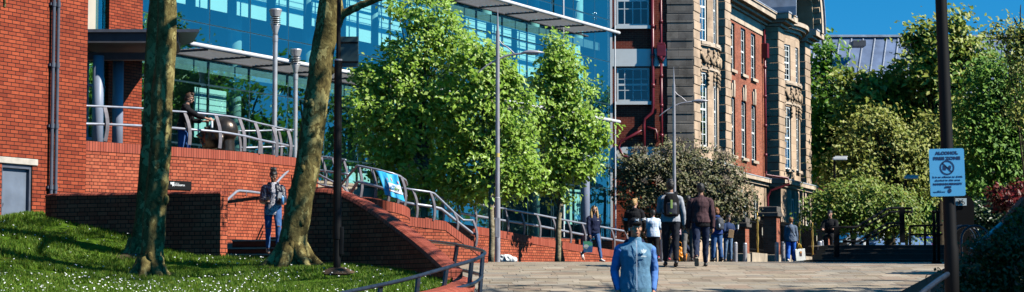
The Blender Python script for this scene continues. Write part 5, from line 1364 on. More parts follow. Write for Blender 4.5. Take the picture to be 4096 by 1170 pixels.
railing('stair_railing', 'pale grey railing with sloping bars beside the upper stairs, left of the black lamp post', [(1240, 630, 49.4), (1290, 628, 49.3), (1350, 636, 48.9), (1383, 641, 48.6)], [(1240, 680, 49.4), (1290, 684, 49.3), (1393, 698, 48.6)],
        [(1285, 630, 49.2, 1300, 745, 49.2), (1372, 640, 48.7, 1386, 750, 48.7), (1330, 634, 48.9, 1334, 750, 48.9)], .025, .028, extra=[('sloping_bar', [(1262, 692, 48), (1300, 712, 47.4), (1345, 735, 46.8)], .026), ('sloping_bar', [(1255, 725, 48), (1290, 742, 47.5), (1345, 752, 46.8)], .022)])
railing('ramp_railing', 'grey railing over the rounded ramp wall that the blue banner hangs from', [(1364, 742, 44.9), (1428, 664, 44.3), (1432, 664, 44.25), (1506, 679, 43.95), (1570, 695, 43.85), (1600, 706, 44.1), (1622, 722, 44.9), (1628, 740, 46)], [(1392, 786, 44.6), (1430, 730, 44.25), (1436, 728, 44.2), (1499, 744, 43.95), (1570, 764, 43.85), (1605, 775, 44.1), (1625, 784, 44.9)],
        [(1366, 742, 44.9, 1388, 790, 44.8), (1434, 666, 44.25, 1441, 796, 44.25), (1486, 676, 44.0, 1499, 802, 44.0), (1540, 688, 43.9, 1552, 812, 43.9), (1576, 698, 43.9, 1590, 822, 43.95), (1604, 708, 44.2, 1618, 828, 44.25)], .026, .034, k=1, low_k=1)
railing('ramp_railing', 'grey railing that steps down to the end of the short sloping wall', [(1585, 750, 46.4), (1660, 761, 46.5), (1718, 769, 46.7), (1737, 775, 46.8), (1817, 852, 47.2), (1852, 881, 47.4), (1893, 882, 47.5)], [(1590, 808, 46.4), (1660, 818, 46.5), (1728, 827, 46.7), (1764, 836, 46.9), (1826, 885, 47.2), (1890, 935, 47.5), (1903, 938, 47.55)],
        [(1651, 760, 46.5, 1666, 874, 46.5), (1721, 769, 46.7, 1735, 884, 46.7), (1816, 851, 47.2, 1827, 925, 47.2), (1892, 882, 47.5, 1903, 985, 47.5)], .026, .034, k=1, low_k=1)
def pl(x, tab):
    for (a, za), (b, zb) in zip(tab, tab[1:]):
        if x <= b: return lerp(za, zb, (x - a) / (b - a))
    return tab[-1][1]
DT = [(1700, 51.9), (1794, 53.2), (1954, 55.0), (2050, 56.2), (2238, 58.5), (2400, 60.5), (2457, 61.2), (2540, 62.2)]
YT = [(1700, 782), (1754, 790), (1874, 810), (2000, 833), (2147, 859), (2266, 883), (2333, 895), (2442, 915), (2530, 931)]
YL = [(1700, 828), (2000, 881), (2152, 904), (2280, 930), (2400, 952), (2476, 963), (2530, 972)]
YB = [(1700, 875), (1794, 890), (1954, 917), (2076, 941), (2238, 969), (2400, 996), (2457, 1004), (2530, 1016)]
railing('ramp_railing', 'longest grey railing on the low wall behind the slim pale-barked trees', [(x, pl(x, YT), pl(x, DT)) for x in range(1740, 2531, 79)], [(x, pl(x, YL), pl(x, DT)) for x in range(1740, 2531, 79)],
        [(x, pl(x, YT), pl(x, DT), x + 12, pl(x + 12, YB), pl(x + 12, DT)) for x in (1760, 1822, 1890, 1955, 2018, 2083, 2147, 2210, 2270, 2328, 2386, 2444, 2500)], .028, .034)
# handrail fixed to the terrace wall
T = [P(*a) for a in [(884, 822, 45.6), (915, 795, 46.3), (945, 768, 46.95), (956, 764, 47.1), (1000, 768, 47.5), (1060, 776, 48.3), (1075, 770, 48.5), (1120, 716, 49.0), (1168, 668, 49.7)]]
t = thing('wall_handrail', 'grey tubular handrail fixed along the terrace wall above the steps', 'handrail', T[0])
m = MB(); m.tube(T, .032, 10); m.build('handrail', M['rail'], t, smooth=True, world=True)
m = MB()
for px, py, d in ((930, 785, 46.6), (985, 769, 47.3), (1045, 777, 48.1)):
    a = P(px, py, d); m.tube([a, a + Vector((0, 0, -.08)), a + Vector((-.1, .07, -.1))], .012, 6)
m.build('bracket', M['rail_post'], t, world=True)

# blackened rail round the tip of the lawn
railing('kerb_railing', 'blackened tubular railing making a hairpin turn round the planter tip in the foreground',
        [(1330, 1184, 25.6), (1381, 1171, 26), (1480, 1150, 26.5), (1600, 1124, 27.2), (1674, 1105, 27.6), (1788, 1072, 28.3), (1885, 1044, 28.9), (1919, 1030, 29.2), (1938, 1016, 29.7), (1934, 1007, 30.2), (1908, 998, 30.9), (1831, 981, 32.2), (1765, 971, 33.6), (1686, 963, 35.5)],
        [(1640, 1199, 26.8), (1760, 1172, 27.6), (1874, 1141, 28.5), (1905, 1128, 28.9), (1925, 1112, 29.4), (1926, 1103, 30.0), (1902, 1094, 30.7), (1817, 1075, 32.0), (1770, 1066, 33.0)],
        [(1674, 1105, 27.6, 1660, 1230, 27.6), (1787, 1072, 28.3, 1765, 1230, 28.3), (1887, 1044, 28.9, 1868, 1230, 28.9), (1932, 1010, 29.9, 1915, 1230, 29.8), (1829, 982, 32.2, 1815, 1066, 32.2), (1524, 1140, 26.8, 1508, 1240, 26.8)], .028, .026, mat='rail_black', pmat='rail_black', bow_px=.0, pw=.085, pt=.03)
railing('kerb_railing', 'blue-black tubular rail rising at the foot of the sign pole', [(3655, 1200, 19.4), (3700, 1162, 19.8), (3745, 1128, 20.2), (3790, 1098, 20.6)], [(3690, 1260, 19.4), (3800, 1180, 20.6)], [(3712, 1152, 19.9, 3716, 1400, 19.9)], .028, .024, mat='rail_black', pmat='rail_black', bow_px=0, k=1, low_k=1)

# ================================================================== lamps
def street_lamp(label, px, d, ztop, head_left):
    x = (px - 2048) / FPX * d; z0 = gz(d)
    t = thing('street_lamp', label, 'street lamp', (x, d, z0), 0, 'slender street lamps with a leaf-shaped head')
    h = ztop - z0
    m = MB(); m.tube([(0, 0, 0), (0, 0, .3), (0, 0, 1.6), (0, 0, 1.62), (0, 0, h - .62), (0, 0, h - .6)], [.072, .072, .072, .058, .05, .05], 14)
    m.tube([(0, 0, h - .6), (0, 0, h - .3), (0, 0, h)], [.036, .022, .006], 10); m.build('pole', M['lamp_grey'], t, smooth=False)
    m = MB(); za = h - 1.38
    m.tube([Vector(p) for p in smooth_line([(-.50, 0, za - .28), (-.28, 0, za - .10), (0, .02, za + .06), (.24, .02, za + .16), (.50, 0, za + .2), (.75, 0, za + .24)], 4)], [.014 + .012 * min(i / 8, 1) for i in range(21)], 8)
    m.tube([Vector(p) for p in smooth_line([(.03, 0, h - .82), (.12, 0, h - .93), (.26, 0, h - 1.02), (.42, 0, za + .215)], 4)], .016, 8)
    m.build('arm', M['lamp_grey'], t, smooth=True)
    m = MB(); n = 12; rs = []
    for s, wd, ht in ((0, .03, .02), (.08, .07, .05), (.2, .11, .075), (.33, .12, .07), (.45, .09, .045), (.54, .04, .02), (.57, .012, .008)):
        rs.append([Vector((.60 + s * 1.0, math.cos(2 * math.pi * i / n) * wd, za + .225 + s * .02 + math.sin(2 * math.pi * i / n) * ht * (1 if math.sin(2 * math.pi * i / n) > 0 else .45))) for i in range(n)])
    m.rings(rs); hd = m.build('lamp_head', M['lamp_grey'], t, smooth=True)
    m = MB(); m.ell((.88, 0, za + .195), (.16, .08, .025)); m.build('lens', M['lit_lamp_white'], hd, smooth=True)
    m = MB(); m.box(-.05, .05, -.075, -.068, .62, 1.1); m.build('access_door', M['lamp_grey'], t)
    return t
street_lamp('tall slender grey street lamp standing among the bright green street trees', 1990, 50, 7.03, 0)
street_lamp('slender grey street lamp before the old stone corner, behind the two men', 2698, 66, 7.30, 0)
lp = bpy.data.objects['street_lamp']; m = MB(); m.tube([(0, 0, 2.62), (0, 0, 2.72)], .0595, 14); m.build('yellow_band', plain('yellow_sticker', (.65, .5, .15), .5), lp)
def torch_lamp(label, px, d, ytop, k=1.0):
    x = (px - 2048) / FPX * d; ztop = P(px, ytop, d).z; z0 = 2.75; h = ztop - z0
    t = thing('torch_lamp', label, 'lamp', (x, d, z0), 0, 'steel torch lamps on the terrace')
    MB().tube([(0, 0, 0), (0, 0, h - .82 * k), (0, 0, h - .82 * k), (0, 0, h - .67 * k), (0, 0, h - .67 * k)], [.062, .062, .07, .07, .05], 16).build('pole', M['torch'], t)
    m = MB(); m.lathe([(.055, h - .70 * k), (.062, h - .6 * k), (.115, h - .42 * k), (.115, h - .40 * k)], n=18); m.build('cone', M['torch'], t, smooth=True)
    for i in range(4):
        z = h - (.385 - .048 * i) * k
        MB().lathe([(.055, z), (.140, z + .006), (.138, z + .012), (.055, z + .03)], n=18).build('ring', M['torch'], t)
    MB().tube([(0, 0, h - .42 * k), (0, 0, h - .18 * k)], .05, 14).build('core', M['black_metal'], t)
    m = MB(); m.lathe([(.06, h - .20 * k), (.118, h - .19 * k), (.165, h - .02 * k), (.155, h), (.02, h)], n=20); m.build('bowl', M['torch'], t)
torch_lamp('nearer and taller steel torch-shaped lamp on the terrace', 1095, 50.2, 38)
torch_lamp('farther steel torch-shaped lamp just left of the leaning tree', 1178, 53.6, 198)
# black lamp post with the back of a sign box
d = 31.2; x = (1349 - 2048) / FPX * d; z0 = lz(x, d)
t = thing('lamp_post', 'black lamp post with a box sign seen from behind, just right of the leaning tree', 'lamp post', (x, d, z0 - .02))
hz = P(1349, 236, d).z - z0
m = MB(); m.tube([(0, 0, 0), (0, 0, .52), (0, 0, .53), (0, 0, hz), (0, 0, hz + .01)], [.058, .058, .066, .060, .05], 16); m.tube([(.0, 0, hz), (.03, 0, hz + 3.4)], [.035, .03], 10); m.build('pole', M['black_gloss'], t, smooth=False)
MB().tube([(0, 0, hz - .012), (0, 0, hz + .012)], .063, 16).build('collar', M['lamp_grey'], t)
MB().box(.045, .10, -.05, .05, .28, .72).build('access_door', M['black_gloss'], t, bevel=.01)
za, zb = P(1397, 262, d).z - z0, P(1397, 141, d).z - z0
m = MB(); m.box(.02, .31, .02, .10, za, zb); bx = m.build('sign_box', plain('dark_green_box', (.03, .055, .055), .5), t, bevel=.008)
m = MB(); m.box(.02, .31, .0, .02, za + .06, za + .085); m.box(.02, .31, .0, .02, zb - .11, zb - .085); m.build('fixing_rail', M['black_metal'], bx)

# ================================================================== bronze head on the terrace
d = 48.9; c = P(880, 536, d)
t = tag(MB().box(-.001, .001, -.001, .001, 0, .002).build('sculpture_seed', M['bronze'], None), 'x'); bpy.data.objects.remove(t)
m = MB(); s = .72
HM = Matrix.Rotation(R(14), 3, 'Y')
def bp(x, y, z): return Vector((c.x, c.y, c.z)) + HM @ (Vector((x, y, z)) * 1.08)
m.ell(bp(.06, 0, .10), (.36, .30, .33), HM, 24, 18); m.ell(bp(-.13, 0, -.10), (.26, .235, .33), HM, 20, 14); m.ell(bp(-.24, 0, -.33), (.11, .13, .10), HM, 12, 8)
m.tube([bp(-.33, 0, .02), bp(-.41, 0, -.08), bp(-.47, 0, -.15), bp(-.36, 0, -.19)], [.04, .05, .07, .05], 10)
m.ell(bp(-.365, 0, -.25), (.05, .09, .03), HM, 10, 6); m.ell(bp(-.36, 0, -.29), (.045, .085, .03), HM, 10, 6); m.ell(bp(-.33, -.06, .05), (.06, .10, .03), HM, 10, 6)
m.tube([bp(.16, 0, -.05), bp(.24, 0, -.3), bp(.16, 0, -.95)], [.20, .20, .26], 16)
for sy_ in (-1, 1): m.ell(bp(.10, .27 * sy_, -.14), (.07, .04, .12), HM, 10, 8)
bronze = remeshed(m, 'bronze_head', M['bronze'], None, .018, smooth_it=3)
me = bronze.data; zmin = min(v.co.z for v in me.vertices); off = Vector((c.x, c.y, zmin))
for v in me.vertices: v.co -= off
bronze.location = off; tag(bronze, 'giant dark bronze sculpture of a bald head looking down behind the terrace railing', 'sculpture')

# ================================================================== plaque on the terrace wall
def on_wall(px, py):
    """point on the front face of the terrace wall"""
    a, b = Vector((-9.39, 44.0)), Vector((-6.75, 47.13)); u = (px - 2048) / FPX
    dx, dy = b - a; t_ = (u * a.y - a.x) / (dx - u * dy); Y = a.y + dy * t_
    return P(px, py, Y)
pa, pb, pc_ = on_wall(650, 717), on_wall(763, 727), on_wall(763, 762)
dirx = Vector((pb.x - pa.x, pb.y - pa.y, 0)); Wd = dirx.length; dirx.normalize(); nrm = Vector((dirx.y, -dirx.x, 0))
pz1 = pb.z; pz0 = pc_.z
Fm = Matrix(((dirx.x, 0, nrm.x, 0), (dirx.y, 0, nrm.y, 0), (0, 1, 0, 0), (0, 0, 0, 1)))
pc = Vector(((pa.x + pb.x) / 2, (pa.y + pb.y) / 2, pz0)) + nrm * .02
t = thing('name_plaque', 'black university name plaque on the terrace wall between the trees', 'sign', pc)
mb = MB(); hW = Wd / 2; mb.extrude([dirx * -hW + nrm * -.02, dirx * hW + nrm * -.02, dirx * hW + nrm * .012, dirx * -hW + nrm * .012], (0, 0, pz1 - pz0)); mb.build('panel', M['black_gloss'], t, bevel=.004)
WT = plain('white_lettering', (.85, .87, .88), .5, var=.02)
Tm = Matrix.Translation(nrm * .016 + dirx * .03 + Vector((0, 0, (pz1 - pz0) * .56))) @ Fm
text_mesh('lettering', 'WOLVERHAMPTON', .05, WT, t, Tm @ Matrix.Translation((.03, -.015, 0)), width=.30, bold=.001)
text_mesh('lettering', 'UNIVERSITY OF', .024, WT, t, Tm @ Matrix.Translation((-.05, .028, 0)), width=.12)
mm = MB(); mm.extrude([Tm @ Vector(p) for p in ((-.205, .045, 0), (-.135, .055, 0), (-.135, -.05, 0), (-.16, -.02, 0), (-.185, -.05, 0), (-.195, .0, 0))], nrm * .003); mm.extrude([Tm @ Vector(p) for p in ((-.25, .045, 0), (-.215, .05, 0), (-.21, .0, 0), (-.235, -.005, 0))], nrm * .003); mm.build('emblem', WT, t)

# ================================================================== blue banner
cols = [P(1502, 683, 43.70), P(1530, 687, 43.62), P(1556, 696, 43.60), P(1590, 700, 43.62)]
lowc = [P(1540, 780, 43.45), P(1564, 788, 43.38), P(1592, 797, 43.4), P(1620, 808, 43.5)]
BU, BV = 36, 28
def bpt(u, v):
    cu = u * 3; i = min(2, int(cu)); f = cu - i
    a = cols[i].lerp(cols[i + 1], f); b = lowc[i].lerp(lowc[i + 1], f)
    p = a.lerp(b, v)
    p.x += .03 * math.sin(v * math.pi) * (1 - u)
    p += Vector((0, -1, 0)) * (.016 * math.sin(u * 14 + v * 3) + .02 * math.sin(v * 5 + u * 6) + .06 * math.sin(math.pi * v))
    return p
t = thing('banner', 'crumpled bright blue banner with a white strip hanging from the ramp railing', 'banner', lowc[1])
m = MB(); vs = [bpt(i / BU, j / BV) for j in range(BV + 1) for i in range(BU + 1)]
m.add(vs, [(j * (BU + 1) + i, (j + 1) * (BU + 1) + i, (j + 1) * (BU + 1) + i + 1, j * (BU + 1) + i + 1) for j in range(BV) for i in range(BU)])
bo = m.build('cloth', plain('banner_blue', (.04, .50, .88), .5, var=.12, scale=3), t, smooth=True, world=True)
so_ = bo.modifiers.new('thick', 'SOLIDIFY'); so_.thickness = .006
def bpatch(name, u0, u1, v0, v1, mat, off=.012, shape=None):
    m = MB(); n = 10
    def pt(u, v):
        e = .01; p = bpt(u, v); nn = (bpt(u + e, v) - bpt(u - e, v)).cross(bpt(u, v + e) - bpt(u, v - e)).normalized(); nn = nn if nn.y < 0 else -nn
        return p + nn * off
    if shape:
        m.add([pt(lerp(u0, u1, a), lerp(v0, v1, b)) for a, b in shape], [tuple(range(len(shape)))])
    else:
        vs = [pt(lerp(u0, u1, i / n), lerp(v0, v1, j / n)) for j in range(n + 1) for i in range(n + 1)]
        m.add(vs, [(j * (n + 1) + i, (j + 1) * (n + 1) + i, (j + 1) * (n + 1) + i + 1, j * (n + 1) + i + 1) for j in range(n) for i in range(n)])
    return m.build(name, mat, t, smooth=True, world=True)
bpatch('white_strip', .40, .97, .42, .76, plain('banner_white', (.82, .85, .86), .5, var=.05))
def bmark(name, body, u, v, size, mat, off=.02):
    e = .01; p = bpt(u, v); du = (bpt(u + e, v) - bpt(u - e, v)).normalized(); dv = (bpt(u, v - e) - bpt(u, v + e)).normalized()
    nn = du.cross(dv).normalized(); dv = nn.cross(du)
    p = p + (nn if nn.y < 0 else -nn) * off - Vector(t.location)
    return text_mesh(name, body, size, mat, t, Matrix(((du.x, dv.x, nn.x, p.x), (du.y, dv.y, nn.y, p.y), (du.z, dv.z, nn.z, p.z), (0, 0, 0, 1))), bold=.003)
bmark('lettering', '@', .58, .58, .115, plain('banner_ink_blue', (.03, .25, .5), .5)); bmark('lettering', 'ive', .80, .60, .115, plain('banner_ink_green', (.22, .45, .10), .5))
PK = plain('banner_pink', (.8, .35, .38), .5); ORG = plain('banner_orange', (.75, .33, .12), .5)
bpatch('printed_figure', .18, .30, .36, .66, plain('banner_figure', (.80, .78, .76), .5), .014, [(.35, 0), (.65, 0), (.7, .25), (1, .4), (.8, 1), (.3, 1), (0, .45), (.3, .25)])
bpatch('printed_flame', .62, .68, .14, .36, ORG, .014, [(.5, 0), (1, .4), (.6, 1), (.1, .5)]); bpatch('printed_flame', .40, .46, .2, .4, PK, .014, [(.5, 0), (1, .4), (.6, 1), (.1, .5)]); bpatch('printed_flame', .90, .96, .24, .4, PK, .014, [(.5, 0), (1, .4), (.6, 1), (.1, .5)]); bpatch('printed_flame', .34, .42, .66, .8, ORG, .014, [(.5, 0), (1, .4), (.6, 1), (.1, .5)])

# ================================================================== sign pole, foreground right
d = 21.8; x = (3796 - 2048) / FPX * d; zg = gz(d)
t = thing('sign_pole', 'thick black pole crossing the whole picture at the right', 'pole', (x, d, zg))
xt = (3774 - 2048) / FPX * d - x
m = MB(); m.tube([(.02, 0, 0), (.02, 0, 1.5), (.015, 0, 1.55), (xt, 0, 4.6), (xt - .02, 0, 6.5)], [.078, .078, .070, .062, .058], 18); m.build('pole', M['black_gloss'], t, smooth=True)
s0 = P(3791, 690, d - .12); sw_, sh_ = 140 / FPX * d, 190 / FPX * d
sg = thing('alcohol_sign', 'white ALCOHOL FREE ZONE sign, blue sky shade in its colour, strapped to the black pole', 'sign', (s0.x, d - .09, s0.z - sh_ / 2))
tilt = Matrix.Translation((0, 0, sh_ / 2)) @ Matrix.Rotation(R(-1.5), 4, 'Y')
SB_ = plain('sign_shade_blue', (.13, .50, .80), .45, var=.03, scale=2); SI = plain('sign_ink', (.01, .035, .10), .5, var=.02)  # blue of sky-lit shade put into the white panel's colour
def rrect(w, h, r, n=5):
    out = []
    for cx, cz, a0 in ((w / 2 - r, -h / 2 + r, -90), (w / 2 - r, h / 2 - r, 0), (-w / 2 + r, h / 2 - r, 90), (-w / 2 + r, -h / 2 + r, 180)):
        for i in range(n + 1):
            a = R(a0 + 90 * i / n); out.append((cx + r * math.cos(a), 0, cz + r * math.sin(a)))
    return out
m = MB(); m.extrude([tilt @ Vector(p) for p in rrect(sw_, sh_, .022)], (0, -.004, 0)); m.build('panel', SB_, sg)
Tx = tilt @ Matrix.Translation((0, -.0055, 0)) @ Matrix.Rotation(R(90), 4, 'X')
for body, z, size, wd, b in (('ALCOHOL', .405, .04, .66, .003), ('FREE ZONE', .295, .04, .77, .003), ('It is an offence to drink', -.095, .026, .86, .0006), ('alcohol in this area', -.165, .026, .72, .0006), ('MAXIMUM PENALTY', -.245, .026, .84, .002), ('£500', -.31, .026, .20, .002), ('CITY OF', -.385, .010, .10, .0), ('WOLVERHAMPTON', -.41, .013, .34, .0003)):
    ox = 0 if z > -.35 else -.25 * sw_
    text_mesh('lettering', body, size * (1 if z < .2 else 1.05), SI, sg, Tx @ Matrix.Translation((ox, z * sh_, 0)), width=wd * sw_, extrude=.001, bold=b)
def flat(name, polys):
    m = MB()
    for pl_ in polys: m.extrude([tilt @ Vector((a_, -.0045, .10 * sh_ + b_)) for a_, b_ in pl_], (0, -.0015, 0))
    return m.build(name, SI, sg)
rgp = []
for i in range(32):
    a0_, a1_ = 2 * math.pi * i / 32, 2 * math.pi * (i + 1) / 32
    rgp.append([(.080 * math.cos(a0_), .080 * math.sin(a0_)), (.080 * math.cos(a1_), .080 * math.sin(a1_)), (.064 * math.cos(a1_), .064 * math.sin(a1_)), (.064 * math.cos(a0_), .064 * math.sin(a0_))])
flat('ban_ring', rgp)
flat('ban_bar', [[(-.055, .044), (-.044, .055), (.055, -.044), (.044, -.055)]])
flat('pictogram', [[(-.048, -.024), (-.014, -.028), (-.010, .020), (-.046, .024)]]); flat('pictogram', [[(-.008, -.008), (.006, -.010), (.012, .004), (-.006, .010)]]); 
flat('pictogram', [[(.008, -.004), (.022, -.022), (.040, -.016), (.046, .018), (.022, .024)]])

m = MB(); m.extrude([tilt @ Vector((.05 * sw_ + .02 * math.cos(i * .5236), -.004, -.385 * sh_ + .024 * math.sin(i * .5236))) for i in range(12)], (0, -.003, 0)); m.build('round_mark', SI, sg)
# cycle parking sign on a hooped black board
d = 38
t = thing('cycle_sign', 'small white sign with a black bicycle on an arched black board', 'sign', (P(3845, 1000, d).x, d, gz(d)))
m = MB(); a0, a1 = P(3790, 1150, d), P(3898, 800, d)
arch_ = [P(3796, 1100, d)] + [P(3796, 830, d)] + [P(3847 + 50 * math.cos(R(180 - 15 * i)), 822 - 46 * math.sin(R(180 - 15 * i)), d) for i in range(13)] + [P(3897, 1100, d)]
m.extrude(arch_, (0, .05, 0)); m.build('board', M['black_metal'], t, world=True)
m = MB(); m.extrude([P(*a) for a in ((3820, 823, d - .02), (3866, 823, d - .02), (3866, 794, d - .02), (3820, 794, d - .02))], (0, -.01, 0)); m.build('panel', plain('dull_white_sign', (.55, .62, .62), .5), t, world=True)
m = MB()
def cy(px, py): return P(px, py, d - .045)
for cx_ in (3833, 3853): m.tube([cy(cx_ + 5.5 * math.cos(i * .5236), 813 + 5.5 * math.sin(i * .5236)) for i in range(13)], .006, 5)
for pts in ([(3833, 813), (3837, 804), (3849, 804), (3853, 813)], [(3837, 804), (3842, 813), (3849, 804)], [(3833, 813), (3842, 813)], [(3837, 805), (3836, 800), (3833, 800)], [(3850, 806), (3848, 799), (3853, 799)]): m.tube([cy(*p) for p in pts], .007, 5)
m.build('bicycle_mark', M['black_metal'], t, world=True)

# ================================================================== far right: steps, rails, bins, hoops, bollards, cars
t = thing('stone_steps', 'broad dark stone steps rising to the grove at the right', 'steps', (10.5, 50.4, .6))
def fs(px0, y0, d0, z0, z1, px1=4300):
    a = (px0 - 2048) / FPX * d0; b = (px1 - 2048) / FPX * d0; m = MB()
    m.extrude([(a, d0 + .1 * (b - a) * 0, z0), (b, d0 - .25, z0), (b, d0 + 1.6, z0), (a, d0 + 1.6, z0)], (0, 0, z1 - z0)); return m
M['step_stone'] = plain('black_step_stone', (.022, .02, .018), .85, var=.3, scale=4)
for px0, d0, za, zb in ((3252, 49.6, .3, .69), (3285, 50.3, .3, .84), (3300, 51.0, .3, .97), (3310, 51.7, .3, 1.09)):
    fs(px0, 0, d0, za, zb - .012).build('step', M['step_stone'], t, world=True); fs(px0 - 1, 0, d0 - .02, zb - .012, zb).build('nosing', M['stone_cap'], t, world=True)
mb = MB()
for a, b, za, zb in ((53.2, 60, 1.09, 1.25), (60, 74, 1.25, 1.5), (74, 90, 1.5, 1.72), (90, 400, 1.72, 2.0)):
    xa = 7.8 + (a - 53) * .23; xb = 7.8 + (b - 53) * .23 if b < 100 else 30
    mb.quad((xa, a, za), (80, a, za), (80, b, zb), (xb, b, zb))
tag(mb.build('upper_pavement', M['paving'], world=None), 'upper paved area beyond the steps', None, None, 'structure')
mb = MB(); mb.quad((14, 92, 1.76), (80, 92, 1.76), (90, 135, 2.0), (20, 135, 2.0)); tag(mb.build('far_lawn', M['lawn'], world=None), 'strip of grass under the grove', None, None, 'structure')
railing('step_railing', 'black step railing with two bars rising to a hooked end, before the yellow-flecked bush', [(3322, 925, 49.6), (3318, 912, 49.6), (3330, 910, 49.6), (3424, 910, 49.7), (3545, 838, 51.2), (3562, 833, 51.4), (3605, 832, 51.6), (3620, 848, 51.7), (3648, 848, 51.8), (3648, 834, 51.9), (3610, 834, 52)], [(3372, 967, 49.6), (3430, 967, 49.7), (3548, 896, 51.2), (3605, 890, 51.6)],
        [(3347, 911, 49.6, 3346, 1030, 49.6, (1, 0, 0)), (3607, 833, 51.6, 3610, 972, 51.6, (1, 0, 0))], .032, .03, mat='black_metal', pmat='black_metal', bow_px=0, k=1, low_k=1, pw=.13, pt=.05, extra=[('second_rail', [(3440, 918, 50.2), (3560, 850, 51.6), (3600, 846, 51.8)], .028), ('second_rail', [(3440, 975, 50.2), (3560, 908, 51.6), (3600, 900, 51.8)], .028)])
railing('step_railing', 'black upright railing panel at the top of the steps beside the sign pole', [(3640, 905, 53), (3770, 900, 53)], [(3640, 940, 53), (3770, 938, 53)], [(3640, 905, 53, 3640, 985, 53, (1, 0, 0)), (3700, 903, 53, 3700, 985, 53, (1, 0, 0))], .03, .026, mat='black_metal', pmat='black_metal', bow_px=0, k=1, low_k=1, pw=.06, pt=.04)
for px, lab in ((3738, 'black iron post nearest the sign pole at the edge of the paving'), (3756, 'black iron post half hidden behind the sign pole')):
    d = 46; p0 = P(px, 1060, d); t = thing('iron_post', lab, 'post', (p0.x, d, gz(d)))
    m = MB(); m.tube([(0, 0, 0), (0, 0, 1.15)], .035, 10); m.ell((0, 0, 1.18), (.05, .05, .05)); m.tube([(0, 0, .62), (0, 0, .68)], .05, 10); m.build('shaft', M['black_metal'], t, smooth=True)
    m = MB(); m.tube([(0, 0, 0), (0, 0, .06)], .07, 12); m.build('base_flange', M['black_metal'], t)
def litter_bin(label, px, ytop, ybase, d, r, body, band, bandc):
    zt, zb = P(px, ytop, d).z, P(px, ybase, d).z; x = (px - 2048) / FPX * d; h = zt - zb
    t = thing('litter_bin', label, 'bin', (x, d, zb))
    m = MB(); m.lathe([(r * .96, 0), (r, .04), (r, h * .66)], n=20); m.build('body', body, t, smooth=False)
    m = MB(); m.lathe([(r * .99, h * .66), (r * .99, h * .84)], n=20); m.build('opening', M['black_metal'], t)
    m = MB(); m.lathe([(r * 1.02, h * .78), (r * 1.02, h * .90)], n=20); m.build('band', bandc, t)
    m = MB(); m.lathe([(r * 1.03, h * .90), (r * .98, h * .95), (r * .6, h), (.01, h)], n=20); m.build('lid', body, t, smooth=True)
litter_bin('grey round litter bin with a yellow band behind the sign pole', 3838, 846, 1010, 40, .17, plain('bin_grey', (.28, .30, .31), .5), 1, plain('bin_yellow', (.5, .42, .06), .5))
litter_bin('dark litter bin with a pale notice at the top of the steps', 3356, 958, 1015, 62, .24, M['black_metal'], 1, plain('bin_notice_blue', (.25, .5, .65), .5))
for i, (px, lab) in enumerate(((3868, 'nearest black cycle hoop beside the bin'), (3888, 'second black cycle hoop, between the other two'), (3925, 'farthest right black cycle hoop by the bank rail'))):
    d = 37 - i * .8; c = P(px - 20, 1060, d); h = P(px, 905, d).z - gz(d)
    m = MB(); pts = [(c.x - .26, d, gz(d) - .02)] + [(c.x - .26 * math.cos(R(15 * k)), d + .1 * k / 12, h + gz(d) - .26 + .26 * math.sin(R(15 * k))) for k in range(13)] + [(c.x + .26, d + .1, gz(d) - .02)]
    m.tube(pts, .026, 10); tag(m.build('cycle_hoop', plain('hoop_metal', (.03, .035, .045), .25, metal=.6), None, smooth=True), lab, 'cycle rack', 'black cycle hoops')
# bank wall and rail at the right edge
bw = [P(3870, 1055, 30), P(3935, 1000, 30.2), P(3990, 930, 30.4), P(4100, 800, 31)]
t = thing('bank_wall', 'red brick bank wall sloping up behind its pale handrail at the right edge', 'wall', (bw[0].x + .4, 30.4, gz(30)))
m = MB(); m.extrude([P(3850, 1300, 30.3), P(4300, 1300, 30.3), P(4300, 800, 30.3), P(4100, 800, 30.3), P(3990, 928, 30.3), P(3935, 998, 30.3), P(3870, 1060, 30.3)], (.0, .35, 0)); m.build('brickwork', M['brick_terr'], t, world=True)
m = MB(); m.bar([P(3868, 1056, 30.25), P(3935, 994, 30.25), P(3990, 924, 30.25), P(4100, 794, 30.25)], (0, 1, 0), .34, .07); m.build('coping', M['brick_sold'], t, world=True)
a, b = P(3884, 1000, 29), P(4006, 896, 29.6)
t = thing('bank_handrail', 'pale steel handrail sloping up in front of the bank wall', 'handrail', (a.x, a.y, a.z - .5))
m = MB(); m.tube([a, b], .028, 12); m.build('rail', M['torch'], t, smooth=True, world=True)
m = MB()
for f in (.05, .28, .52, .78): c = a.lerp(b, f); m.tube([c, c + Vector((.15, 1.0, -.12))], .014, 6); m.tube([c + (b - a).normalized() * -.012, c + (b - a).normalized() * .012], .033, 12)
m.build('bracket', M['rail_post'], t, world=True)
mb = MB()
gx_ = [3.9, 4.6, 5.4, 6.2, 7.2, 9.0]; gy_ = [15, 19, 22, 24, 26, 28, 30.2]
def bz(x, y): return max(gz(y) - .05, gz(y) + (x - 4.9 - .02 * (y - 22)) * .55) + .06 * noise.noise(Vector((x, y, 3)))
for c, d_ in zip(gx_, gx_[1:]):
    for e, f in zip(gy_, gy_[1:]): mb.quad((c, e, bz(c, e)), (d_, e, bz(d_, e)), (d_, f, bz(d_, f)), (c, f, bz(c, f)))
tag(mb.build('bank_ground', M['soil'], world=None, smooth=True), 'bare shaded bank', None, None, 'structure')

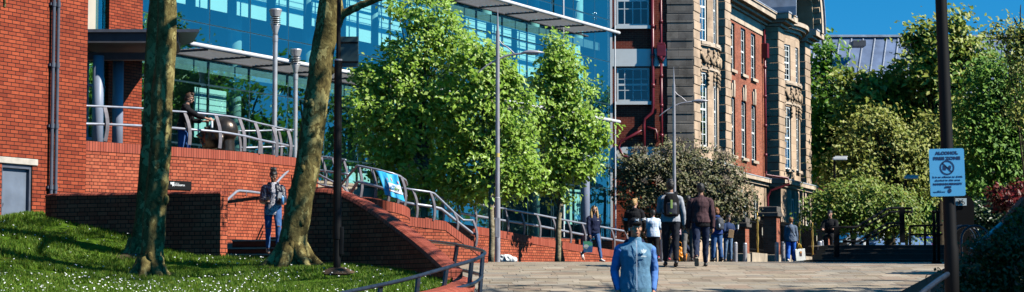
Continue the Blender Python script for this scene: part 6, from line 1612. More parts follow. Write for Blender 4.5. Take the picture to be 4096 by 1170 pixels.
# bollards
def bollard(label, px, ytop, d, r=.075, white=False):
    x = (px - 2048) / FPX * d; z0 = gz(d) if not white else P(px, 996, d).z; h = P(px, ytop, d).z - z0
    m = MB(); m.lathe([(r, 0), (r, h * .8), (r, h * .96), (r * .8, h), (.01, h + .005)], n=14)
    t = thing('bollard', label, 'bollard', (x, d, z0), 0, 'grey steel bollards along the street'); m.build('shaft', M['lamp_grey'] if not white else M['white_paint'], t, smooth=False)
    m = MB(); m.lathe([(r * 1.04, h * .80), (r * 1.04, h * .86)], n=14); m.build('band', M['torch'] if not white else M['lamp_grey'], t)
bollard('grey bollard just right of the person eating', 2941, 970, 71); bollard('grey bollard at the left end of the iron fence', 2979, 973, 71)
bollard('grey bollard just left of the woman with the bag', 3106, 970, 73); bollard('grey bollard half hidden behind the woman with the bag', 3131, 968, 74)
bollard('grey bollard at the right end of the fence, the shorter of that pair', 3278, 966, 66); bollard('grey bollard at the right end of the fence, the taller of that pair', 3289, 962, 68)
bollard('grey bollard behind the person in the checked shirt', 2648, 905, 62)
bollard('white bollard at the top of the dark steps', 3452, 962, 78, .13, True)

# iron fence with brick piers
def pier(label, px, d, w, ytop, cap=True):
    x = (px - 2048) / FPX * d; z0 = gz(d); h = P(px, ytop, d).z - z0
    t = thing('brick_pier', label, 'pier', (x, d, z0), OA, 'brick piers of the iron fence')
    m = MB(); m.box(-w / 2, w / 2, -w / 2, w / 2, .0, h - .42 if cap else h); m.build('shaft', M['brick_old'], t)
    m = MB(); m.box(-w / 2 - .04, w / 2 + .04, -w / 2 - .04, w / 2 + .04, 0, .42); m.build('plinth', M['plinth'], t, bevel=.02)
    if cap:
        m = MB(); m.box(-w / 2 - .09, w / 2 + .09, -w / 2 - .09, w / 2 + .09, h - .42, h - .24); m.box(-w / 2 - .04, w / 2 + .04, -w / 2 - .04, w / 2 + .04, h - .24, h); m.build('cap_stone', M['stone_cap'], t, bevel=.03)
pier('left brick fence pier beside the person eating', 2955, 78.0, .66, 868); pier('middle brick fence pier with a big dark cap stone, before the drainpipe', 3080, 82, .68, 828); pier('right brick fence pier under the edge of the yellow-flecked bush', 3288, 92.5, .70, 872)
FH = Vector((.336, .942, 0))
def fence(label, px0, d0, px1, d1, gold, notice=None):
    a = Vector(((px0 - 2048) / FPX * d0, d0, 0)); b = Vector(((px1 - 2048) / FPX * d1, d1, 0)); L = (b - a).length; dr_ = (b - a).normalized()
    t = thing('iron_fence', label, 'fence', (a.x, a.y, gz(d0)), math.atan2(dr_.y, dr_.x), 'black iron fence panels')
    z0 = gz(d0); zt0 = 2.62 - z0; zb0 = 1.48 - z0
    m = MB(); n = int(L / .115)
    for i in range(n):
        x = (i + .5) * L / n; m.box(x - .013, x + .013, -.013, .013, zb0 - .1, zt0 + .05); m.tube([(x, 0, zt0 + .05), (x, 0, zt0 + .12)], [.02, .003], 4)
    m.build('bars', M['black_metal'], t)
    m = MB(); m.box(0, L, -.02, .02, zt0 - .05, zt0); m.box(0, L, -.02, .02, zb0, zb0 + .05); m.build('rails', M['black_metal'], t)
    m = MB(); m.box(0, L, -.17, .17, -.3, zb0 - .12); m.build('plinth', M['plinth'], t)
    for f in gold:
        x = L * f; m = MB(); m.lathe([(.05, zb0 - .1), (.03, zb0 + .15), (.055, zb0 + .45), (.03, zb0 + .7), (.05, zt0 - .1), (.035, zt0), (.06, zt0 + .12), (.02, zt0 + .22), (.01, zt0 + .42)], (x, -.05, 0), 10); m.build('gilded_standard', M['gold'], t, smooth=True)
    if notice:
        x = L * notice; m = MB(); m.box(x - .12, x + .12, -.05, -.03, zt0 - .62, zt0 - .12); nn = m.build('notice', M['black_gloss'], t); m = MB(); m.box(x - .08, x + .08, -.056, -.05, zt0 - .52, zt0 - .2); m.build('crest', plain('notice_print', (.45, .42, .35), .5), nn)
fence('black iron fence panel with a gilded standard and a notice, left of the middle pier', 2990, 78.4, 3052, 81.6, [.55], .86)
fence('black iron fence panel with two gilded standards right of the middle pier', 3108, 82.4, 3272, 92.0, [.50, .82], .93)

# park lamps, roof, cars beyond
for px, py, d, lab in ((3340, 640, 84, 'white-headed park lamp at the left, over the yellow-flecked bush'), (3625, 715, 86, 'white-headed park lamp nearer the black sign pole')):
    x = (px - 2048) / FPX * d; z0 = 1.75; h = P(px, py, d).z - z0
    t = thing('park_lamp', lab, 'lamp', (x, d, z0), 0, 'white-headed park lamps')
    m = MB(); m.tube([(0, 0, 0), (0, 0, h - .05)], [.07, .055], 10); m.build('pole', M['black_metal'], t)
    m = MB(); m.box(-.08, .52, -.13, .13, h - .02, h + .10); m.box(.0, .56, -.1, .1, h + .10, h + .15); hd = m.build('lamp_head', M['lit_lamp_white'], t, bevel=.03)
rf = thing('metal_roofed_building', 'far building with a blue-grey standing-seam metal roof above the trees', 'building', (40, 160, 2))
rz1 = P(3500, 138, 160).z; rz0 = rz1 - 9
m = MB(); Xa, Xb = 22.0, 52.0
m.quad((Xa, 152, rz0), (Xb, 152, rz0), (Xb, 162, rz1), (Xa, 162, rz1)); m.quad((Xb, 172, rz0), (Xa, 172, rz0), (Xa, 162, rz1), (Xb, 162, rz1)); m.build('roof', plain('blue_grey_roof', (.14, .19, .30), .5, var=.3, scale=.8), rf, world=True)
m = MB(); x = Xa
while x < Xb:
    m.tube([(x - 3.0, 152, rz0 + .06), (x, 162, rz1 + .06)], .06, 5); x += .95
m.build('seam', plain('pale_seams', (.30, .33, .38), .5), rf, world=True)
m = MB(); m.box(Xa, Xb, 161.7, 162.3, rz1, rz1 + .18); m.build('ridge_cap', M['lead'], rf, world=True)
m = MB(); m.box(Xa + .3, Xb - .3, 152.5, 171.5, 1.5, rz0); m.build('wall', M['brick_dark'], rf, world=True)
m = MB(); vx = P(3430, 165, 159).x; m.box(vx - .5, vx + .5, 158, 159.5, P(3430, 190, 159).z, P(3430, 168, 159).z); m.build('roof_vent', M['canopy_grey'], rf, world=True)
def car(label, px, d, colr, rz, ytop):
    zt = P(px, ytop, d).z; z0 = zt - 1.42; x = (px - 2048) / FPX * d
    t = thing('parked_car', label, 'car', (x, d, z0), rz)
    prof = [(-2.1, .25), (-2.12, .55), (-2.0, .78), (-1.3, .88), (-.75, 1.36), (-.3, 1.42), (.7, 1.40), (1.45, .95), (2.0, .88), (2.12, .6), (2.1, .25)]
    m = MB(); n = len(prof); rs = []
    for y, k in ((-.82, .0), (-.80, 1), (.80, 1), (.82, 0)):
        rs.append([Vector((px_ * (1 if k else .97), y * (1 if z_ < .9 else .82), lerp(.55, z_, .96 if not k else 1))) for px_, z_ in prof])
    m.rings(rs); m.build('body', plain('car_paint', colr, .25, coat=.6, var=.05), t, smooth=False, bevel=.03)
    g = MB()
    for sy_ in (-1, 1): g.extrude([(-1.1, sy_ * .735, .93), (-.66, sy_ * .69, 1.32), (.62, sy_ * .69, 1.33), (1.2, sy_ * .735, .95)], (0, sy_ * .03, 0))
    g.extrude([(-1.30, -.6, .90), (-1.30, .6, .90), (-.82, .55, 1.34), (-.82, -.55, 1.34)], (-.04, 0, .03)); g.extrude([(1.45, -.6, .97), (1.45, .6, .97), (.78, .55, 1.37), (.78, -.55, 1.37)], (.04, 0, .03)); g.build('window', M['glass_sash'], t)
    for wx in (-1.3, 1.3):
        for wy in (-.75, .75):
            m = MB(); m.tube([(wx, wy - .1, .31), (wx, wy + .1, .31)], .31, 16); w_ = m.build('wheel', M['black_metal'], t); m = MB(); m.tube([(wx, wy - .11, .31), (wx, wy + .11, .31)], .19, 12); m.build('rim', M['torch'], w_)
    for wy in (-.6, .6): MB().box(-2.14, -2.06, wy - .15, wy + .15, .62, .76).build('headlight', M['lit_lamp_white'], t); MB().box(2.06, 2.14, wy - .15, wy + .15, .66, .82).build('tail_light', M['maroon'], t)
car('blue parked car glimpsed under the yellow-flecked bush', 3555, 100, (.12, .22, .42), .5, 925)
car('deep blue parked car partly hidden by the black railing and the sign pole', 3715, 106, (.02, .05, .35), .1, 948)
car('grey parked car farthest left under the bush', 3440, 112, (.3, .33, .36), .2, 930)
# rubbish at the foot of the wall
for i, (px, w_, h_) in enumerate(((2022, .20, .16), (2048, .12, .10))):
    d = 54.5; m = MB(); rq = random.Random(i); c = P(px, 1046, d); m.ell((c.x, c.y, gz(d) + h_ * .45), (w_, .14, h_ * .6), None, 14, 9)
    o = remeshed(m, 'litter', M['white_paint'], None, .02, wrinkle=.05, wscale=12, seed=i * 5)
    off = Vector((c.x, c.y, gz(d)))
    for v in o.data.vertices: v.co -= off
    o.location = off; tag(o, ['larger crumpled white litter bag at the foot of the low wall', 'smaller crumpled white litter bag beside the larger one'][i], 'litter', 'crumpled white litter')
# ================================================================== people
BLK = fab('black_cloth', (.012, .012, .014)); BLKJ = fab('black_denim', (.018, .02, .028)); NAVY = fab('navy_cloth', (.014, .02, .055)); DEN = fab('blue_denim', (.05, .12, .32)); DENB = fab('bright_blue_denim', (.06, .135, .30))
DEND = fab('dark_denim', (.025, .035, .07)); GREYT = fab('grey_trousers', (.16, .15, .14)); STEEL = fab('steel_blue_fleece', (.12, .25, .37), bump=.3); ROYAL = fab('royal_blue_sleeve', (.11, .25, .60)); MAROON = fab('maroon_brown_knit', (.085, .045, .05), bump=.3)
WHITE = fab('white_cloth', (.78, .78, .78)); SHOEW = plain('white_shoe', (.75, .74, .72), .5); SHOEB = plain('black_shoe', (.015, .015, .017), .45); SOLEW = plain('cream_sole', (.62, .55, .42), .7); SHOEP = plain('red_shoe', (.45, .03, .06), .5)
GREYM = fab('grey_marl', (.38, .40, .44)); GREYD = fab('denim_grey_cardigan', (.13, .17, .235)); PINK = fab('pink_cloth', (.72, .48, .52)); PAD = plain('navy_padded_nylon', (.006, .009, .024), .38, var=.3, scale=5, bump=.5)
def checkmat():
    m, nt, b = newmat('blue_check_shirt'); L = nt.links
    tc = N(nt, 'ShaderNodeTexCoord'); bt = N(nt, 'ShaderNodeTexBrick'); bt.offset = 0
    mp = N(nt, 'ShaderNodeMapping'); mp.inputs['Rotation'].default_value = (R(90), 0, 0); L.new(tc.outputs['Object'], mp.inputs['Vector']); L.new(mp.outputs[0], bt.inputs['Vector'])
    for k, v in (('Scale', 1.0), ('Brick Width', .05), ('Row Height', .05), ('Mortar Size', .006), ('Mortar Smooth', .2)): bt.inputs[k].default_value = v
    bt.inputs['Color1'].default_value = col((.50, .64, .82)); bt.inputs['Color2'].default_value = col((.42, .58, .80)); bt.inputs['Mortar'].default_value = col((.80, .84, .88))
    L.new(bt.outputs['Color'], b.inputs['Base Color']); b.inputs['Roughness'].default_value = .8
    return m
CHECK = checkmat()
def printmat():
    m, nt, b = newmat('speckled_print'); L = nt.links
    tc = N(nt, 'ShaderNodeTexCoord'); vo = N(nt, 'ShaderNodeTexNoise'); vo.inputs['Scale'].default_value = 45; vo.inputs['Detail'].default_value = 4; L.new(tc.outputs['Object'], vo.inputs['Vector'])
    rp = ramp(nt, [(.4, (.08, .08, .12)), (.52, (.5, .48, .52)), (.65, (.75, .72, .74))]); L.new(vo.outputs['Fac'], rp.inputs['Fac']); L.new(rp.outputs['Color'], b.inputs['Base Color']); b.inputs['Roughness'].default_value = .85
    return m
PRT = printmat()

def trunk_patch(root, J, name, mat, rows, side=-1, off=0.0, lean=0.0):
    """patch lying over front (side=-1, towards -y) or back of the torso; rows: (height above pelvis, x0, x1, depth)"""
    k = J['k']; m = MB(); rs = []
    for z, x0, x1, d in rows:
        row = []
        for i in range(7):
            x = lerp(x0, x1, i / 6); y = side * (d * math.sqrt(max(0, 1 - (x / .23) ** 2)) + off)
            row.append(J['pel'] + Vector((x, y, 0)) * k + J['up'] * z * k)
        rs.append(row)
    for a, b in zip(rs, rs[1:]):
        for i in range(6): m.quad(a[i], a[i + 1], b[i + 1], b[i])
    return m.build(name, mat, root, smooth=True)

# ---- man in the blue jacket walking towards the camera
fg, J = person('man in a black cap and steel-blue zip jacket walking towards the camera', 2540, 0, 25, H=1.77, head=3, legs=((20, 14), (-10, 24)), arms=((-16, 12, 42), (-20, 12, 46)), hyaw=6, hpitch=-3, skin='skin_warm', hairstyle=None, top='jacket',
      top_mat=STEEL, sleeve_mat=ROYAL, bulk=.026, arm_bulk=.004, trousers=BLK, shoe=SHOEB, vox=.0095, face=True, hem=.07, wrinkle=.006, tr_bulk=-.002)
k = J['k']; hp = J['hp']; Hm = J['Hm']
m = MB(); m.ell(hp(0, .006, .052), (.087, .106, .082), Hm, 20, 12); m.ell(hp(0, -.105, .046), (.066, .058, .011), Hm, 16, 8); cap = remeshed(m, 'cap', BLK, fg, .008, smooth_it=2)
m = MB(); LW = plain('cap_logo_pale', (.62, .75, .85), .5)
for s_ in (-1, 1): m.tube([hp(s_ * .026, -.088, .075), hp(s_ * .012, -.104, .084), hp(0, -.104, .086), hp(s_ * .012, -.103, .096), hp(s_ * .026, -.086, .103)], .0045, 6)
m.build('cap_emblem', LW, cap, smooth=True)
m = MB(); m.tube([hp(.0, -.12, -.12), hp(.0, -.12, -.12)], .001, 4)
trunk_patch(fg, J, 'zip', plain('zip_silver', (.55, .62, .70), .35, metal=.4), [(z, -.007, .007, d) for z, d in ((-.08, .168), (.0, .163), (.1, .158), (.2, .157), (.3, .167), (.38, .172), (.45, .155), (.5, .130), (.53, .112))], -1, .006)
trunk_patch(fg, J, 'hem_band', fab('hem_band', (.12, .26, .36)), [(z, -.19, .19, d) for z, d in ((-.105, .164), (-.06, .170))], -1, .004)
m = MB(); torso_rings(m, J['neck'] + Vector((0, .01, 0)), 0, [(-.05, .095, .09, 0), (.0, .082, .078, .0), (.035, .080, .076, .0), (.045, .07, .066, 0)], k=k); remeshed(m, 'collar', STEEL, fg, .009)
m = MB(); torso_rings(m, J['neck'] + Vector((0, .06, -.03)), 0, [(-.08, .08, .05, 0), (-.03, .13, .07, 0), (.02, .13, .075, 0), (.05, .10, .06, 0)], k=k); remeshed(m, 'hood', NAVY, fg, .01, wrinkle=.006)
# trefoil mark and word on the chest, dark stripes on the sleeves
LM = plain('chest_mark_pale', (.72, .82, .88), .6)
m = MB()
def chest(x, z, o=.014): 
    d = .178; return J['pel'] + Vector((x, -(d * math.sqrt(max(0, 1 - (x / .23) ** 2)) + o), 0)) * k + J['up'] * z * k
for ang, l in ((-38, .05), (0, .062), (38, .05)):
    a = R(ang); c = (.085 + math.sin(a) * .028, .375 + math.cos(a) * .026)
    m.extrude([chest(c[0] + math.cos(t) * .012 * math.cos(a) + math.sin(t) * .028 * math.sin(a), c[1] - math.cos(t) * .012 * math.sin(a) + math.sin(t) * .028 * math.cos(a)) for t in [i * .5236 for i in range(12)]], (0, -.002, 0))
m.build('chest_emblem', LM, fg)
p = chest(.085, .335); text_mesh('lettering', 'adidas', .026, LM, fg, Matrix.Translation(p) @ Matrix.Rotation(R(18), 4, 'Z') @ Matrix.Rotation(R(90), 4, 'X'), bold=.001)
for nm, sg in (('L', 1), ('R', -1)):
    m = MB()
    for dy in (-.020, 0, .020):
        pts = [J['sh' + nm] + Vector((sg * .058, dy, .0)) * k, J['sh' + nm].lerp(J['el' + nm], .4) + Vector((sg * .058, dy, 0)) * k, J['el' + nm] + Vector((sg * .047, dy, 0)) * k, J['el' + nm].lerp(J['wr' + nm], .5) + Vector((sg * .044, dy, 0)) * k, J['wr' + nm] + Vector((sg * .034, dy, 0)) * k]
        m.tube(pts, .006 * k, 5)
    m.build('sleeve_stripes', NAVY, fg, smooth=True)
m = MB(); m.ell(hp(-.078, -.012, -.02), (.01, .012, .02), Hm, 8, 6); tag(m.build('earbud', SHOEW, fg, smooth=True), None)

# ---- woman coming down the steps
st_w, J = person('woman with a topknot looking at her phone while walking down the brick steps', 1092, 0, 39.85, H=1.66, head=12, legs=((24, 34), (-2, 6)), arms=((22, 8, 68), (12, 12, 78)), lean=.03, hyaw=-12, hpitch=24, skin='skin_brown', hairstyle='topknot', top='top', top_mat=PRT,
      sleeve=.4, hem=.14, trousers=DENB, shoe=SHOEB, female=True, vox=.011, face=True, floor=.665, bulk=.002, tr_bulk=-.006)
k = J['k']
m = MB(); fmx = .93
for sg in (-1, 1):
    rs = []
    for z, w0, w1, d in ((.09, .070, .215, .165), (.2, .062, .205, .150), (.34, .055, .215, .160), (.42, .05, .21, .145), (.47, .045, .165, .115), (.51, .04, .11, .09)):
        ring = []
        for i in range(9):
            a = lerp(math.asin(min(1, w0 / w1)) , math.pi - .05, i / 8); ring.append(J['pel'] + Vector((sg * math.sin(a) * w1, -math.cos(a) * d, 0)) * k + J['up'] * z * k)
        inner = [p.lerp(J['pel'] + J['up'] * z * k, .16) for p in ring][::-1]
        rs.append(ring + inner)
    m.rings(rs)
for nm in 'LR':
    s_, e_, w_ = J['sh' + nm], J['el' + nm], J['wr' + nm]; limb_rings(m, *subdiv([s_, s_.lerp(e_, .5), e_, e_.lerp(w_, .4), e_.lerp(w_, .85)], [.082, .078, .066, .06, .046], 3))
m.tube([J['neck'] + Vector((.085 * math.cos(t), .02 + .075 * math.sin(t), -.02)) for t in [R(a) for a in range(-30, 211, 24)]], .035, 8)
remeshed(m, 'padded_jacket', PAD, st_w, .011, wrinkle=.010, wscale=16)
for sg in (-1, 1):
    kn = J['kn' + ('L' if sg > 0 else 'R')]; m = MB(); m.ell(kn + Vector((0, -.052, .01)), (.036, .014, .014), None, 8, 6); m.build('torn_knee', M['skin_brown'], st_w, smooth=True)
h = J['loc'](J['wrR'] + J['hdR'] * .09); t = tag(MB().box(-.03, .03, -.005, .005, -.058, .058, Matrix.Translation(h + Vector((.0, -.03, .03))) @ Matrix.Rotation(R(-50), 4, 'X')).build('phone', M['black_gloss'], None, bevel=.004), 'black phone in the hand of the woman on the steps', 'phone')
h = J['loc'](J['wrL'] + J['hdL'] * .07)
m = MB(); m.tube([h + Vector((.03, -.045, -.09)), h + Vector((.03, -.045, .05)), h + Vector((.03, -.045, .07)), h + Vector((.03, -.045, .085))], [.032, .032, .014, .014], 12); tag(m.build('water_bottle', plain('blue_bottle', (.10, .32, .60), .15), None, smooth=True), 'blue bottle held by the woman on the steps', 'bottle')
m = MB(); m.box(-.036, .036, -.006, .006, -.058, .058, Matrix.Translation(h + Vector((-.015, -.075, .09))) @ Matrix.Rotation(R(12), 4, 'Y')); tag(m.build('notebook', SHOEW, None), 'white notebook held against the padded jacket', 'notebook')

# ---- man leaning on the terrace rail
mt, J = person('man in a black hoodie and sunglasses leaning on the terrace railing with a bottle', 728, 0, 46.75, H=1.80, head=98, legs=((14, 16), (-6, 4)), arms=((34, 10, 52), (58, 4, 14)), lean=.16, hyaw=-14, hpitch=14, skin='skin_pale', hairstyle='short_top', hair='hair_brown', top='hoodie', top_mat=BLK,
      sleeve=.80, hem=.05, hood=True, trousers=DEN, shoe=SHOEB, vox=.011, face=True, floor=2.75, bulk=.015)
hp = J['hp']; m = MB(); m.box(-.07, .07, -.100, -.090, -.008, .022, Matrix.Translation(J['head']) @ (Matrix.Rotation(R(6), 4, 'Z') @ Matrix.Rotation(R(14), 4, 'X')))
for sg in (-1, 1): m.tube([hp(.072 * sg, -.09, .012), hp(.080 * sg, .01, .012)], .005, 5)
m.build('sunglasses', M['black_gloss'], mt)
h = J['loc'](J['wrR'] + J['hdR'] * .10); m = MB(); m.tube([h + Vector((0, 0, .03)), h + Vector((0, 0, -.0)), h + Vector((0, 0, -.03)), h + Vector((0, 0, -.16)), h + Vector((0, 0, -.18))], [.013, .013, .03, .032, .028], 12); tag(m.build('water_bottle', plain('clear_plastic', (.75, .82, .86), .1), None, smooth=True), 'clear plastic bottle dangling from the hand of the man on the terrace', 'bottle')
m = MB(); m.tube([J['pel'] + Vector((.165 * math.cos(t), .125 * math.sin(t), .10)) for t in [R(a) for a in range(0, 361, 20)]], .018, 6); m.build('belt', plain('tan_belt', (.22, .09, .04), .5), mt, smooth=True)

# ---- blonde woman walking past the ramp wall
bw_, J = person('blonde woman in a navy sweatshirt and blue jeans walking past the low brick wall', 2374, 0, 58.0, H=1.68, head=28, legs=((22, 6), (-20, 38)), arms=((-18, 10, 12), (14, 12, 10)), hyaw=-8, skin='skin_pale', hair='hair_blond', hairstyle='long', top='sweatshirt', top_mat=NAVY, hem=.03,
      trousers=DENB, shoe=SHOEW, female=True, vox=.012, face=True, bulk=.022, tr_bulk=-.006)
hp = J['hp']; m = MB()
for sg in (-1, 1): m.ell(hp(.035 * sg, -.06, .105), (.03, .03, .016), None, 8, 6)
m.build('sunglasses', M['black_gloss'], bw_, smooth=True)
m = MB(); m.ell(J['pel'] + J['up'] * .34 + Vector((.06, -.152, 0)), (.04, .006, .01), None, 8, 5); m.build('chest_mark', GREYM, bw_)
m = MB(); m.ell(J['pel'] + J['up'] * .10 + Vector((0, -.142, 0)), (.09, .012, .055), None, 10, 6); m.build('pouch_pocket', NAVY, bw_, smooth=True)
h = J['loc'](J['wrR'] + J['hdR'] * .1); t = thing('shopping_bag', 'small patterned carrier bag in the hand of the blonde woman', 'bag', (h.x - .06, h.y, h.z - .42))
def bagmat(name, base, spots, sc_=9):
    m, nt, b = newmat(name); L = nt.links; tc = N(nt, 'ShaderNodeTexCoord'); vo = N(nt, 'ShaderNodeTexVoronoi'); vo.inputs['Scale'].default_value = sc_; L.new(tc.outputs['Object'], vo.inputs['Vector'])
    rp = ramp(nt, [(0, spots[0]), (.3, spots[1]), (.5, base), (.8, spots[2])], 'CONSTANT'); sp_ = N(nt, 'ShaderNodeSeparateColor'); L.new(vo.outputs['Color'], sp_.inputs[0]); L.new(sp_.outputs[0], rp.inputs['Fac']); L.new(rp.outputs['Color'], b.inputs['Base Color']); b.inputs['Roughness'].default_value = .4; return m
m = MB(); m.rings([[Vector(p) for p in r] for r in ([(-.12, -.05, 0), (.12, -.05, 0), (.12, .05, 0), (-.12, .05, 0)], [(-.15, -.06, .15), (.14, -.05, .15), (.14, .05, .15), (-.15, .06, .15)], [(-.14, -.015, .32), (.12, -.015, .32), (.12, .015, .32), (-.14, .015, .32)])]); m.build('body', bagmat('patterned_bag', (.35, .38, .36), [(.03, .10, .25), (.05, .22, .12), (.04, .04, .06)]), t)
m = MB(); m.tube([(-.07, 0, .31), (-.02, 0, .42), (.05, 0, .31)], .008, 5); m.build('handles', BLK, t)

# ---- young man in the black hoodie behind the cap
hd_, J = person('fair-haired young man in a black hoodie with white sleeve bands, behind the black cap', 2538, 0, 54.5, H=1.70, head=172, legs=((10, 6), (-8, 10)), arms=((8, 12, 25), (6, 12, 28)), hyaw=-32, skin='skin_pale', hair='hair_blond', hairstyle='short_top', top='hoodie', top_mat=BLK, hem=.06, hood=True, trousers=BLK, shoe=SHOEB, vox=.013, bulk=.045)
m = MB()
for nm in 'LR':
    a, b = J['sh' + nm], J['el' + nm]
    for f in (.62, .74): c = a.lerp(b, f); d_ = (b - a).normalized(); m.tube([c - d_ * .008, c + d_ * .008], .093, 14)
m.build('sleeve_bands', WHITE, hd_)
# ---- person in the checked shirt
person('person in a pale blue checked shirt and black trousers walking away', 2612, 0, 58.5, H=1.52, head=190, legs=((12, 6), (-12, 18)), arms=((14, 8, 30), (-4, 12, 20)), skin='skin_pale', hair='hair_black', hairstyle='short', top='shirt', top_mat=CHECK, sleeve=.42, hem=.12, trousers=BLK, shoe=SHOEP, sole=SHOEW, vox=.013, bulk=.05, tr_bulk=.012)
# ---- the two men walking away
bp_, J = person('man with a black backpack over a light grey jumper walking away', 2682, 0, 42.3, H=1.83, head=180, legs=((6, 2), (-6, 8)), arms=((26, 8, 66), (4, 14, 12)), skin='skin_mid', hair='hair_black', hairstyle='short_top', top='jumper', top_mat=GREYM, hem=.05, trousers=BLKJ, shoe=SHOEB, vox=.011, bulk=.018, arm_bulk=.004, tr_bulk=.004)
k = J['k']; root_b = thing('backpack', 'black backpack with a green stripe worn by the man in the grey jumper', 'backpack', J['loc'](J['pel'] + Vector((0, .24, .06))), R(180))
m = MB(); torso_rings(m, Vector((0, 0, 0)), 0, [(.0, .13, .07, .0), (.03, .155, .10, 0), (.2, .165, .11, 0), (.36, .155, .10, 0), (.44, .13, .08, 0), (.48, .07, .04, 0)]); remeshed(m, 'body', BLK, root_b, .014, wrinkle=.008)
m = MB(); torso_rings(m, Vector((0, .10, .03)), 0, [(.0, .10, .03, .0), (.02, .115, .05, 0), (.2, .12, .055, 0), (.26, .10, .03, 0)]); remeshed(m, 'front_pocket', plain('dark_grey_nylon', (.035, .038, .05), .5), root_b, .012)
MB().box(-.012, .03, .148, .156, .16, .34).build('green_stripe', plain('lime_reflective', (.45, .60, .16), .4), root_b, bevel=.004)
m = MB(); m.extrude([(.06, .158, .075), (.02, .160, .055), (-.005, .158, .068), (.02, .160, .064)], (0, .004, 0)); m.build('tick_mark', plain('lime_mark', (.45, .70, .08), .5), root_b)
for sg in (-1, 1):
    m = MB(); m.bar([Vector(p) for p in smooth_line([(sg * .10, .02, .46), (sg * .115, -.16, .52), (sg * .12, -.30, .46), (sg * .125, -.36, .30), (sg * .15, -.22, .10), (sg * .14, -.05, .06)], 4)], (1, 0, 0), .06, .018); m.build('shoulder_strap', BLK, root_b, smooth=True)
mm_, J = person('man in a maroon-brown sweatshirt and dark jeans walking away', 2803, 0, 42.4, H=1.80, head=176, legs=((-16, 26), (12, 4)), arms=((6, 11, 8), (-4, 10, 14)), skin='skin_mid', hair='hair_black', hairstyle='short', top='sweatshirt', top_mat=MAROON, hem=.02, trousers=DEND, shoe=SHOEB, sole=SOLEW, vox=.011, bulk=.022, arm_bulk=.008, wrinkle=.010)
m = MB(); k = J['k']; torso_rings(m, J['pel'], 0, [(-.10, .185, .145, 0), (-.05, .19, .148, 0), (.0, .18, .14, 0), (.03, .17, .13, 0)], k=k); remeshed(m, 'shirt_tail', BLK, mm_, .012, wrinkle=.006)
# ---- others beyond
person('man in a black jacket and grey trousers half hidden between the two taller men', 2752, 0, 52.5, H=1.76, head=175, legs=((-14, 22), (14, 4)), arms=((8, 12, 18), (4, 12, 18)), skin='skin_mid', hairstyle='short', top='jacket', top_mat=BLK, hem=.08, trousers=GREYT, shoe=SHOEB, vox=.014, bulk=.03)
person('woman in a pale pink jumper striding left behind the man with the backpack', 2716, 0, 57, H=1.58, head=-110, legs=((26, 6), (-24, 14)), arms=((12, 10, 20), (14, 10, 20)), skin='skin_pale', hair='hair_brown', hairstyle='bob', top='jumper', top_mat=PINK, hem=.06, trousers=DEND, shoe=SHOEP, vox=.014, female=True)
h = P(2720, 1046, 56.3); t = thing('carrier_bag', 'bright orange plastic carrier bag between the legs of the two men', 'bag', (h.x, h.y, gz(56.3) + .02))
m = MB(); torso_rings(m, Vector((0, 0, 0)), 0, [(.0, .13, .09, 0), (.06, .19, .13, 0), (.2, .18, .12, 0), (.32, .14, .08, 0), (.38, .08, .04, 0)]); remeshed(m, 'body', plain('orange_plastic', (.85, .28, .015), .35), t, .014, wrinkle=.03, wscale=9)
m = MB(); m.tube([(-.06, 0, .34), (-.04, 0, .50), (.0, 0, .54), (.05, 0, .5), (.06, 0, .34)], .012, 6); m.build('handles', bpy.data.materials['orange_plastic'], t, smooth=True)
w2, J = person('woman in a blue jacket and blue jeans with a small dark backpack, seen from behind', 2866, 0, 62, H=1.68, head=205, legs=((4, 2), (-6, 8)), arms=((20, 8, 60), (14, 10, 70)), skin='skin_pale', hair='hair_ginger', hairstyle='bob', top='jacket', top_mat=fab('blue_jacket', (.03, .06, .20)), hem=.06, hood=True, trousers=DENB, shoe=SHOEB, vox=.014, female=True, bulk=.025, tr_bulk=.012)
b2 = thing('backpack', 'small dark grey backpack on the woman in the blue jacket', 'backpack', J['loc'](J['pel'] + Vector((0, .20, .08))), R(205)); 
m = MB(); torso_rings(m, Vector((0, 0, 0)), 0, [(.0, .10, .05, .0), (.03, .13, .09, 0), (.2, .135, .10, 0), (.33, .11, .07, 0), (.38, .05, .03, 0)]); remeshed(m, 'body', plain('grey_nylon', (.05, .055, .07), .6), b2, .014, wrinkle=.006); MB().ell((.07, .08, .12), (.03, .03, .07), None, 8, 6).build('side_bottle', plain('pale_bottle', (.5, .55, .6), .3), b2, smooth=True)
for sg in (-1, 1): m = MB(); m.bar([(sg * .08, .0, .35), (sg * .09, -.14, .42), (sg * .10, -.27, .34), (sg * .11, -.30, .2), (sg * .12, -.12, .02)], (1, 0, 0), .045, .015); m.build('shoulder_strap', BLK, b2)
ea, J = person('person in a dark denim jacket eating from a paper bag beside the fence pier', 2912, 0, 68, H=1.62, head=30, legs=((3, 2), (-3, 4)), arms=((20, 8, 95), (14, 10, 88)), hyaw=-10, hpitch=14, skin='skin_pale', hair='hair_black', hairstyle='short', top='jacket', top_mat=fab('dark_denim_jacket', (.025, .045, .11)), hem=.04, trousers=fab('light_denim', (.13, .21, .33)), shoe=SHOEB, vox=.014, face=True, bulk=.02, tr_bulk=-.006)
h = J['loc'](J['wrL'] + J['hdL'] * .08); t = thing('drink_cup', 'pale drink cup with a straw held by the person eating', 'cup', h + Vector((0, -.04, -.02))); MB().lathe([(.03, 0), (.042, .14), (.045, .15)], n=12).build('cup', WHITE, t); MB().tube([(0, 0, .13), (.01, 0, .26)], .006, 5).build('straw', plain('straw_green', (.3, .5, .15), .5), t)
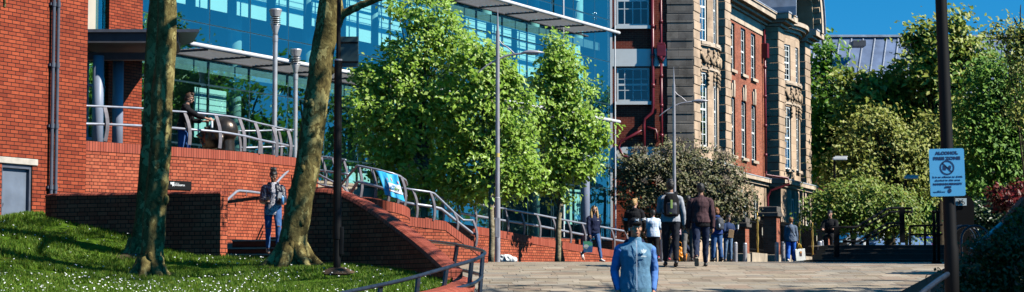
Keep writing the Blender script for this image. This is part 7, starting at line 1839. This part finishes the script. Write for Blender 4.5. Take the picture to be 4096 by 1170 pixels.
h = J['loc'](J['wrR'] + J['hdR'] * .08); m = MB(); m.box(-.09, .09, -.05, .05, -.22, .06, Matrix.Translation(h + Vector((0, -.05, -.03))) @ Matrix.Rotation(R(8), 4, 'Y')); tag(m.build('paper_bag', plain('brown_paper', (.42, .26, .13), .8, bump=.4), None, bevel=.01), 'brown paper bag held by the person eating', 'bag')
dw, J = person('woman in a grey denim cardigan and bright blue trousers carrying a white bag, walking away', 3163, 0, 70.5, H=1.60, head=168, legs=((-8, 14), (8, 3)), arms=((2, 10, 14), (6, 9, 10)), hyaw=10, skin='skin_pale', hair='hair_ginger', hairstyle='short', top='cardigan', top_mat=GREYD, hem=.13, trousers=fab('bright_blue_trousers', (.03, .14, .55)), shoe=SHOEW, vox=.013, female=True, bulk=.03, tr_bulk=.01, flare=.01)
m = MB(); pts = []
for i in range(13):
    t_ = i / 12; pts.append(J['pel'] + J['up'] * lerp(.52, .06, t_) * J['k'] + Vector((lerp(.10, -.16, t_), .135 + .02 * math.sin(t_ * 3.1), 0)))
m.bar(pts, (1, 0, .4), .025, .008); m.build('bag_strap', BLK, dw)
h = J['loc'](J['wrR'] + J['hdR'] * .10); t = thing('tote_bag', 'white reusable shopping bag with yellow handles beside the blue trousers', 'bag', (h.x + .10, h.y, h.z - .62), R(20))
m = MB(); m.rings([[Vector(p) for p in r] for r in ([(-.19, -.08, 0), (.19, -.08, .03), (.19, .08, .03), (-.19, .08, 0)], [(-.22, -.05, .42), (.17, -.05, .45), (.17, .05, .45), (-.22, .05, .42)])]); m.build('body', plain('white_bag_plastic', (.72, .72, .66), .4, var=.12, bump=.3), t, bevel=.012)
m = MB(); m.box(-.045, .035, -.078, -.06, .18, .34); m.build('print', plain('bag_print', (.10, .06, .05), .6), t); MB().box(-.035, .025, -.082, -.078, .28, .35).build('print', plain('bag_print_orange', (.65, .25, .04), .6), t)
for y in (-.05, .05): m = MB(); m.tube([(-.12, y, .42), (-.08, y * .6, .58), (-.04, y * .3, .62), (.02, y * .6, .58), (.06, y, .43)], .012, 6); m.build('handle', plain('handle_yellow', (.70, .42, .04), .5), t, smooth=True)
rh, J = person('woman with long dyed red hair in dark clothes above the dark steps', 3412, 0, 82, H=1.62, head=-25, legs=((14, 4), (-12, 12)), arms=((25, 8, 80), (20, 8, 70)), hyaw=-6, hpitch=8, skin='skin_pale', hair='hair_red', hairstyle='long', top='coat', top_mat=BLK, hem=.25, trousers=BLK, shoe=SHOEB, vox=.014, female=True, face=True, floor=1.62, bulk=.03)
m = MB(); m.tube([J['neck'] + Vector((.05, -.10, 0)), J['pel'] + J['up'] * .3 + Vector((.06, -.17, 0)), J['pel'] + Vector((.07, -.19, -.15)), J['pel'] + Vector((.06, -.16, -.4))], [.045, .05, .06, .05], 8); m.build('scarf', plain('grey_patterned_scarf', (.40, .36, .33), .9, var=.5, scale=30), rh, smooth=True)
# seated figure at the foot of the right pier
se, J = person('person in dark clothes sitting on a red mat by the right fence pier', 3322, 0, 60, H=1.62, head=-20, legs=((88, 100), (80, 96)), arms=((30, 8, 60), (30, 8, 60)), lean=.12, hpitch=10, skin='skin_pale', hair='hair_black', hairstyle='short', top='coat', top_mat=BLK, hem=.06, trousers=BLK, shoe=SHOEB, vox=.014, floor=1.0, bulk=.03)
m = MB(); m.box(-.45, .45, -.55, .30, 0, .05); o = m.build('mat', plain('red_mat', (.28, .03, .02), .8), None, bevel=.015); o.location = (se.location.x, se.location.y, .96); tag(o, 'red mat under the person sitting by the fence pier', 'mat')
